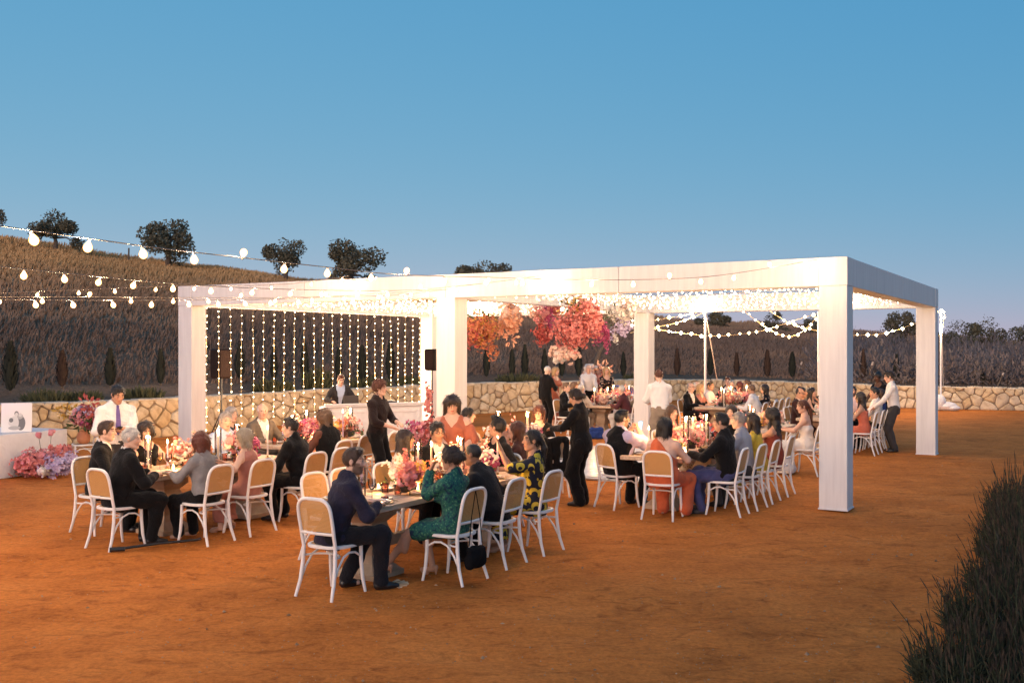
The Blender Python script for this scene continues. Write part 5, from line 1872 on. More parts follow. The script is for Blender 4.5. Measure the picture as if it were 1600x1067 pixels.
# --- the bride's table
I_BRIDE = seated(TG, 'R', .55, 'bride in a strapless ivory gown with a long auburn ponytail', 'the bride', (1265, 636), gap=.62, turn=8, sex='f', scale=1.02, wear=[dict(k='gown', m=IVORY, off=.012, sleeve=0, neck='low', top=.345), dict(k='dress', m=IVORY, off=.02, sleeve=0, neck='low', top=.12, hemz=.03, flare=.06, len=1.0, fold=.012, name='gown_skirt')], hair=('ponytail', 'auburn'), head=(26, 8, 0), lean=6, L=(-.16, .44, .79), R=(.16, .42, .79), skin='light', q=1.15)
# --- far right table
seated(TH, 'L', 1.45, 'man with glasses in an oxblood jacket behind the bride', 'the man in the oxblood jacket', (1252, 611), sex='m', wear=suit('maroon'), hair=('bald', 'dark'), glasses='square', head=(-10, 14, 0), skin='tan', q=1.5)
seated(TH, 'L', 1.9, 'woman with a high black bun at the far right table', 'the woman with the black bun', (1250, 600), gap=.36, sex='f', scale=1.03, wear=dress(BLACK(), 'scoop', .0, .3), hair=('bun', 'black'), skin='tan', q=1.5)
seated(TH, 'L', 2.62, 'woman resting her chin on her hand beside the front right column', 'the woman resting her chin', (1266, 607), sex='f', wear=dress(BLACK(), 'scoop', .0, .3), hair=('long', 'dark'), L='chin', skin='light', q=1.5)
seat_at((7.75, 25.1, 0), (-.5, -.8), 'man with dark hair next to the front right column, hand at his face', 'the man by the column', (1277, 600), sex='m', wear=suit('charcoal'), hair=('short', 'black'), R='chin', skin='tan', q=1.5)
seated(TH, 'F', .35, 'bearded man in a pale pink shirt at the far right table', 'the bearded man in pink', (1338, 607), sex='m', wear=shirt_outfit(PINK_SH), hair=('short', 'dark'), beard=('dark', .8), skin='light', q=1.5)
seated(TH, 'R', .50, 'woman in a coral dress with bare shoulders at the far right table', 'the woman in coral', (1351, 618), gap=.38, sex='f', wear=dress(CORAL, 'slip', 0, .25), hair=('wavy', 'dark'), lean=8, skin='tan', q=1.4)
seated(TH, 'R', 1.9, 'dark haired man in a white shirt and waistcoat at the far right table', 'the man in the white shirt and waistcoat', (1350, 600), gap=.38, sex='m', scale=1.03, wear=shirt_outfit(WHITE_SH), hair=('short', 'black'), head=(30, 4, 0), skin='tan', q=1.5)
seated(TH, 'R', 2.5, 'woman with brown hair in a blue dress at the far right table', 'the woman in blue', (1363, 604), gap=.38, sex='f', wear=dress(cloth('blue_dress', (.05, .07, .20)), 'scoop', .0, .25), hair=('bob', 'brown'), skin='fair', q=1.5)
p, f = TH.seat('R', 1.3, .38)
chair(p, f, 'empty white cane chair between the woman in coral and the standing man')
standing((8.95, 24.6), (-.8, -.5), 'woman in a black dress standing beside the man in the white shirt', (1380, 591), sex='f', scale=1.0, wear=dress(BLACK(), 'scoop', .1, .3), hair=('bun', 'black'), head=(0, 16, 0), skin='dark', q=1.5)
standing((8.35, 22.1), (-.92, .3), 'tall man in a white shirt and grey trousers standing by the far right table', (1391, 583), sex='m', scale=1.0, wear=shirt_outfit(WHITE_SH, GREY_TR), hair=('short', 'dark'), head=(6, 12, 0), lean=6, L=(-.12, .40, .98), R=(.24, .02, .88), skin='light', q=1.2)
# --- far tables
seated(TF, 'L', .62, 'bald man with glasses in a black suit and open white collar', 'the bald man in the black suit', (1084, 606), gap=.34, sex='m', wear=suit('black', button=.05), hair=('bald', 'grey'), glasses='square', skin='fair', q=1.5, turn=-10)
seated(TF, 'L', 1.55, 'white haired man in a black suit at the back of the far table', 'the white haired man far back', (1079, 597), gap=.5, sex='m', wear=suit('black'), hair=('bald', 'white'), skin='fair', q=1.6)
seated(TF, 'L', 1.2, 'blonde woman in a rose dress at the far table', 'the blonde woman in rose', (1097, 608), gap=.28, sex='f', wear=dress(ROSE, 'scoop', .3, .3), hair=('long', 'blonde'), skin='fair', q=1.5)
seated(TF, 'L', 1.9, 'man in an open white shirt beside the blonde woman', 'the man beside the blonde woman', (1107, 602), gap=.26, sex='m', wear=shirt_outfit(WHITE_SH), hair=('short', 'dark'), head=(-16, 4, 0), skin='tan', q=1.5)
seated(TF, 'F', .95, 'man in a pale grey shirt with his back turned at the far table', 'the man in the pale grey shirt', (1131, 606), sex='m', wear=shirt_outfit(GREY_SH, GREY_TR), hair=('crop', 'grey'), head=(20, 4, 0), skin='fair', q=1.5)
seat_at((6.45, 30.2, 0), (-.3, -1), 'man with light brown hair facing the camera near the wall', 'the man facing the camera far back', (1139, 592), sex='m', scale=1.05, wear=suit('charcoal'), hair=('short', 'auburn'), skin='fair', q=1.6)
seat_at((6.45, 28.6, 0), (-.9, .3), 'woman with auburn hair at the back of the far table', 'the auburn haired woman far back', (1152, 599), sex='f', wear=dress(MAROON, 'scoop', .3, .3), hair=('bob', 'red'), skin='fair', q=1.6)
seat_at((6.75, 28.9, 0), (-.9, .3), 'man with short sandy hair in a white shirt far back', 'the sandy haired man far back', (1168, 596), sex='m', wear=shirt_outfit(WHITE_SH), hair=('short', 'sandy'), skin='fair', q=1.6)
seated(TF, 'R', .35, 'man in a white shirt reaching out, back to the camera, at the far table', 'the man in the white shirt reaching out', (1180, 609), gap=.56, sex='m', fat=1.1, wear=shirt_outfit(WHITE_SH, BLACK()), hair=('crop', 'sandy'), head=(-10, 4, 0), lean=10, R=(.55, .20, .95), L='table', skin='tan', q=1.4)
seated(TF, 'R', 1.15, 'dark haired woman in profile beside the man in the white shirt', 'the woman in profile at the far table', (1197, 611), gap=.60, sex='f', wear=dress(BLKFLORAL, 'scoop', .4, .3), hair=('bob', 'dark'), head=(12, 4, 0), skin='light', q=1.5)
for k, d in enumerate((1.9, 2.5, 3.1)):
    p, f = TF.seat('R', d, .38)
    chair(p, f, ['empty white cane chair next to the woman in profile at the far table', 'middle one of the empty white cane chairs behind the bride', 'farthest of the empty white cane chairs behind the bride'][k])
# elderly guests' table
standing((.95, 28.4), (.75, .6), 'white haired man in a black suit standing by the stone wall', (850, 580), sex='m', wear=suit('black'), hair=('grey_short', 'white'), head=(-20, 14, 0), lean=2, R='hold', L='down', skin='fair', q=1.5)
standing((1.22, 29.3), (.6, -.5), 'blonde woman in a terracotta dress standing behind the white haired man', (862, 585), sex='f', scale=1.02, wear=dress(TERRA, 'scoop', .3, .2), hair=('shaggy', 'blonde'), skin='fair', q=1.6)
seated(TE, 'L', -.2, 'fair haired man in a black suit and white collar at the elderly guests table', 'the fair haired man in the black suit', (876, 604), gap=.2, sex='m', wear=suit('black'), hair=('short', 'sandy'), skin='fair', q=1.5)
seated(TE, 'L', .7, 'woman in black with light brown hair beside the fair haired man', 'the light haired woman in black', (890, 600), gap=.42, sex='f', scale=1.02, wear=dress(BLACK(), 'vee', .6, .3), hair=('shaggy', 'sandy'), skin='fair', q=1.6)
seat_at((1.78, 26.6, 0), (.6, .7), 'elderly person with white hair and a cream jacket, back to the camera', 'the person in the cream jacket', (905, 608), sex='f', fat=1.1, wear=[dict(k='top', m=cloth('cream_knit', (.62, .52, .42), .9), off=.02, sleeve=1.0, neck='round'), dict(k='trousers', m=KHAKI_TR)], hair=('crop', 'white'), lean=8, skin='fair', q=1.5)
standing((2.35, 31.2), (.1, -1), 'bald man in a white shirt standing behind the tall flower arrangement', (917, 574), sex='m', scale=1.0, wear=shirt_outfit(WHITE_SH), hair=('bald', 'white'), skin='fair', q=1.6)
standing((2.85, 30.6), (.1, -1), 'blonde woman in a black floral dress standing behind the candlelit table', (947, 580), sex='f', scale=1.02, wear=dress(BLKFLORAL, 'scoop', .5, .3), hair=('wavy', 'blonde'), skin='fair', q=1.5)
seated(TE, 'R', .3, 'elderly person with white hair hunched at the table beside the column', 'the hunched white haired person', (972, 612), gap=.34, sex='f', wear=[dict(k='top', m=cloth('dark_plaid', (.10, .03, .035)), off=.02, sleeve=1.0), dict(k='trousers', m=cloth('white_trouser', (.62, .58, .55)))], hair=('crop', 'white'), lean=18, skin='fair', q=1.5)
seated(TE, 'R', 1.2, 'man with sandy hair partly behind the back middle column', 'the man behind the column', (984, 607), gap=.36, sex='m', wear=suit('grey'), hair=('short', 'sandy'), skin='fair', q=1.6)
# ------------------------------------------------------------------ string lights
M_CABLE = plain('pale_cable', (.20, .16, .13), .6)
M_SOCKET = plain('ivory_socket', (.45, .38, .30), .5)
def bulb_glow():
    'frosted globe: white hot in the middle, amber towards its rim'
    m = glow('lit_bulb', (1.0, .80, .48), 9.0)
    n, l = m.node_tree.nodes, m.node_tree.links
    e = next(x for x in n if x.type == 'EMISSION')
    lw = n.new('ShaderNodeLayerWeight'); lw.inputs[0].default_value = .35
    l.new(ramp(m.node_tree, lw.outputs['Facing'], [(.05, (1.0, .84, .52)), (.32, (.42, .20, .06)), (.65, (.10, .042, .010)), (1.0, (.05, .018, .004))]), e.inputs[0])
    return m
M_BULB = bulb_glow()
M_LED = glow('lit_led', (1.0, .76, .42), 16.0)
def bulb_proto():
    root = None
    b = MB().lathe([(.0125, -.012), (.016, -.022), (.030, -.040), (.0385, -.060), (.038, -.078), (.028, -.097), (.012, -.107), (.001, -.109)], n=12)
    s = MB().lathe([(.004, .012), (.013, .006), (.0145, -.012), (.0135, -.022), (.001, -.022)], n=8)
    return b.mesh('bulb', M_BULB), s.mesh('socket', M_SOCKET)
BULB_ME, SOCK_ME = bulb_proto()
def spline(pts, step=.12):
    return smooth_path(pts, step)
def string_light(label, pts, spacing, power, seed, group='bulb string lights', size=1.0, every=1, lamp_r=.03):
    r = random.Random(seed)
    path = spline([Vector(p) for p in pts], .25)
    root = thing('string_light', label, 'string lights', path[0], 0, group)
    inv = path[0]
    rad = .0045
    MB().tube([p - inv for p in path], rad, 5).build('cable', M_CABLE, root)
    acc, nxt, k = 0.0, spacing * .5, 0
    for a, b in zip(path, path[1:]):
        L = (b - a).length
        while acc + L > nxt:
            p = a.lerp(b, (nxt - acc) / L)
            up = r.random() < .06
            rot = (math.radians(r.uniform(-16, 16)) + (math.pi if up else 0), math.radians(r.uniform(-16, 16)), 0)
            o = link('bulb', BULB_ME, root, p - inv - Vector((0, 0, .008)))
            o.rotation_euler = rot
            o.scale = (size * .80,) * 3
            link('socket', SOCK_ME, o)
            if k % every == 0:
                lamp('bulb_light', p - inv - Vector((0, 0, .06 if not up else -.06)), power * every, WARM, lamp_r, root)
                o.visible_shadow = True
            k += 1
            nxt += spacing * r.uniform(.85, 1.15)
        acc += L
    return root
PW = 21.0
string_light('topmost bulb string running from upper left down to the front right corner block',
    [Vector((-7.6, 3.6, 3.5)), Vector((-5.4, 4.3, 3.08)), PD(-190, 330, 5.2), PD(60, 362, 6.3), PD(250, 388, 7.5), PD(390, 404, 8.5), PD(515, 418, 9.5), PD(620, 429, 10.3), PD(752, 433, 11.3), PD(900, 437, 12.2), PD(1040, 436, 12.9), PD(1135, 429, 13.4), PD(1276, 406, 13.85)], .58, PW * 1.5, 1, size=1.0)
string_light('second bulb string from the left, crossing the left end of the beam',
    [Vector((-11.0, 4.6, 3.5)), Vector((-8.2, 6.2, 3.05)), PD(-150, 402, 8.0), PD(0, 417, 8.9), PD(110, 428, 10.0), PD(280, 444, 11.6), PD(444, 452, 13.0), PD(620, 454, 14.5), PD(727, 446, 15.3), PD(815, 435, 15.9), PD(872, 427, 16.2)], .58, PW * 1.35, 2, size=1.0)
string_light('far bulb string rising to the top of the beam left of the middle column',
    [PD(-120, 461, 15.6), PD(0, 458, 16.2), PD(120, 453, 16.8), PD(270, 447, 17.4), PD(400, 446, 18.0), PD(470, 442, 18.2), PD(545, 431, 18.25)], .62, PW * .8, 3, size=.95)
string_light('lower bulb string sagging level from the left to the middle column',
    [Vector((-15.0, 6.6, 3.5)), Vector((-11.4, 9.2, 2.95)), PD(-120, 464, 11.6), PD(0, 464, 12.6), PD(150, 464, 13.8), PD(280, 465, 14.8), PD(440, 465, 15.8), PD(580, 460, 16.6), PD(690, 452, 17.2)], .60, PW * .8, 4, size=.95)
string_light('lowest bulb string at the left with the most closely set bulbs',
    [Vector((-12.6, 5.4, 3.5)), Vector((-9.0, 8.0, 2.9)), PD(-130, 464, 9.9), PD(-40, 467, 10.6), PD(120, 469, 11.8), PD(280, 469, 13.1), PD(400, 468, 14.2), PD(520, 464, 15.2), PD(620, 461, 16.2), PD(700, 452, 17.1)], .52, PW * 1.35, 5, size=1.0)
string_light('bulb string running along the inside of the front beam to the hanging flowers',
    [PD(535, 436, 18.3), PD(610, 440, 18.1), PD(700, 446, 17.6), PD(790, 441, 17.1), PD(868, 430, 16.35)], .45, PW * .3, 6, size=.9)

# fairy lights: thin wires with small lights
def led_mesh():
    return [(0, 0, 1), (1, 0, 0), (0, 1, 0), (-1, 0, 0), (0, -1, 0), (0, 0, -1)], [(0, 1, 2), (0, 2, 3), (0, 3, 4), (0, 4, 1), (5, 2, 1), (5, 3, 2), (5, 4, 3), (5, 1, 4)]
LEDV, LEDF = led_mesh()
def fairy(label, path, spacing, rad, seed, group, jit=.012, wire=.0022, power=0.0, lamps=0, name='fairy_light_strand'):
    r = random.Random(seed)
    path = [Vector(p) for p in path]
    inv = path[0]
    root = thing(name, label, 'fairy lights', inv, 0, group)
    MB().tube([p - inv for p in path], wire, 4).build('wire', plain('warm_wire', (.55, .42, .22), .5), root)
    mb = MB()
    acc, nxt = 0.0, spacing * r.random()
    for a, b in zip(path, path[1:]):
        L = (b - a).length
        while acc + L > nxt:
            p = a.lerp(b, (nxt - acc) / L) - inv + Vector((r.uniform(-jit, jit), r.uniform(-jit, jit), r.uniform(-jit, jit)))
            s = rad * r.choice((.7, 1.0, 1.0, 1.25))
            mb.add([p + Vector(v) * s for v in LEDV], LEDF)
            nxt += spacing * r.uniform(.7, 1.3)
        acc += L
    tag(mb.build('led', M_LED, root, False), kind='stuff')
    for i in range(lamps):
        t = (i + .5) / lamps * (len(path) - 1)
        p = path[int(t)].lerp(path[min(int(t) + 1, len(path) - 1)], t % 1)
        lamp('fairy_light', p - inv - Vector((0, 0, .03)), power, WARM, .12, root)
    return root
# curtain down the left side
ORD = ['first', 'second', 'third', 'fourth', 'fifth', 'sixth', 'seventh', 'eighth', 'ninth', 'tenth', 'eleventh', 'twelfth', 'thirteenth', 'fourteenth', 'fifteenth', 'sixteenth', 'seventeenth', 'eighteenth', 'nineteenth', 'twentieth', 'twenty-first', 'twenty-second', 'twenty-third', 'twenty-fourth', 'twenty-fifth', 'twenty-sixth', 'twenty-seventh', 'twenty-eighth', 'twenty-ninth', 'thirtieth']
for k in range(24):
    v = .62 + k * (PD_ - 1.24) / 23
    top = pu(PL - .15, v, PH - BH - .01)
    fairy('%s hanging strand from the left in the fairy light curtain' % ORD[k], [top, top + Vector((rnd.uniform(-.02, .02), rnd.uniform(-.02, .02), -1.5)), top + Vector((rnd.uniform(-.03, .03), 0, -2.85))], .155, .0105, 100 + k, 'strands of the fairy light curtain', power=12.0, lamps=1 if k % 2 else 2)
# ceiling
NCEIL = 26
for k in range(NCEIL):
    v = .45 + k * (PD_ - .9) / (NCEIL - 1)
    r = random.Random(300 + k)
    path = []
    for i in range(28):
        u = PL - .31 - i * (PL - .62) / 27
        sag = .05 * abs(math.sin(math.pi * i / 27 * 2)) + r.uniform(0, .04)
        path.append(pu(u, v + r.uniform(-.05, .05), 3.33 - sag - .10 * (k % 3) / 2))
    fairy('%s fairy light strand from the front under the pergola roof' % ORD[k], path, .20, .0125, 400 + k, 'fairy light strands across the pergola roof', jit=.02, power=15.0, lamps=4 if k % 4 == 1 else 0)

# thin poles with swags of lights beyond the pergola
def pole(label, top, base, guy=None, sandbag=False):
    root = thing('light_pole', label, 'pole', base, 0)
    b = Vector(base)
    MB().tube([(0, 0, 0), Vector(top) - b], .035, 8).build('post', plain('white_pole', (.72, .70, .68), .4), root)
    MB().ball(Vector(top) - b, .05, 8, 6).build('finial', plain('white_pole', (.72, .70, .68), .4), root)
    if guy is not None:
        MB().tube([Vector(top) - b, Vector(guy) - b], .018, 5).build('guy_line', plain('guy_rope', (.42, .38, .36), .8), root)
    if sandbag:
        mb = MB()
        for (x, y, z, rx, ry, rz_) in ((.15, -.1, .16, .42, .3, .17), (-.12, -.12, .3, .26, .24, .30), (.32, -.2, .10, .30, .24, .11)):
            mb.ball((x, y, z), (rx, ry, rz_), 12, 8)
        mb.build('sandbag', cloth('white_bag', (.70, .68, .68), .9, .15, 8), root)
Y1, Y2, Y3 = 33.0, 33.0, 37.0
P1T, P2T, P3T = PD(1102, 486, Y1), PD(1279, 488, Y2), PD(1470, 484, Y3)
pole('thin white light pole behind the far table, with a slanting guy rope', P1T, (P1T.x, P1T.y, 0), PD(1120, 592, 36.0))
pole('thin white light pole half hidden by the front right column', P2T, (P2T.x, P2T.y, 0))
pole('thin white light pole with a white sandbag right of the pergola', P3T, (P3T.x, P3T.y, 0), PD(1474, 604, 38.5), True)
def swag(label, pts, Y, seed):
    path = spline([PD(x, y, Y) for x, y in pts], .4)
    fairy(label, path, .30, .05, seed, 'swags of bulbs beyond the pergola', jit=.03, wire=.008, power=85.0, lamps=2, name='string_light')
swag('upper short swag left of the first thin pole', [(985, 508), (1020, 501), (1060, 494), (1102, 487)], 33, 1)
swag('lower short swag left of the first thin pole', [(985, 520), (1020, 512), (1060, 504), (1102, 488)], 33.2, 2)
swag('long shallow swag rising from the back column to the second pole', [(985, 500), (1020, 513), (1060, 520), (1110, 525), (1150, 523), (1190, 517), (1240, 501), (1279, 489)], 33.4, 3)
swag('deep swag dipping lowest just left of the front right column', [(1160, 484), (1190, 507), (1215, 522), (1235, 526), (1255, 517), (1280, 492)], 33.6, 4)
swag('swag falling from the back beam towards the front right column', [(1203, 486), (1225, 500), (1250, 511), (1281, 517), (1340, 524), (1390, 519), (1432, 504), (1470, 486)], 34.5, 5)
swag('bunched bulbs hanging down the right-hand thin pole', [(1466, 487), (1472, 484), (1476, 492), (1474, 505), (1471, 515), (1467, 524)], 36.9, 6)
# ------------------------------------------------------------------ tableware, flowers and candles on the tables
def centrepiece(tab, name, seed, dens=1.0, hgt=1.0, v0=.45, v1=None, near='', k=1.0):
    r = random.Random(seed)
    v1 = v1 or tab.L - .4
    n = max(1, int((v1 - v0) / .62))
    for i in range(n):
        v = v0 + (i + .5) * (v1 - v0) / n
        c = tab.at(tab.W / 2 + r.uniform(-.04, .04), v, TOPZ)
        pal = [['pink', 'magenta', 'lilac', 'white', 'red'], ['coral', 'peach', 'white', 'pink', 'gold'], ['blush', 'coral', 'pink', 'white', 'orange']][(i + seed) % 3]
        cl = []
        N = int(46 * dens)
        for j, cc in enumerate(pal):
            a = r.uniform(0, 6.28)
            ctr = (.12 * math.cos(a), .16 * math.sin(a), .15 * hgt + r.uniform(-.02, .06))
            cl.append((cc, ctr, (.13, .16, .11 * hgt), int(N * (1.2 if j < 2 else .6)), .029 * k if j else .042 * k, 'cup' if j % 2 == 0 else 'ball'))
        cl.append(('green', (0, 0, .09), (.22, .27, .08), int(40 * dens), .026 * k, 'leaf'))
        # a few tall stems
        cl.append((pal[0], (r.uniform(-.1, .1), r.uniform(-.12, .12), .32 * hgt), (.035, .035, .12), int(18 * dens), .016 * k, 'ball'))
        def holder(root):
            MB().lathe([(.07, 0), (.085, .01), (.10, .07), (.095, .10), (.085, .10), (.08, .02), (.001, .02)], n=14).build('bowl', M_DARK if (i + seed) % 2 else plain('terracotta_bowl', (.42, .18, .11), .7), root)
        wh = ['nearest', 'second', 'third', 'fourth', 'fifth'][i] if n > 1 else 'only'
        arrangement('flower_arrangement', '%s low arrangement of %s and %s flowers on %s' % (wh, pal[0], pal[1], name), 'flowers', c, cl, 'centrepieces on the tables', seed * 10 + i, holder, r.uniform(0, 6))
centrepiece(TA, 'the front table', 1, 1.25, 1.1, .75, 2.95)
centrepiece(TB, 'the left table', 2, 1.1, 1.1, .55, 2.3)
centrepiece(TI, 'the table by the DJ booth', 3, .9, 1.25, .3, 2.2, k=1.15)
centrepiece(TC, 'the right table', 4, 1.2, 1.15, .35, 2.6, k=1.05)
centrepiece(TD, 'the table behind the terracotta dress', 5, .9, 1.1, .2, 1.8, k=1.15)
centrepiece(TG, 'the table of the bride', 6, .7, .9, .2, 2.2, k=1.2)
centrepiece(TF, 'the far table', 7, .6, 1.1, .4, 2.6, k=1.4)
centrepiece(TE, 'the table of the elderly guests', 8, .7, 1.2, .2, 2.4, k=1.5)
centrepiece(TH, 'the far right table', 9, .6, 1.0, .3, 2.5, k=1.4)
def candles(tab, name, spots, power, near_lamp=True):
    'spots: (u, v, kind, wax, height)'
    cnt = {}
    for (u, v, kind, wax, hgt) in sorted(spots, key=lambda q: q[1]):
        i = cnt.get((kind, wax), 0); cnt[kind, wax] = i + 1
        tot = sum(1 for q in spots if (q[2], q[3]) == (kind, wax))
        pre = '' if tot == 1 else ['nearest ', 'second nearest ', 'third nearest ', 'fourth nearest ', 'fifth nearest '][i]
        p = tab.at(u, v, TOPZ)
        if kind == 'h':
            o = put(('hur', wax, hgt), mk_hurricane(wax, hgt), p, pre + 'lit %s taper in a glass cylinder on %s' % (wax, name), 'candle', 'candles in glass on ' + name)
            z = hgt
        elif kind == 't':
            o = put(('tap', wax, hgt), mk_taper(wax, hgt), p, pre + 'tall bare %s taper candle on %s' % (wax, name), 'candle', 'taper candles on ' + name)
            z = hgt
        else:
            o = put('vot', mk_votive, p, pre + 'small glowing votive glass on ' + name, 'candle', 'votive candles on ' + name)
            z = .06
        if power:
            lamp('candle_light', p + Vector((0, 0, z + .03)), power * 3.2 * (1.0 if kind != 'v' else .5), (1.0, .50, .17), .018)
candles(TA, 'the front table', [(.62, .62, 'h', 'lilac', .36), (.30, 1.15, 'v', 'white', 0), (.55, 1.5, 'h', 'white', .42), (.46, 1.62, 't', 'peach', .46), (.30, 1.9, 't', 'peach', .50), (.2, 2.1, 'v', 'white', 0), (.62, 2.45, 'h', 'white', .40), (.30, 2.75, 't', 'white', .44), (.7, 1.0, 'v', 'white', 0)], 2.2)
candles(TB, 'the left table', [(.74, .52, 'h', 'white', .36), (.55, .66, 't', 'lilac', .34), (.32, .55, 'v', 'white', 0), (.40, 1.35, 'h', 'white', .40), (.62, 1.9, 'h', 'lilac', .42), (.35, 2.2, 't', 'white', .42), (.70, 1.2, 'v', 'white', 0)], 2.2)
candles(TI, 'the table by the DJ booth', [(.4, .4, 'h', 'white', .40), (.6, .95, 'h', 'white', .44), (.3, 1.5, 't', 'lilac', .46), (.55, 2.0, 'h', 'white', .42), (.2, .7, 'v', 'white', 0)], 2.6)
candles(TC, 'the right table', [(.62, .32, 't', 'white', .38), (.50, .75, 'h', 'white', .44), (.60, 1.05, 'h', 'white', .40), (.40, 1.2, 'h', 'white', .44), (.25, .35, 'v', 'white', 0), (.55, 1.9, 't', 'white', .42), (.22, .7, 'v', 'white', 0), (.30, 1.8, 'h', 'white', .44), (.7, .5, 'v', 'white', 0)], 2.4)
candles(TD, 'the table behind the terracotta dress', [(.35, .4, 'h', 'lilac', .42), (.6, .9, 'h', 'white', .48), (.3, 1.3, 'h', 'white', .46), (.5, 1.6, 't', 'white', .44)], 2.6)
candles(TG, 'the table of the bride', [(.30, .42, 'h', 'white', .34), (.6, 1.2, 'h', 'white', .36), (.7, .35, 'v', 'white', 0)], 2.6)
candles(TF, 'the far table', [(.3, .5, 'h', 'white', .40), (.5, .9, 'h', 'white', .44), (.4, 1.4, 'h', 'white', .44), (.6, 1.9, 'h', 'white', .40), (.3, 2.4, 'h', 'white', .44)], 3.0)
candles(TE, 'the table of the elderly guests', [(.6, .3, 'h', 'white', .40), (.5, .9, 'h', 'white', .40), (.6, 1.5, 'h', 'white', .44), (.4, 2.1, 'h', 'white', .40)], 3.0)
candles(TH, 'the far right table', [(.4, .8, 'h', 'white', .38), (.5, 1.8, 'h', 'white', .40)], 3.0)
for tab, name in ((TA, 'the front table'), (TB, 'the left table'), (TC, 'the right table'), (TI, 'the table by the DJ booth'), (TD, 'the table behind the terracotta dress')):
    r = random.Random(hash(name) % 97 if False else len(name))
    for side, uu in (('R', .20), ('L', tab.W - .20)):
        d, row = .35, 0
        sd = 'right side' if side == 'R' else 'left side'
        while d < tab.L - .25:
            nth = ORD[row]; row += 1
            rot = yaw_of(tab.u if side == 'R' else -tab.u)
            put('setting', mk_setting, tab.at(uu, d, TOPZ), nth + ' plate and napkin up the %s of %s' % (sd, name), 'place setting', 'place settings on ' + name, rot)
            s = 1 if side == 'R' else -1
            key, w = (('wgw', M_WINE) if r.random() < .5 else ('wgr', M_RED)) if r.random() < .75 else ('wg0', None)
            put(key, mk_wineglass(w), tab.at(uu + s * .17, d + r.uniform(.12, .2), TOPZ), {'wgw': 'glass of white wine', 'wgr': 'glass of red wine', 'wg0': 'empty wine glass'}[key] + ', %s up the %s of %s' % (nth, sd, name), 'wine glass', 'wine glasses on ' + name)
            put('tum', mk_tumbler, tab.at(uu + s * .16, d - r.uniform(.12, .2), TOPZ), 'rose tumbler, %s up the %s of %s' % (nth, sd, name), 'tumbler', 'tumblers on ' + name)
            d += .72
# phones
def phone(label, loc, rot, lit=False, parent=None):
    root = thing('phone', label, 'phone', loc)
    root.rotation_euler = rot
    MB().box((0, 0, 0), (.037, .076, .0045), None, 0, .003).build('case', M_DARK, root, False)
    MB().box((0, 0, .0050), (.033, .070, .0006), None, 0, 0).build('screen', glow('phone_screen', (.45, .62, .80), 1.1) if lit else plain('dark_screen', (.01, .01, .014), .1), root, False)
    return root
phone('black phone lying on the near right corner of the front table', TA.at(.30, .62, TOPZ + .006), (0, 0, .5))
phone('white phone in the hands of the woman in terracotta', world_of(I_TERRA, I_TERRA['hands'][1][0] + Vector((-.06, .12, .02))), (math.radians(25), 0, math.radians(100)))
w = world_of(I_VEST, (I_VEST['hands'][-1][0] + I_VEST['hands'][1][0]) / 2 + Vector((.0, .11, .03)))
phone('phone with a lit screen held up by the man in the waistcoat', w, (math.radians(72), 0, yaw_of((.80, .60)) + .35), True)
i = next(p for p in PEOPLE if 'purple tie' in p['root']['label'])
phone('dark phone read by the standing man in the purple tie', world_of(i, (i['hands'][-1][0] + i['hands'][1][0]) / 2 + Vector((0, .10, .025))), (math.radians(20), 0, i['root'].rotation_euler.z))

# ------------------------------------------------------------------ hanging flower clouds under the pergola
def hang(name, label, px, py, Y, clusters, seed):
    c = PD(px, py, Y)
    def holder(root):
        for dx in (-.05, .06):
            MB().tube([(dx, 0, .1), (dx * .4, 0, 3.30 - c.z)], .004, 4).build('hanging_wire', plain('thin_wire', (.3, .26, .22), .5), root)
    arrangement(name, label, 'flowers', c, clusters, 'flower clouds hanging under the pergola', seed, holder)
S = 21.0 / FPX
def k(px):
    return px * S
hang('hanging_flowers', 'orange and rust hanging flower cloud nearest the middle column', 752, 518, 20.5, [('orange', (0, 0, 0), (k(30), k(30), k(28)), 420, .035, 'cup'), ('red', (k(-6), 0, k(-4)), (k(26), k(26), k(24)), 150, .033, 'ball'), ('gold', (k(4), 0, k(4)), (k(28), k(28), k(28)), 130, .028, 'cup'), ('orange', (k(18), 0, k(-30)), (k(9), k(9), k(16)), 60, .026, 'cup'), ('green', (0, 0, k(20)), (k(24), k(24), k(10)), 60, .035, 'leaf')], 21)
hang('hanging_flowers', 'pale peach hanging cluster of large blooms', 796, 500, 20.6, [('peach', (0, 0, 0), (k(16), k(16), k(22)), 110, .075, 'cup'), ('blush', (0, 0, k(8)), (k(14), k(14), k(14)), 60, .07, 'ball'), ('peach', (k(2), 0, k(-26)), (k(8), k(8), k(14)), 40, .05, 'leaf'), ('peach', (k(-3), 0, k(28)), (k(8), k(8), k(9)), 24, .06, 'leaf')], 22)
hang('hanging_flowers', 'pink and magenta hanging flower column left of the coral cloud', 855, 497, 21.0, [('magenta', (k(4), 0, k(6)), (k(9), k(9), k(30)), 150, .032, 'cup'), ('red', (k(-6), 0, k(-26)), (k(16), k(16), k(18)), 180, .034, 'cup'), ('pink', (k(-8), 0, k(6)), (k(12), k(12), k(16)), 120, .04, 'ball'), ('blush', (k(-20), 0, k(10)), (k(14), k(12), k(12)), 70, .035, 'cup'), ('coral', (k(14), 0, k(18)), (k(8), k(8), k(16)), 80, .035, 'cup')], 23)
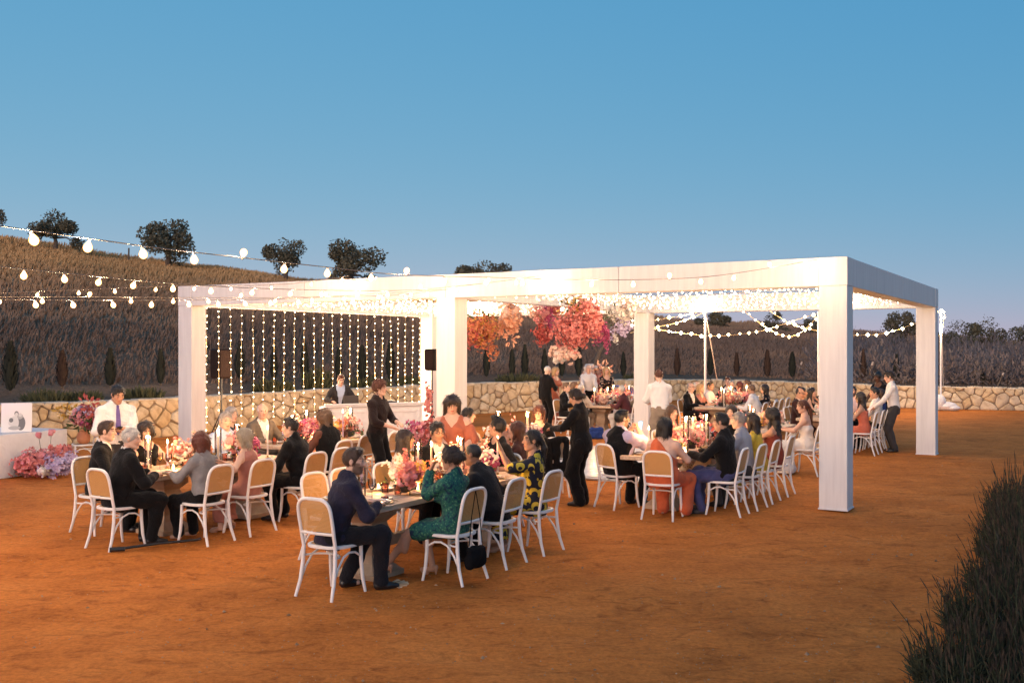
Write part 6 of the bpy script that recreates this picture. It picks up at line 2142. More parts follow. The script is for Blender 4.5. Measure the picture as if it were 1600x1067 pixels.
hang('hanging_flowers', 'big coral red hanging flower cloud in the middle of the pergola', 897, 508, 20.0, [('coral', (0, 0, k(-8)), (k(34), k(30), k(28)), 620, .036, 'cup'), ('red', (k(2), 0, k(-10)), (k(26), k(24), k(22)), 160, .03, 'ball'), ('coral', (k(14), 0, k(24)), (k(26), k(22), k(18)), 300, .038, 'cup'), ('gold', (k(2), 0, k(26)), (k(24), k(22), k(14)), 90, .032, 'leaf'), ('coral', (k(32), 0, k(2)), (k(14), k(14), k(28)), 150, .034, 'cup'), ('green', (k(0), 0, k(30)), (k(20), k(18), k(12)), 70, .035, 'leaf'), ('blush', (k(-14), 0, k(-42)), (k(22), k(16), k(12)), 120, .052, 'ball'), ('white', (k(-22), 0, k(-46)), (k(12), k(12), k(11)), 60, .05, 'ball'), ('purple', (k(8), 0, k(-10)), (k(16), k(14), k(10)), 30, .03, 'leaf')], 24)
hang('hanging_flowers', 'magenta trailing blooms between the coral and white clouds', 940, 510, 20.4, [('magenta', (0, 0, k(-8)), (k(14), k(12), k(20)), 190, .03, 'cup'), ('magenta', (k(8), 0, k(-22)), (k(5), k(5), k(16)), 70, .026, 'cup'), ('coral', (k(-12), 0, k(6)), (k(12), k(10), k(20)), 110, .034, 'cup')], 25)
hang('hanging_flowers', 'white and lilac hanging flower cloud by the back middle column', 968, 496, 21.4, [('white', (k(2), 0, k(8)), (k(24), k(20), k(16)), 240, .04, 'cup'), ('lilac', (k(6), 0, k(-14)), (k(13), k(12), k(16)), 150, .032, 'ball'), ('green', (k(-10), 0, k(0)), (k(18), k(16), k(16)), 100, .032, 'leaf'), ('blush', (k(14), 0, k(20)), (k(16), k(14), k(10)), 70, .035, 'cup'), ('lilac', (k(-12), 0, k(-26)), (k(7), k(6), k(10)), 40, .026, 'cup'), ('white', (k(-6), 0, k(-34)), (k(5), k(5), k(8)), 20, .028, 'cup')], 26)

# ------------------------------------------------------------------ DJ booth, loudspeakers
def dj_booth():
    a, b = Vector((-3.92, 21.45, 0)), Vector((-1.98, 22.4, 0))
    x = (b - a).normalized(); y = Vector((-x.y, x.x, 0))
    L = (b - a).length
    root = thing('dj_booth', 'white panelled DJ booth in front of the fairy light curtain', 'booth', (a + b) / 2 + y * .35, math.atan2(x.y, x.x))
    m = M_CHAIR
    MB().box((0, -.31, .50), (L / 2, .025, .50), None, 0, .006).build('front_panel', m, root, False)
    for s in (-1, 1):
        MB().box((s * (L / 2 - .02), 0, .50), (.02, .28, .50), None, 0, .004).build('side_panel', m, root, False)
        MB().box((s * (L / 2 - .10), -.342, .50), (.035, .008, .42), None, 0, .003).build('trim', m, root, False)
    for zz in (.10, .90):
        MB().box((0, -.342, zz), (L / 2 - .14, .008, .03), None, 0, .003).build('trim', m, root, False)
    MB().box((0, -.34, 1.025), (L / 2 + .04, .05, .022), None, 0, .008).build('cornice', m, root, False)
    MB().box((0, -.345, 1.06), (L / 2 + .06, .06, .014), None, 0, .005).build('cornice', m, root, False)
    MB().box((0, 0, .985), (L / 2 - .05, .28, .015), None, 0, .004).build('desk', m, root, False)
    return root
bo = dj_booth()
def on_booth(x, y, z):
    return bo.location + Matrix.Rotation(bo.rotation_euler.z, 3, 'Z') @ Vector((x, y, z))
lap = thing('laptop', 'dark open laptop on the left of the DJ booth', 'laptop', on_booth(-.42, -.05, 1.0), bo.rotation_euler.z + math.pi)
MB().box((0, 0, .008), (.17, .12, .008), None, 0, .004).build('base', M_DARK, lap, False)
MB().box((0, -.14, .12), (.17, .006, .115), Matrix.Rotation(math.radians(12), 3, 'X'), 0, .004).build('lid', plain('dark_brown_lid', (.03, .016, .012), .4), lap, False)
mix = thing('dj_mixer', 'black DJ mixer on the right half of the booth', 'mixer', on_booth(.25, -.08, 1.0), bo.rotation_euler.z)
MB().box((0, 0, .05), (.28, .17, .05), None, 0, .008).build('case', M_DARK, mix, False)
for s in (-1, 1):
    MB().lathe([(.10, .10), (.10, .115), (.02, .118), (.001, .118)], (s * .15, 0, 0), 16).build('platter', plain('grey_metal', (.2, .2, .2), .4, .6), mix)
def speaker(label, top_px, box, Y, face):
    x0, x1, y0, y1 = box
    c = PD((x0 + x1) / 2, (y0 + y1) / 2, Y)
    w, h = (x1 - x0) * Y / FPX * .8, (y1 - y0) * Y / FPX
    root = thing('loudspeaker', label[0], 'loudspeaker', (c.x, c.y, c.z - h / 2), yaw_of(face))
    MB().box((0, -.02, h / 2), (w / 2, .19, h / 2), None, 0, .03).build('cabinet', plain('black_cabinet', (.016, .011, .010), .7, 0.0, .1), root)
    MB().box((0, .182, h / 2), (w / 2 - .03, .012, h / 2 - .03), None, 0, .008).build('grille', mottled('speaker_grille', (.018, .011, .010), (.028, .017, .014), 60, .8, spec=.08), root, False)
    st = thing('speaker_stand', label[1], 'stand', (c.x, c.y, 0))
    MB().tube([(0, 0, .30), (0, 0, c.z - h / 2 - .002)], .019, 8).build('pole', M_DARK, st)
    MB().lathe([(.035, .72), (.035, .84)], n=8).build('collar', M_DARK, st)
    for q in range(3):
        a = 2 * math.pi * q / 3 + .4
        MB().tube([(0, 0, .80), (.55 * math.cos(a), .55 * math.sin(a), .015)], .014, 6).build('leg', M_DARK, st)
        MB().tube([(0, 0, .34), (.30 * math.cos(a), .30 * math.sin(a), .36)], .010, 5).build('brace', M_DARK, st)
speaker(('black loudspeaker seen through the fairy light curtain at its left end', 'black tripod stand behind the left end of the fairy light curtain'), None, (331, 361, 545, 591), 23.6, (.75, -.65))
speaker(('black loudspeaker between the back left and front middle columns', 'black tripod stand between the DJ booth and the middle column'), None, (664, 686, 545, 579), 22.6, (-.3, -.95))
arrangement('flower_arrangement', 'tall magenta and rust arrangement on the ground at the right of the DJ booth', 'flowers', (-1.85, 21.2, 0), [('pink', (0, 0, .45), (.38, .35, .32), 200, .045, 'cup'), ('red', (.2, 0, .45), (.4, .35, .34), 240, .045, 'ball'), ('magenta', (-.2, 0, .5), (.3, .3, .3), 80, .045, 'cup'), ('coral', (.1, 0, 1.15), (.08, .08, .35), 90, .035, 'ball'), ('green', (0, 0, .3), (.6, .4, .3), 120, .05, 'leaf')], None, 61)
arrangement('flower_arrangement', 'low pink arrangement on the ground at the left of the DJ booth', 'flowers', (-3.7, 21.0, 0), [('pink', (0, 0, .35), (.5, .35, .3), 240, .045, 'cup'), ('coral', (.2, 0, .4), (.4, .35, .3), 200, .045, 'ball'), ('green', (0, 0, .25), (.5, .35, .22), 100, .05, 'leaf')], None, 62)

M_BARK_GREEN = plain('green_stem', (.06, .08, .03), .8)
# ------------------------------------------------------------------ cloth-covered table at the left with the framed picture
def cloth_table():
    a, b = Vector((-8.30, 18.85, 0)), Vector((-8.95, 17.15, 0))     # right-hand face, far and near ends
    x = (a - b).normalized(); out = Vector((x.y, -x.x, 0))
    L, Wd, H = (a - b).length, 1.5, .76
    root = thing('cloth_table', 'table draped to the ground in a white cloth at the left edge', 'table', (a + b) / 2 - out * Wd / 2, 0)
    mb = MB()
    r = random.Random(3)
    ring = []
    hx, hy = L / 2, Wd / 2
    per = []
    for (p, q) in (((-hx, -hy), (hx, -hy)), ((hx, -hy), (hx, hy)), ((hx, hy), (-hx, hy)), ((-hx, hy), (-hx, -hy))):
        n = 26
        for i in range(n):
            t = i / n
            per.append((p[0] + (q[0] - p[0]) * t, p[1] + (q[1] - p[1]) * t))
    n = len(per)
    levels = [(1.0, H, 0), (1.004, H - .012, .0), (1.01, H * .7, .4), (1.02, H * .35, .8), (1.03, .012, 1.0)]
    for (sc, z, f) in levels:
        for i, (px, py) in enumerate(per):
            w = 1 + f * .020 * math.sin(i * .83) * (1 + .5 * math.sin(i * .31))
            mb.v.append(tuple(x * (px * sc * w) + out * (py * sc * w) + Vector((0, 0, z))))
    for kk in range(len(levels) - 1):
        for i in range(n):
            j = (i + 1) % n
            mb.f.append((kk * n + j, kk * n + i, kk * n + n + i, kk * n + n + j)[::-1]); mb.m.append(0)
    mb.f.append(tuple(range(n))); mb.m.append(0)
    mb.build('tablecloth', cloth('white_tablecloth', (.74, .72, .72), .85, .06, 12), root)
    MB().box((0, 0, H / 2 - .02), (.5, .4, H / 2 - .03), None).build('trestle', M_PED, root, False)
    return a, b, x, out
ta_, tb_, tx_, tout = cloth_table()
def picture():
    c = PD(26, 650, 18.05)
    d = Vector((.30, -.95, 0)).normalized()
    root = thing('picture', 'white framed black and white picture of a family on the draped table', 'picture', (c.x, c.y, .765), yaw_of(d))
    h, w = .52, .25
    MB().box((0, 0, h / 2), (w, .012, h / 2), Matrix.Rotation(math.radians(5), 3, 'X'), 0, .004).build('board', plain('picture_board', (.80, .77, .75), .4), root, False)
    # soft printed figures: flat shapes on the board
    gm = [plain('print_grey', (.16, .16, .17), .5), plain('print_mid', (.42, .41, .41), .5), plain('print_pale', (.64, .62, .61), .5)]
    def disc(x, z, rx, rz, mi, k_):
        mb = MB()
        N = 18
        y = .0135 + .0012 * k_
        mb.add([Matrix.Rotation(math.radians(5), 3, 'X') @ Vector((x + rx * math.cos(2 * math.pi * i / N), y, z - h / 2 + rz * math.sin(2 * math.pi * i / N))) + Vector((0, 0, h / 2)) for i in range(N)], [tuple(range(N))])
        mb.build('print', gm[mi], root, False)
    for k_, (x, z, rx, rz, mi) in enumerate([(-.07, .16, .075, .13, 0), (-.055, .28, .05, .05, 1), (.03, .17, .07, .12, 2), (.0, .33, .035, .045, 0), (.0, .315, .026, .032, 2), (-.06, .305, .028, .034, 2), (.085, .17, .045, .06, 2), (.085, .215, .035, .04, 0), (.03, .075, .10, .035, 1)]):
        disc(x, z, rx, rz, mi, k_)
picture()
cv = chair((-8.05, 19.0, 0), (-.75, -.45), 'white cane chair at the left holding a vase of mixed flowers')
arrangement('flower_vase', 'terracotta vase of mauve and ochre flowers standing on a chair', 'flowers', (-8.05, 19.0, .475), [('pink', (0, 0, .48), (.22, .2, .17), 90, .055, 'cup'), ('red', (.28, 0, .55), (.2, .16, .16), 60, .05, 'leaf'), ('gold', (-.32, 0, .60), (.2, .16, .12), 60, .04, 'leaf'), ('gold', (.34, 0, .30), (.14, .12, .14), 50, .035, 'leaf'), ('lilac', (.02, 0, .56), (.2, .18, .14), 50, .05, 'cup'), ('magenta', (.1, 0, .42), (.18, .15, .12), 40, .045, 'ball'), ('green', (0, 0, .38), (.28, .2, .14), 80, .05, 'leaf'), ('red', (.1, 0, .75), (.14, .12, .1), 30, .045, 'leaf')], None, 71,
    lambda root: MB().lathe([(.07, 0), (.11, .04), (.125, .12), (.10, .20), (.07, .235), (.075, .25), (.06, .25), (.055, .2), (.001, .18)], n=16).build('vase', mottled('terracotta', (.42, .16, .08), (.52, .22, .11), 8, .8), root))
arrangement('flower_arrangement', 'coral and lilac flower heap on the ground at the foot of the draped table', 'flowers', (-8.15, 17.75, 0), [('coral', (-.24, .0, .22), (.40, .35, .20), 420, .042, 'cup'), ('pink', (-.1, 0, .30), (.4, .3, .18), 200, .04, 'cup'), ('coral', (.2, .1, .42), (.22, .2, .16), 110, .045, 'cup'), ('lilac', (.22, -.1, .22), (.26, .25, .18), 190, .044, 'cup'), ('white', (.05, -.2, .14), (.12, .15, .09), 60, .04, 'ball'), ('purple', (.15, 0, .16), (.3, .25, .1), 50, .05, 'leaf'), ('lilac', (.38, 0, .30), (.14, .16, .16), 80, .044, 'cup'), ('pink', (-.16, 0, .74), (.05, .05, .05), 14, .035, 'ball'), ('pink', (.06, 0, .78), (.06, .05, .05), 16, .035, 'ball')], None, 72,
    lambda root: [MB().tube([(x * .5, 0, .2), (x, 0, .74)], .004, 4).build('stem', M_BARK_GREEN, root) for x in (-.16, .06)])
# pink uplight washing the draped table
up = thing('uplight', 'small black floor uplight glowing magenta beside the draped table', 'uplight', (-9.55, 16.5, 0), .5)
MB().box((0, 0, .10), (.11, .09, .07), Matrix.Rotation(math.radians(30), 3, 'X'), 0, .015).build('housing', M_DARK, up, False)
MB().lathe([(.08, 0), (.08, .008), (.001, .008)], (0, 0, .175), 12).build('lens', glow('magenta_lens', (1.0, .15, .75), 9.0), up)
lamp('uplight_lamp', (0.05, -.05, .40), 11.0, (1.0, .12, .62), .06, up)

# ------------------------------------------------------------------ white side table, bags, fan, cane
st = thing('side_table', 'narrow white side table beside the waitress', 'table', (.74, 16.9, 0), yaw_of((-.4, .9)))
MB().box((0, 0, .742), (.36, .30, .018), None, 0, .005).build('top', M_CHAIR, st, False)
for sx in (-1, 1):
    for sy in (-1, 1):
        MB().box((sx * .32, sy * .26, .36), (.022, .022, .36), None, 0, .004).build('leg', M_CHAIR, st, False)
p = Vector((.62, 15.55, 0))
chair(p, (-.2, 1), 'white cane chair with a black jacket over its back, left of the waitress')
def draped(label, loc, face, m):
    root = thing('jacket', label, 'jacket', (*Vector(loc)[:2], 0), yaw_of(face))
    F = Field((-.32, -.42, .25), (.32, -.1, 1.02), .02)
    D = F.new()
    add_to(D, F.cone((-.16, -.27, .88), (.16, -.27, .88), .045, .045))
    add_to(D, F.cone((-.15, -.285, .84), (-.12, -.30, .40), .05, .06), .05)
    add_to(D, F.cone((.15, -.285, .84), (.13, -.30, .38), .05, .06), .05)
    add_to(D, F.cone((.0, -.285, .84), (0, -.30, .40), .05, .05), .06)
    D = D + folds(F, 3, .010, 30)
    V, Q = nets(D, *F.ax)
    link('fabric', np_mesh('fabric', V, Q, m), root)
draped('black jacket hanging over a chair back left of the waitress', p, (-.2, 1), BLACK())
def bag(label, loc, m, s=1.0, rz=0.0, name='handbag', strap=.5):
    root = thing(name, label, 'bag', loc, rz)
    F = Field((-.22, -.12, -.02), (.22, .12, .34), .014)
    D = F.new()
    for zz_ in (.05, .11, .17):
        add_to(D, F.cone((-.10 * s, 0, zz_ * s), (.10 * s, 0, zz_ * s), .042 * s * (1.25 - zz_ * 2), .042 * s * (1.25 - zz_ * 2)), .03)
    D = D + folds(F, 9, .007, 40)
    V, Q = nets(D, *F.ax)
    link('body', np_mesh('body', V, Q, m), root)
    MB().tube([(-.11 * s, 0, .22 * s), (-.07 * s, 0, .25 + strap * .5), (0, 0, .25 + strap), (.07 * s, 0, .25 + strap * .5), (.11 * s, 0, .22 * s)], .005, 5).build('strap', m, root)
gp, gf = TA.seat('R', .80, .36)
right = Vector((gf.y, -gf.x, 0))
bag('black handbag hanging by its strap from the chair of the woman in green', gp - gf * .285 + Vector((0, 0, .14)) - right * .02, plain('black_suede', (.006, .006, .007), .9, 0.0, .1), 1.05, yaw_of(gf), strap=.50)
bag('blue rucksack on the ground by the elderly guests table', (2.1, 25.2, 0), cloth('blue_nylon', (.02, .05, .22), .6), 1.4, .3, 'rucksack', .1)
bag('black bag on the ground under the chair of the white haired man', (-4.40, 12.3, 0), plain('black_suede', (.006, .006, .007), .9, 0.0, .1), .85, .4, strap=.05)
def fan(label, loc, rz):
    root = thing('hand_fan', label, 'fan', loc, rz)
    mb = MB()
    for i in range(13):
        a = math.radians(-62 + i * 10.3)
        mb.add([(0, 0, .006), (.20 * math.sin(a - .085), .20 * math.cos(a - .085), .006 + .012 * (i % 2)), (.20 * math.sin(a + .085), .20 * math.cos(a + .085), .018 - .012 * (i % 2))], [(0, 2, 1)])
    mb.build('leaf', mottled('woven_straw', (.58, .40, .24), (.68, .50, .32), 40, .8), root, False)
    for a in (-1.05, 1.05):
        MB().tube([(0, 0, .008), (.20 * math.sin(a), .20 * math.cos(a), .012)], .006, 5).build('guard', M_PED, root)
    MB().tube([(0, 0, .008), (.0, -.09, .008)], .008, 5).build('handle', M_PED, root)
fan('woven straw fan lying on the ground by the nearest table', G(606, 914, 0), math.radians(-80))
fan('pale straw fan leaning on the ground under the right table', G(1092, 792, 0), math.radians(40))
a, b = G(180, 861, 0.015), G(306, 846, 0.015)
cn = thing('walking_cane', 'black walking cane lying on the ground behind the chairs of the left table', 'cane', a)
MB().tube([(0, 0, .02), (b - a) * .5 + Vector((0, 0, .03)), (b - a) + Vector((0, 0, .02)), (b - a) * 1.04 + Vector((0, .06, .02))], .016, 7).build('shaft', M_DARK, cn)
MB().tube([(-.05, -.03, .022), (.10, .02, .024)], .026, 7).build('handle', M_DARK, cn)
sh = thing('shawl', 'crumpled pale cloth lying against the pedestal of the left table', 'cloth', G(250, 832, 0))
F = Field((-.35, -.25, -.03), (.35, .25, .32), .018); D = F.new()
add_to(D, F.ell((0, 0, .05), (.24, .13, .10))); add_to(D, F.ell((-.08, .03, .12), (.12, .09, .10)), .05); D = D + folds(F, 8, .016, 34)
V, Q = nets(D, *F.ax); link('fabric', np_mesh('fabric', V, Q, cloth('pale_shawl', (.52, .44, .40), .9)), sh)
# tall arrangement and striped vases on the back table
bt = thing('side_table', 'white draped table at the back behind the elderly guests', 'table', (3.35, 32.0, 0), .2)
MB().box((0, 0, .40), (1.15, .35, .40), None, 0, .02).build('tablecloth', cloth('white_tablecloth', (.74, .72, .72), .85, .06, 12), bt)
arrangement('flower_arrangement', 'tall blush and coral arrangement on the back table', 'flowers', (2.55, 31.7, .80), [('blush', (0, 0, .55), (.42, .35, .42), 110, .085, 'cup'), ('coral', (.1, 0, .45), (.4, .35, .35), 80, .08, 'cup'), ('peach', (.3, 0, .85), (.2, .15, .2), 34, .08, 'leaf'), ('white', (-.1, 0, .8), (.2, .2, .2), 24, .09, 'ball'), ('green', (0, 0, .3), (.4, .3, .2), 40, .08, 'leaf')], None, 81,
    lambda root: MB().lathe([(.08, 0), (.11, .05), (.12, .2), (.09, .3), (.08, .3), (.001, .28)], n=14).build('vase', plain('cream_vase', (.6, .5, .42), .5), root))
for j, (dx, cname) in enumerate(((-.05, 'blue'), (.35, 'lilac'), (1.05, 'white'))):
    o = thing('arch_ornament', '%s arched ornament on the white back table' % ['blue left-hand', 'mauve middle', 'pale right-hand'][j], 'ornament', (3.35 + dx, 31.8, .80), .1)
    for q, rr in enumerate((.20, .14, .08)):
        MB().tube([(rr * math.cos(t), 0, .02 + rr * 1.35 * math.sin(t)) for t in np.linspace(0, math.pi, 11)], .026, 6).build('arc', [plain('arc_blue', (.10, .13, .45), .6), plain('arc_cream', (.7, .6, .5), .6), plain('arc_mauve', (.35, .2, .4), .6)][(q + j) % 3], o)

# ------------------------------------------------------------------ planting behind the wall: cypress saplings, shrubs, stakes, leaning trunk
M_CYP = mottled('cypress_green', (.012, .015, .010), (.026, .028, .018), 5, .9)
M_CYPB = mottled('cypress_brown', (.045, .024, .016), (.07, .038, .024), 5, .9)
M_BARK = mottled('bark', (.10, .07, .05), (.17, .12, .085), 6, .9, stretch=(3, 3, .6), bumpy=.6)
def cypress_geo(r, H, W):
    V, Q = [], []
    n = 520
    for i in range(n):
        t = r.random() ** .8
        prof = W * (min(1, .55 + 1.6 * t) if t < .3 else (1 - ((t - .3) / .7) ** 1.7)) * (.9 + .2 * r.random())
        a = r.uniform(0, 6.283)
        rad = prof * (.55 + .45 * r.random())
        c = Vector((rad * math.cos(a), rad * math.sin(a), .05 + t * H))
        L = .10 + .08 * r.random()
        d = Vector((math.cos(a) * .35, math.sin(a) * .35, 1)).normalized()
        s = Vector((-math.sin(a), math.cos(a), 0)) * (.030 + .02 * r.random())
        o = len(V)
        V += [c - s, c + s, c + d * L + s * .5, c + d * L - s * .5]
        Q.append((o, o + 1, o + 2, o + 3))
    return V, Q
cy_me = []
for q in range(5):
    r = random.Random(40 + q)
    V, Q = cypress_geo(r, 1.0, .15)
    cy_me.append([np_mesh('crown', [tuple(p) for p in V], Q, M_CYP), np_mesh('crown', [tuple(p) for p in V], Q, M_CYPB)])
core_me = [MB().lathe([(.02, .03), (.085, .12), (.10, .3), (.075, .6), (.03, .88), (.003, .98)], n=8).mesh('core', m) for m in (M_CYP, M_CYPB)]
trunk_me = MB().tube([(0, 0, -.12), (0, 0, .14)], .022, 6).mesh('trunk', M_BARK)
CY = [(16, 545, 20, 0, 0), (97, 556, 15, 1, .4), (172, 553, 15, 0, .4), (251, 553, 12, 0, .5), (375, 545, 14, 0, .5), (428, 548, 10, 0, .8), (476, 545, 12, 0, .6), (529, 552, 10, 0, .8), (566, 548, 12, 0, .6), (610, 541, 13, 0, .6), (760, 550, 10, 0, .9), (800, 552, 9, 0, 1), (820, 546, 10, 0, 1), (851, 552, 9, 0, 1), (878, 552, 9, 0, 1), (904, 545, 10, 0, 1), (974, 556, 8, 0, 1), (1058, 551, 9, 1, 1.2), (1110, 552, 9, 0, 1.2), (1151, 556, 8, 1, 1.2), (1199, 553, 10, 1, 1.2), (1238, 556, 10, 0, 1.2), (1349, 553, 8, 1, 1.2), (1401, 560, 8, 0, 1.2), (1536, 585, 7, 0, 1.2)]
for q, (px, top, wpx, brown, off) in enumerate(CY):
    b = behind_wall(px, 2.2 + off)
    b.z = float(hill_z(b.x, b.y)) + .02
    H = CAMH + (HY - top) * b.y / FPX - b.z
    W = wpx * 1.05 * b.y / FPX
    nxt = ['near the left edge of the picture', 'behind the draped table', 'behind the standing man in the purple tie', 'just left of the front left column', 'behind the left part of the light curtain', 'fifth from the left', 'sixth from the left, behind the light curtain', 'seventh from the left, behind the light curtain', 'behind the head of the DJ', 'behind the right end of the light curtain', 'first right of the middle column', 'second right of the middle column', 'third right of the middle column', 'left of the standing white haired man', 'under the coral hanging flowers', 'under the magenta hanging flowers', 'left of the back middle column', 'right of the back middle column', 'beside the first thin light pole', 'between the first light pole and the bride', 'rusty, above the far table', 'above the empty chairs behind the bride', 'just right of the front right column', 'above the standing man in the white shirt', 'at the far right beyond the pergola'][q]
    root = thing('cypress_sapling', 'small %s cypress sapling behind the wall, %s' % ('brown' if brown else 'dark', nxt), 'tree', b, rnd.uniform(0, 6), 'cypress saplings along the wall')
    o = link('crown', cy_me[q % 5][brown], root); o.scale = (W / .3, W / .3, H)
    o2 = link('crown_core', core_me[brown], o)
    link('trunk', trunk_me, root)
def shrub(label, px, wpx, hpx, off, n, m, seed, cat='shrub', name='shrub', sz=.09):
    r = random.Random(seed)
    b = behind_wall(px, off)
    b.z = float(hill_z(b.x, b.y)) - .03
    W, H = wpx * b.y / FPX / 2, hpx * b.y / FPX
    root = thing(name, label, cat, b, 0)
    V, Q = [], []
    for i in range(n):
        a, t, rr = r.uniform(0, 6.283), r.random(), math.sqrt(r.random())
        c = Vector((W * rr * math.cos(a), .45 * rr * math.sin(a), H * t * (1 - .5 * rr)))
        d = Vector((math.cos(a) * rr * .6 + r.uniform(-.4, .4), math.sin(a) * rr * .6, 1)).normalized()
        s = d.cross(Vector((r.uniform(-1, 1), r.uniform(-1, 1), .1))).normalized() * sz * .22
        L = sz * r.uniform(1.5, 3)
        o = len(V)
        V += [c - s, c + s, c + d * L * .6 + s, c + d * L * .6 - s, c + d * L + s * .1, c + d * L - s * .1]
        Q += [(o, o + 1, o + 2, o + 3), (o + 3, o + 2, o + 4, o + 5)]
    tag(link('foliage', np_mesh('foliage', [tuple(p) for p in V], Q, m), root), kind='stuff')
M_SHRUB = mottled('grey_green_leaf', (.045, .05, .022), (.09, .085, .035), 3, .9)
for q, (px, w, h, lab) in enumerate([(75, 70, 16, 'low green shrub on the wall top behind the draped table'), (132, 44, 12, 'low green shrub behind the flower vase'), (222, 60, 16, 'low green shrub behind the man in the purple tie'), (428, 60, 20, 'green shrub spilling over the wall behind the light curtain'), (495, 44, 40, 'tall green plant hanging over the wall left of the DJ'), (580, 60, 16, 'low green shrub right of the DJ'), (640, 40, 14, 'low green shrub behind the right loudspeaker'), (810, 70, 12, 'low green shrub on the wall behind the standing couple'), (1000, 50, 10, 'low green shrub behind the back middle column')]):
    shrub(lab, px, w, h, .9, 420, M_SHRUB, 200 + q)
for (px, y0, x1, y1, lab) in ((1240, 598, 1253, 566, 'leaning wooden stake with a pale tip left of the front right column'), (1352, 600, 1364, 566, 'leaning wooden stake with a pale tip between the right columns'), (1556, 604, 1568, 583, 'leaning wooden stake with a pale tip at the far right')):
    b = behind_wall(px, 2.0); b.z = float(hill_z(b.x, b.y))
    t = PD(x1, y1, b.y)
    root = thing('stake', lab, 'stake', b)
    MB().tube([(0, 0, -.1), t - b], .022, 6).build('shaft', M_BARK, root)
    MB().tube([(t - b) * .86, (t - b) * 1.02], .04, 6).build('tip', plain('pale_tip', (.45, .35, .28), .8), root)
b = behind_wall(920, 4.0); b.z = float(hill_z(b.x, b.y)) - .1
t = PD(943, 540, b.y)
root = thing('dead_tree', 'bare leaning tree trunk on the slope under the hanging flowers', 'tree', b)
d = t - b
MB().tube([(0, 0, 0), d * .4 + Vector((.03, 0, 0)), d * .75 + Vector((-.04, 0, .02)), d], [.17, .14, .11, .08], 8).build('trunk', M_BARK, root)
MB().tube([d * .72, d * .9 + Vector((-.35, 0, .1)), d * 1.1 + Vector((-.6, 0, .35))], [.05, .03, .01], 6).build('limb', M_BARK, root)

# ------------------------------------------------------------------ trees on the ridge
M_LEAF = mottled('oak_leaf', (.10, .085, .050), (.20, .165, .095), 1.4, .85)
def ridge_tree(label, x0, x1, ytop, ybase, Y, seed, lobes=None, name='oak_tree', trunk=True, n=4200):
    r = random.Random(seed)
    cx = (x0 + x1) / 2
    X = (cx - CX) * Y / FPX
    zb = CAMH + (HY - ybase) * Y / FPX
    b = Vector((X, Y, zb - .5))
    W, H = (x1 - x0) * Y / FPX / 2, (ybase - ytop) * Y / FPX + .5
    root = thing(name, label, 'tree', b, 0, 'oaks on the ridge')
    lob = []
    nl = lobes or 9
    for i in range(nl):
        a = 2 * math.pi * i / nl + r.uniform(-.4, .4)
        rr = r.uniform(.3, .8)
        zz = r.uniform(.26, .86)
        lob.append((Vector((W * rr * math.cos(a), W * .8 * rr * math.sin(a), H * (zz - .14 * rr))), Vector((W, W, H * .55)) * r.uniform(.24, .40)))
    lob.append((Vector((0, 0, H * .66)), Vector((W * .5, W * .5, H * .30))))
    V, Q = [], []
    for i in range(n):
        c, rad = r.choice(lob)
        d = Vector((r.gauss(0, 1), r.gauss(0, 1), r.gauss(0, 1))).normalized()
        t = (.35 + .65 * r.random() ** .5) * (1 + .35 * mnoise.noise(d * 2.7 + c))
        p = c + Vector((d.x * rad.x, d.y * rad.y, d.z * rad.z)) * t
        if p.z > H:
            p.z = H - r.random() * .3
        s = .16 * W / 3.5 * r.uniform(.6, 1.4)
        u = Vector((r.gauss(0, 1), r.gauss(0, 1), r.gauss(0, .7))).normalized()
        w = u.cross(Vector((r.gauss(0, 1), r.gauss(0, 1), r.gauss(0, 1)))).normalized()
        o = len(V)
        V += [p - u * s, p + w * s * .6, p + u * s, p - w * s * .6]
        Q.append((o, o + 1, o + 2, o + 3))
    link('crown', np_mesh('crown', [tuple(p) for p in V], Q, M_LEAF, False), root)
    if trunk:
        mb = MB()
        mb.tube([(0, 0, 0), (.03 * W, 0, H * .2), (-.02 * W, 0, H * .36)], [.10 * W, .075 * W, .06 * W], 8)
        for (c, rad) in lob[:6]:
            mb.tube([(-.02 * W, 0, H * .3), c * .5 + Vector((0, 0, H * .22)), c], [.05 * W, .03 * W, .01 * W], 5)
        mb.build('trunk', M_BARK, root)
ridge_tree('oak cut off by the left edge of the picture', -52, 12, 312, 372, 96, 1)
ridge_tree('round oak on the ridge at the left, behind the topmost bulb string', 44, 128, 324, 384, 98, 2)
ridge_tree('wide oak with two crowns on the ridge, second from the left', 212, 312, 339, 408, 98, 3, 11)
ridge_tree('small oak with a visible forked trunk on the ridge', 408, 484, 369, 432, 98, 4, 8)
ridge_tree('oak on the ridge just above the left part of the beam', 494, 600, 374, 446, 98, 5, 10)
ridge_tree('oak crown rising behind the beam above the middle column', 708, 806, 404, 462, 98, 6, 10)
ridge_tree('dark oak seen under the back beam near the first light pole', 1086, 1154, 484, 512, 92, 7, 8)
ridge_tree('dark oak seen under the back beam among the swags', 1182, 1232, 484, 522, 92, 8, 7)
ridge_tree('dark oak just left of the front right column', 1250, 1300, 486, 526, 92, 9, 7)
ridge_tree('dark tree crown between the two right columns', 1372, 1446, 482, 540, 80, 10, 8)
ridge_tree('dark broad tree right of the pergola', 1462, 1530, 496, 560, 80, 11, 10)
ridge_tree('dark twin-topped tree at the right', 1508, 1578, 490, 560, 78, 12, 10)
ridge_tree('dark tree at the right edge of the picture', 1572, 1650, 500, 560, 80, 13, 10)
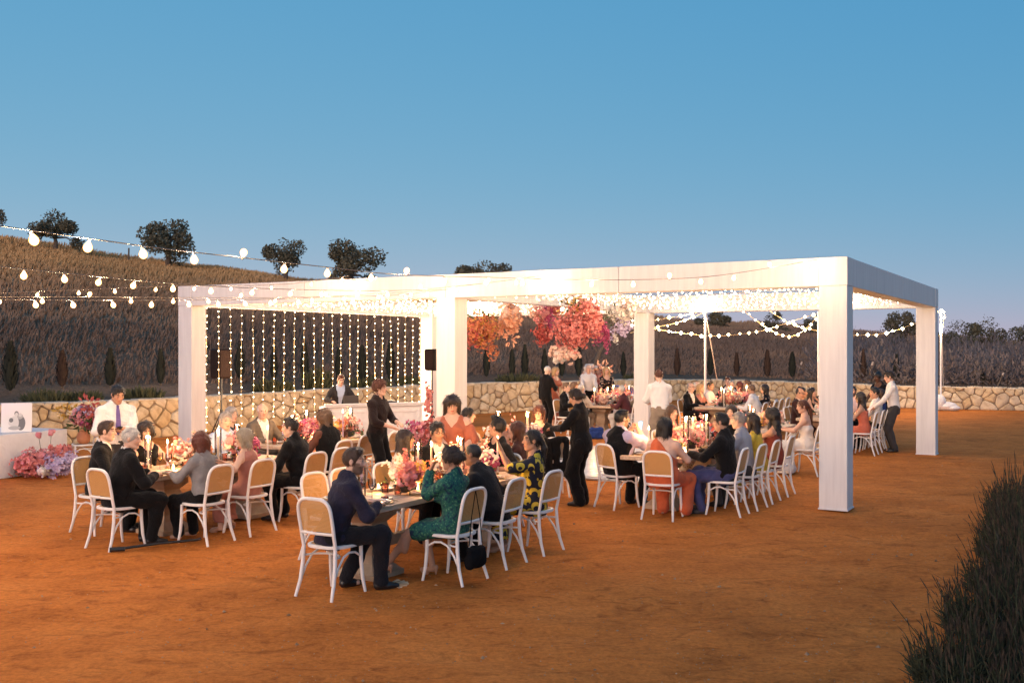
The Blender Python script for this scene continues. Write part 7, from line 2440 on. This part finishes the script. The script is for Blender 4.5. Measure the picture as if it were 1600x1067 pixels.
# taller brush along the slope at the right
M_BRUSH = mottled('brush', (.13, .10, .10), (.21, .17, .15), .6, .95)
def brush(label, x0, x1, seed):
    r = random.Random(seed)
    V, Q = [], []
    b = behind_wall((x0 + x1) / 2, 3.0)
    root = thing('brush', label, 'shrub', (b.x, b.y, 0))
    n = int((x1 - x0) * 1.0)
    for i in range(n):
        px = r.uniform(x0, x1)
        w = behind_wall(px, 0)
        y = w.y + 3.0 + 30 * r.random() ** 1.3
        x = (px - CX) * y / FPX
        z = float(hill_z(x, y))
        R, H = r.uniform(.5, 1.2) * (1 + .012 * y), r.uniform(.5, 1.1) * (.8 + .014 * y)
        for j in range(70):
            d = Vector((r.gauss(0, 1), r.gauss(0, 1), abs(r.gauss(0, 1)))).normalized()
            t = (.4 + .6 * r.random() ** .5) * (1 + .3 * mnoise.noise(d * 2 + Vector((x, y, 0))))
            p = Vector((x + d.x * R * t - b.x, y + d.y * R * t - b.y, z + d.z * H * t))
            g = (d + Vector((r.gauss(0, .4), r.gauss(0, .4), .7))).normalized()
            s = g.cross(Vector((r.gauss(0, 1), r.gauss(0, 1), r.gauss(0, 1)))).normalized() * r.uniform(.02, .05)
            L = r.uniform(.10, .26)
            o = len(V)
            V += [p - s, p + s, p + g * L + s * .4, p + g * L - s * .4]
            Q += [(o, o + 1, o + 2, o + 3)]
    tag(link('foliage', np_mesh('foliage', [tuple(p) for p in V], Q, M_BRUSH), root), kind='stuff')
brush('dry brush covering the slope between the right columns', 1290, 1450, 5)
brush('dry brush covering the slope at the far right', 1450, 1660, 6)

# fence posts on the ridge
for (px, py, hpx, lab) in ((201, 398, 12, 'small dark fence post on the ridge beside the wide oak'),):
    p = PD(px, py, 97)
    o = thing('fence_post', lab, 'post', (p.x, p.y, p.z - .5))
    MB().tube([(0, 0, 0), (.02, 0, hpx * 97 / FPX + .4)], .08, 6).build('shaft', M_BARK, o)

# ------------------------------------------------------------------ dark lavender bushes in the lower right corner
M_STALK = mottled('dry_stalk', (.008, .016, .007), (.060, .066, .030), 22, .9, bumpy=0)
M_SPIKE = mottled('seed_spike', (.014, .011, .009), (.095, .065, .038), 18, .9, bumpy=0)
def lavender(loc, R, H, n, seed, label):
    r = random.Random(seed)
    root = thing('lavender_bush', label, 'bush', loc, 0, 'dark bushes along the lower right edge')
    V, Q = [], []
    V2, Q2 = [], []
    for i in range(n):
        a, rr = r.uniform(0, 6.283), math.sqrt(r.random())
        base = Vector((R * .9 * rr * math.cos(a), R * .9 * rr * math.sin(a), 0))
        tilt = rr * .28 + r.gauss(0, .17) + (r.uniform(.2, .7) if r.random() < .07 else 0)
        a2 = a + r.gauss(0, .9)
        L = H * (r.uniform(.30, .80) + (.55 * r.random() if r.random() < .14 else 0)) * (1.1 - .45 * rr * rr)
        d0 = Vector((math.cos(a2) * tilt * .6, math.sin(a2) * tilt * .6, 1)).normalized()
        d1 = Vector((math.cos(a2) * tilt, math.sin(a2) * tilt, .85)).normalized()
        w = .0026 + .0014 * r.random()
        s = Vector((-math.sin(a2 + 1), math.cos(a2 + 1), 0)) * w
        p1 = base + d0 * L * .5
        p2 = p1 + d1 * L * .35
        p3 = p2 + (d1 + Vector((0, 0, -.15 + r.gauss(0, .2)))).normalized() * L * .16
        o = len(V)
        V += [base - s * 1.4, base + s * 1.4, p1 + s * 1.2, p1 - s * 1.2, p2 + s, p2 - s]
        Q += [(o, o + 1, o + 2, o + 3), (o + 3, o + 2, o + 4, o + 5)]
        # leaves low on the stem
        for q in range(4):
            t = r.uniform(.12, .75)
            c = base.lerp(p1, min(1, t * 1.3))
            ld = Vector((r.gauss(0, 1), r.gauss(0, 1), .9)).normalized()
            ls = ld.cross(Vector((r.gauss(0, 1), r.gauss(0, 1), .2))).normalized() * .006
            o = len(V)
            LL = .05 + .06 * r.random()
            V += [c - ls, c + ls, c + ld * LL + ls * .3, c + ld * LL - ls * .3]
            Q += [(o, o + 1, o + 2, o + 3)]
        s2 = s.normalized() * .0046
        s3 = Vector((0, 0, 1)).cross(s2).normalized() * .0046
        for ss in (s2, s3):
            o = len(V2)
            V2 += [p2 - ss * .5, p2 + ss * .5, (p2 + p3) / 2 + ss * 1.1, (p2 + p3) / 2 - ss * 1.1, p3 + ss * .3, p3 - ss * .3]
            Q2 += [(o, o + 1, o + 2, o + 3), (o + 3, o + 2, o + 4, o + 5)]
    tag(link('stems', np_mesh('stems', [tuple(p) for p in V], Q, M_STALK), root), kind='stuff')
    tag(link('seed_spikes', np_mesh('seed_spikes', [tuple(p) for p in V2], Q2, M_SPIKE), root), kind='stuff')
LAV = [(2.62, 5.7, .45, .42, 'leftmost dark spiky bush at the bottom right'), (3.35, 6.0, .5, .60, 'dark spiky bush at the bottom right, nearest the corner'), (3.12, 6.8, .45, .50, 'dark spiky bush leaning out over the earth at the lower right'), (3.85, 7.0, .5, .72, 'second dark bush up from the bottom right corner'),
       (3.85, 8.0, .45, .60, 'third dark bush up from the bottom right corner'), (4.5, 8.3, .5, .80, 'tall dark bush at the right edge, lower half'), (4.62, 9.3, .45, .62, 'fourth dark bush up along the right edge'), (5.15, 9.8, .5, .78, 'tall dark bush at the right edge, middle'),
       (5.45, 10.9, .45, .66, 'fifth dark bush up along the right edge'), (5.95, 11.7, .5, .74, 'dark bush at the right edge, third from the top'), (6.45, 12.8, .45, .64, 'dark bush at the right edge, second from the top'), (7.0, 13.9, .45, .60, 'topmost dark bush at the right edge')]
for q, (x, y, R, H, lab) in enumerate(LAV):
    lavender((x, y, -.02), R, H * 1.08, 700, 500 + q, lab)
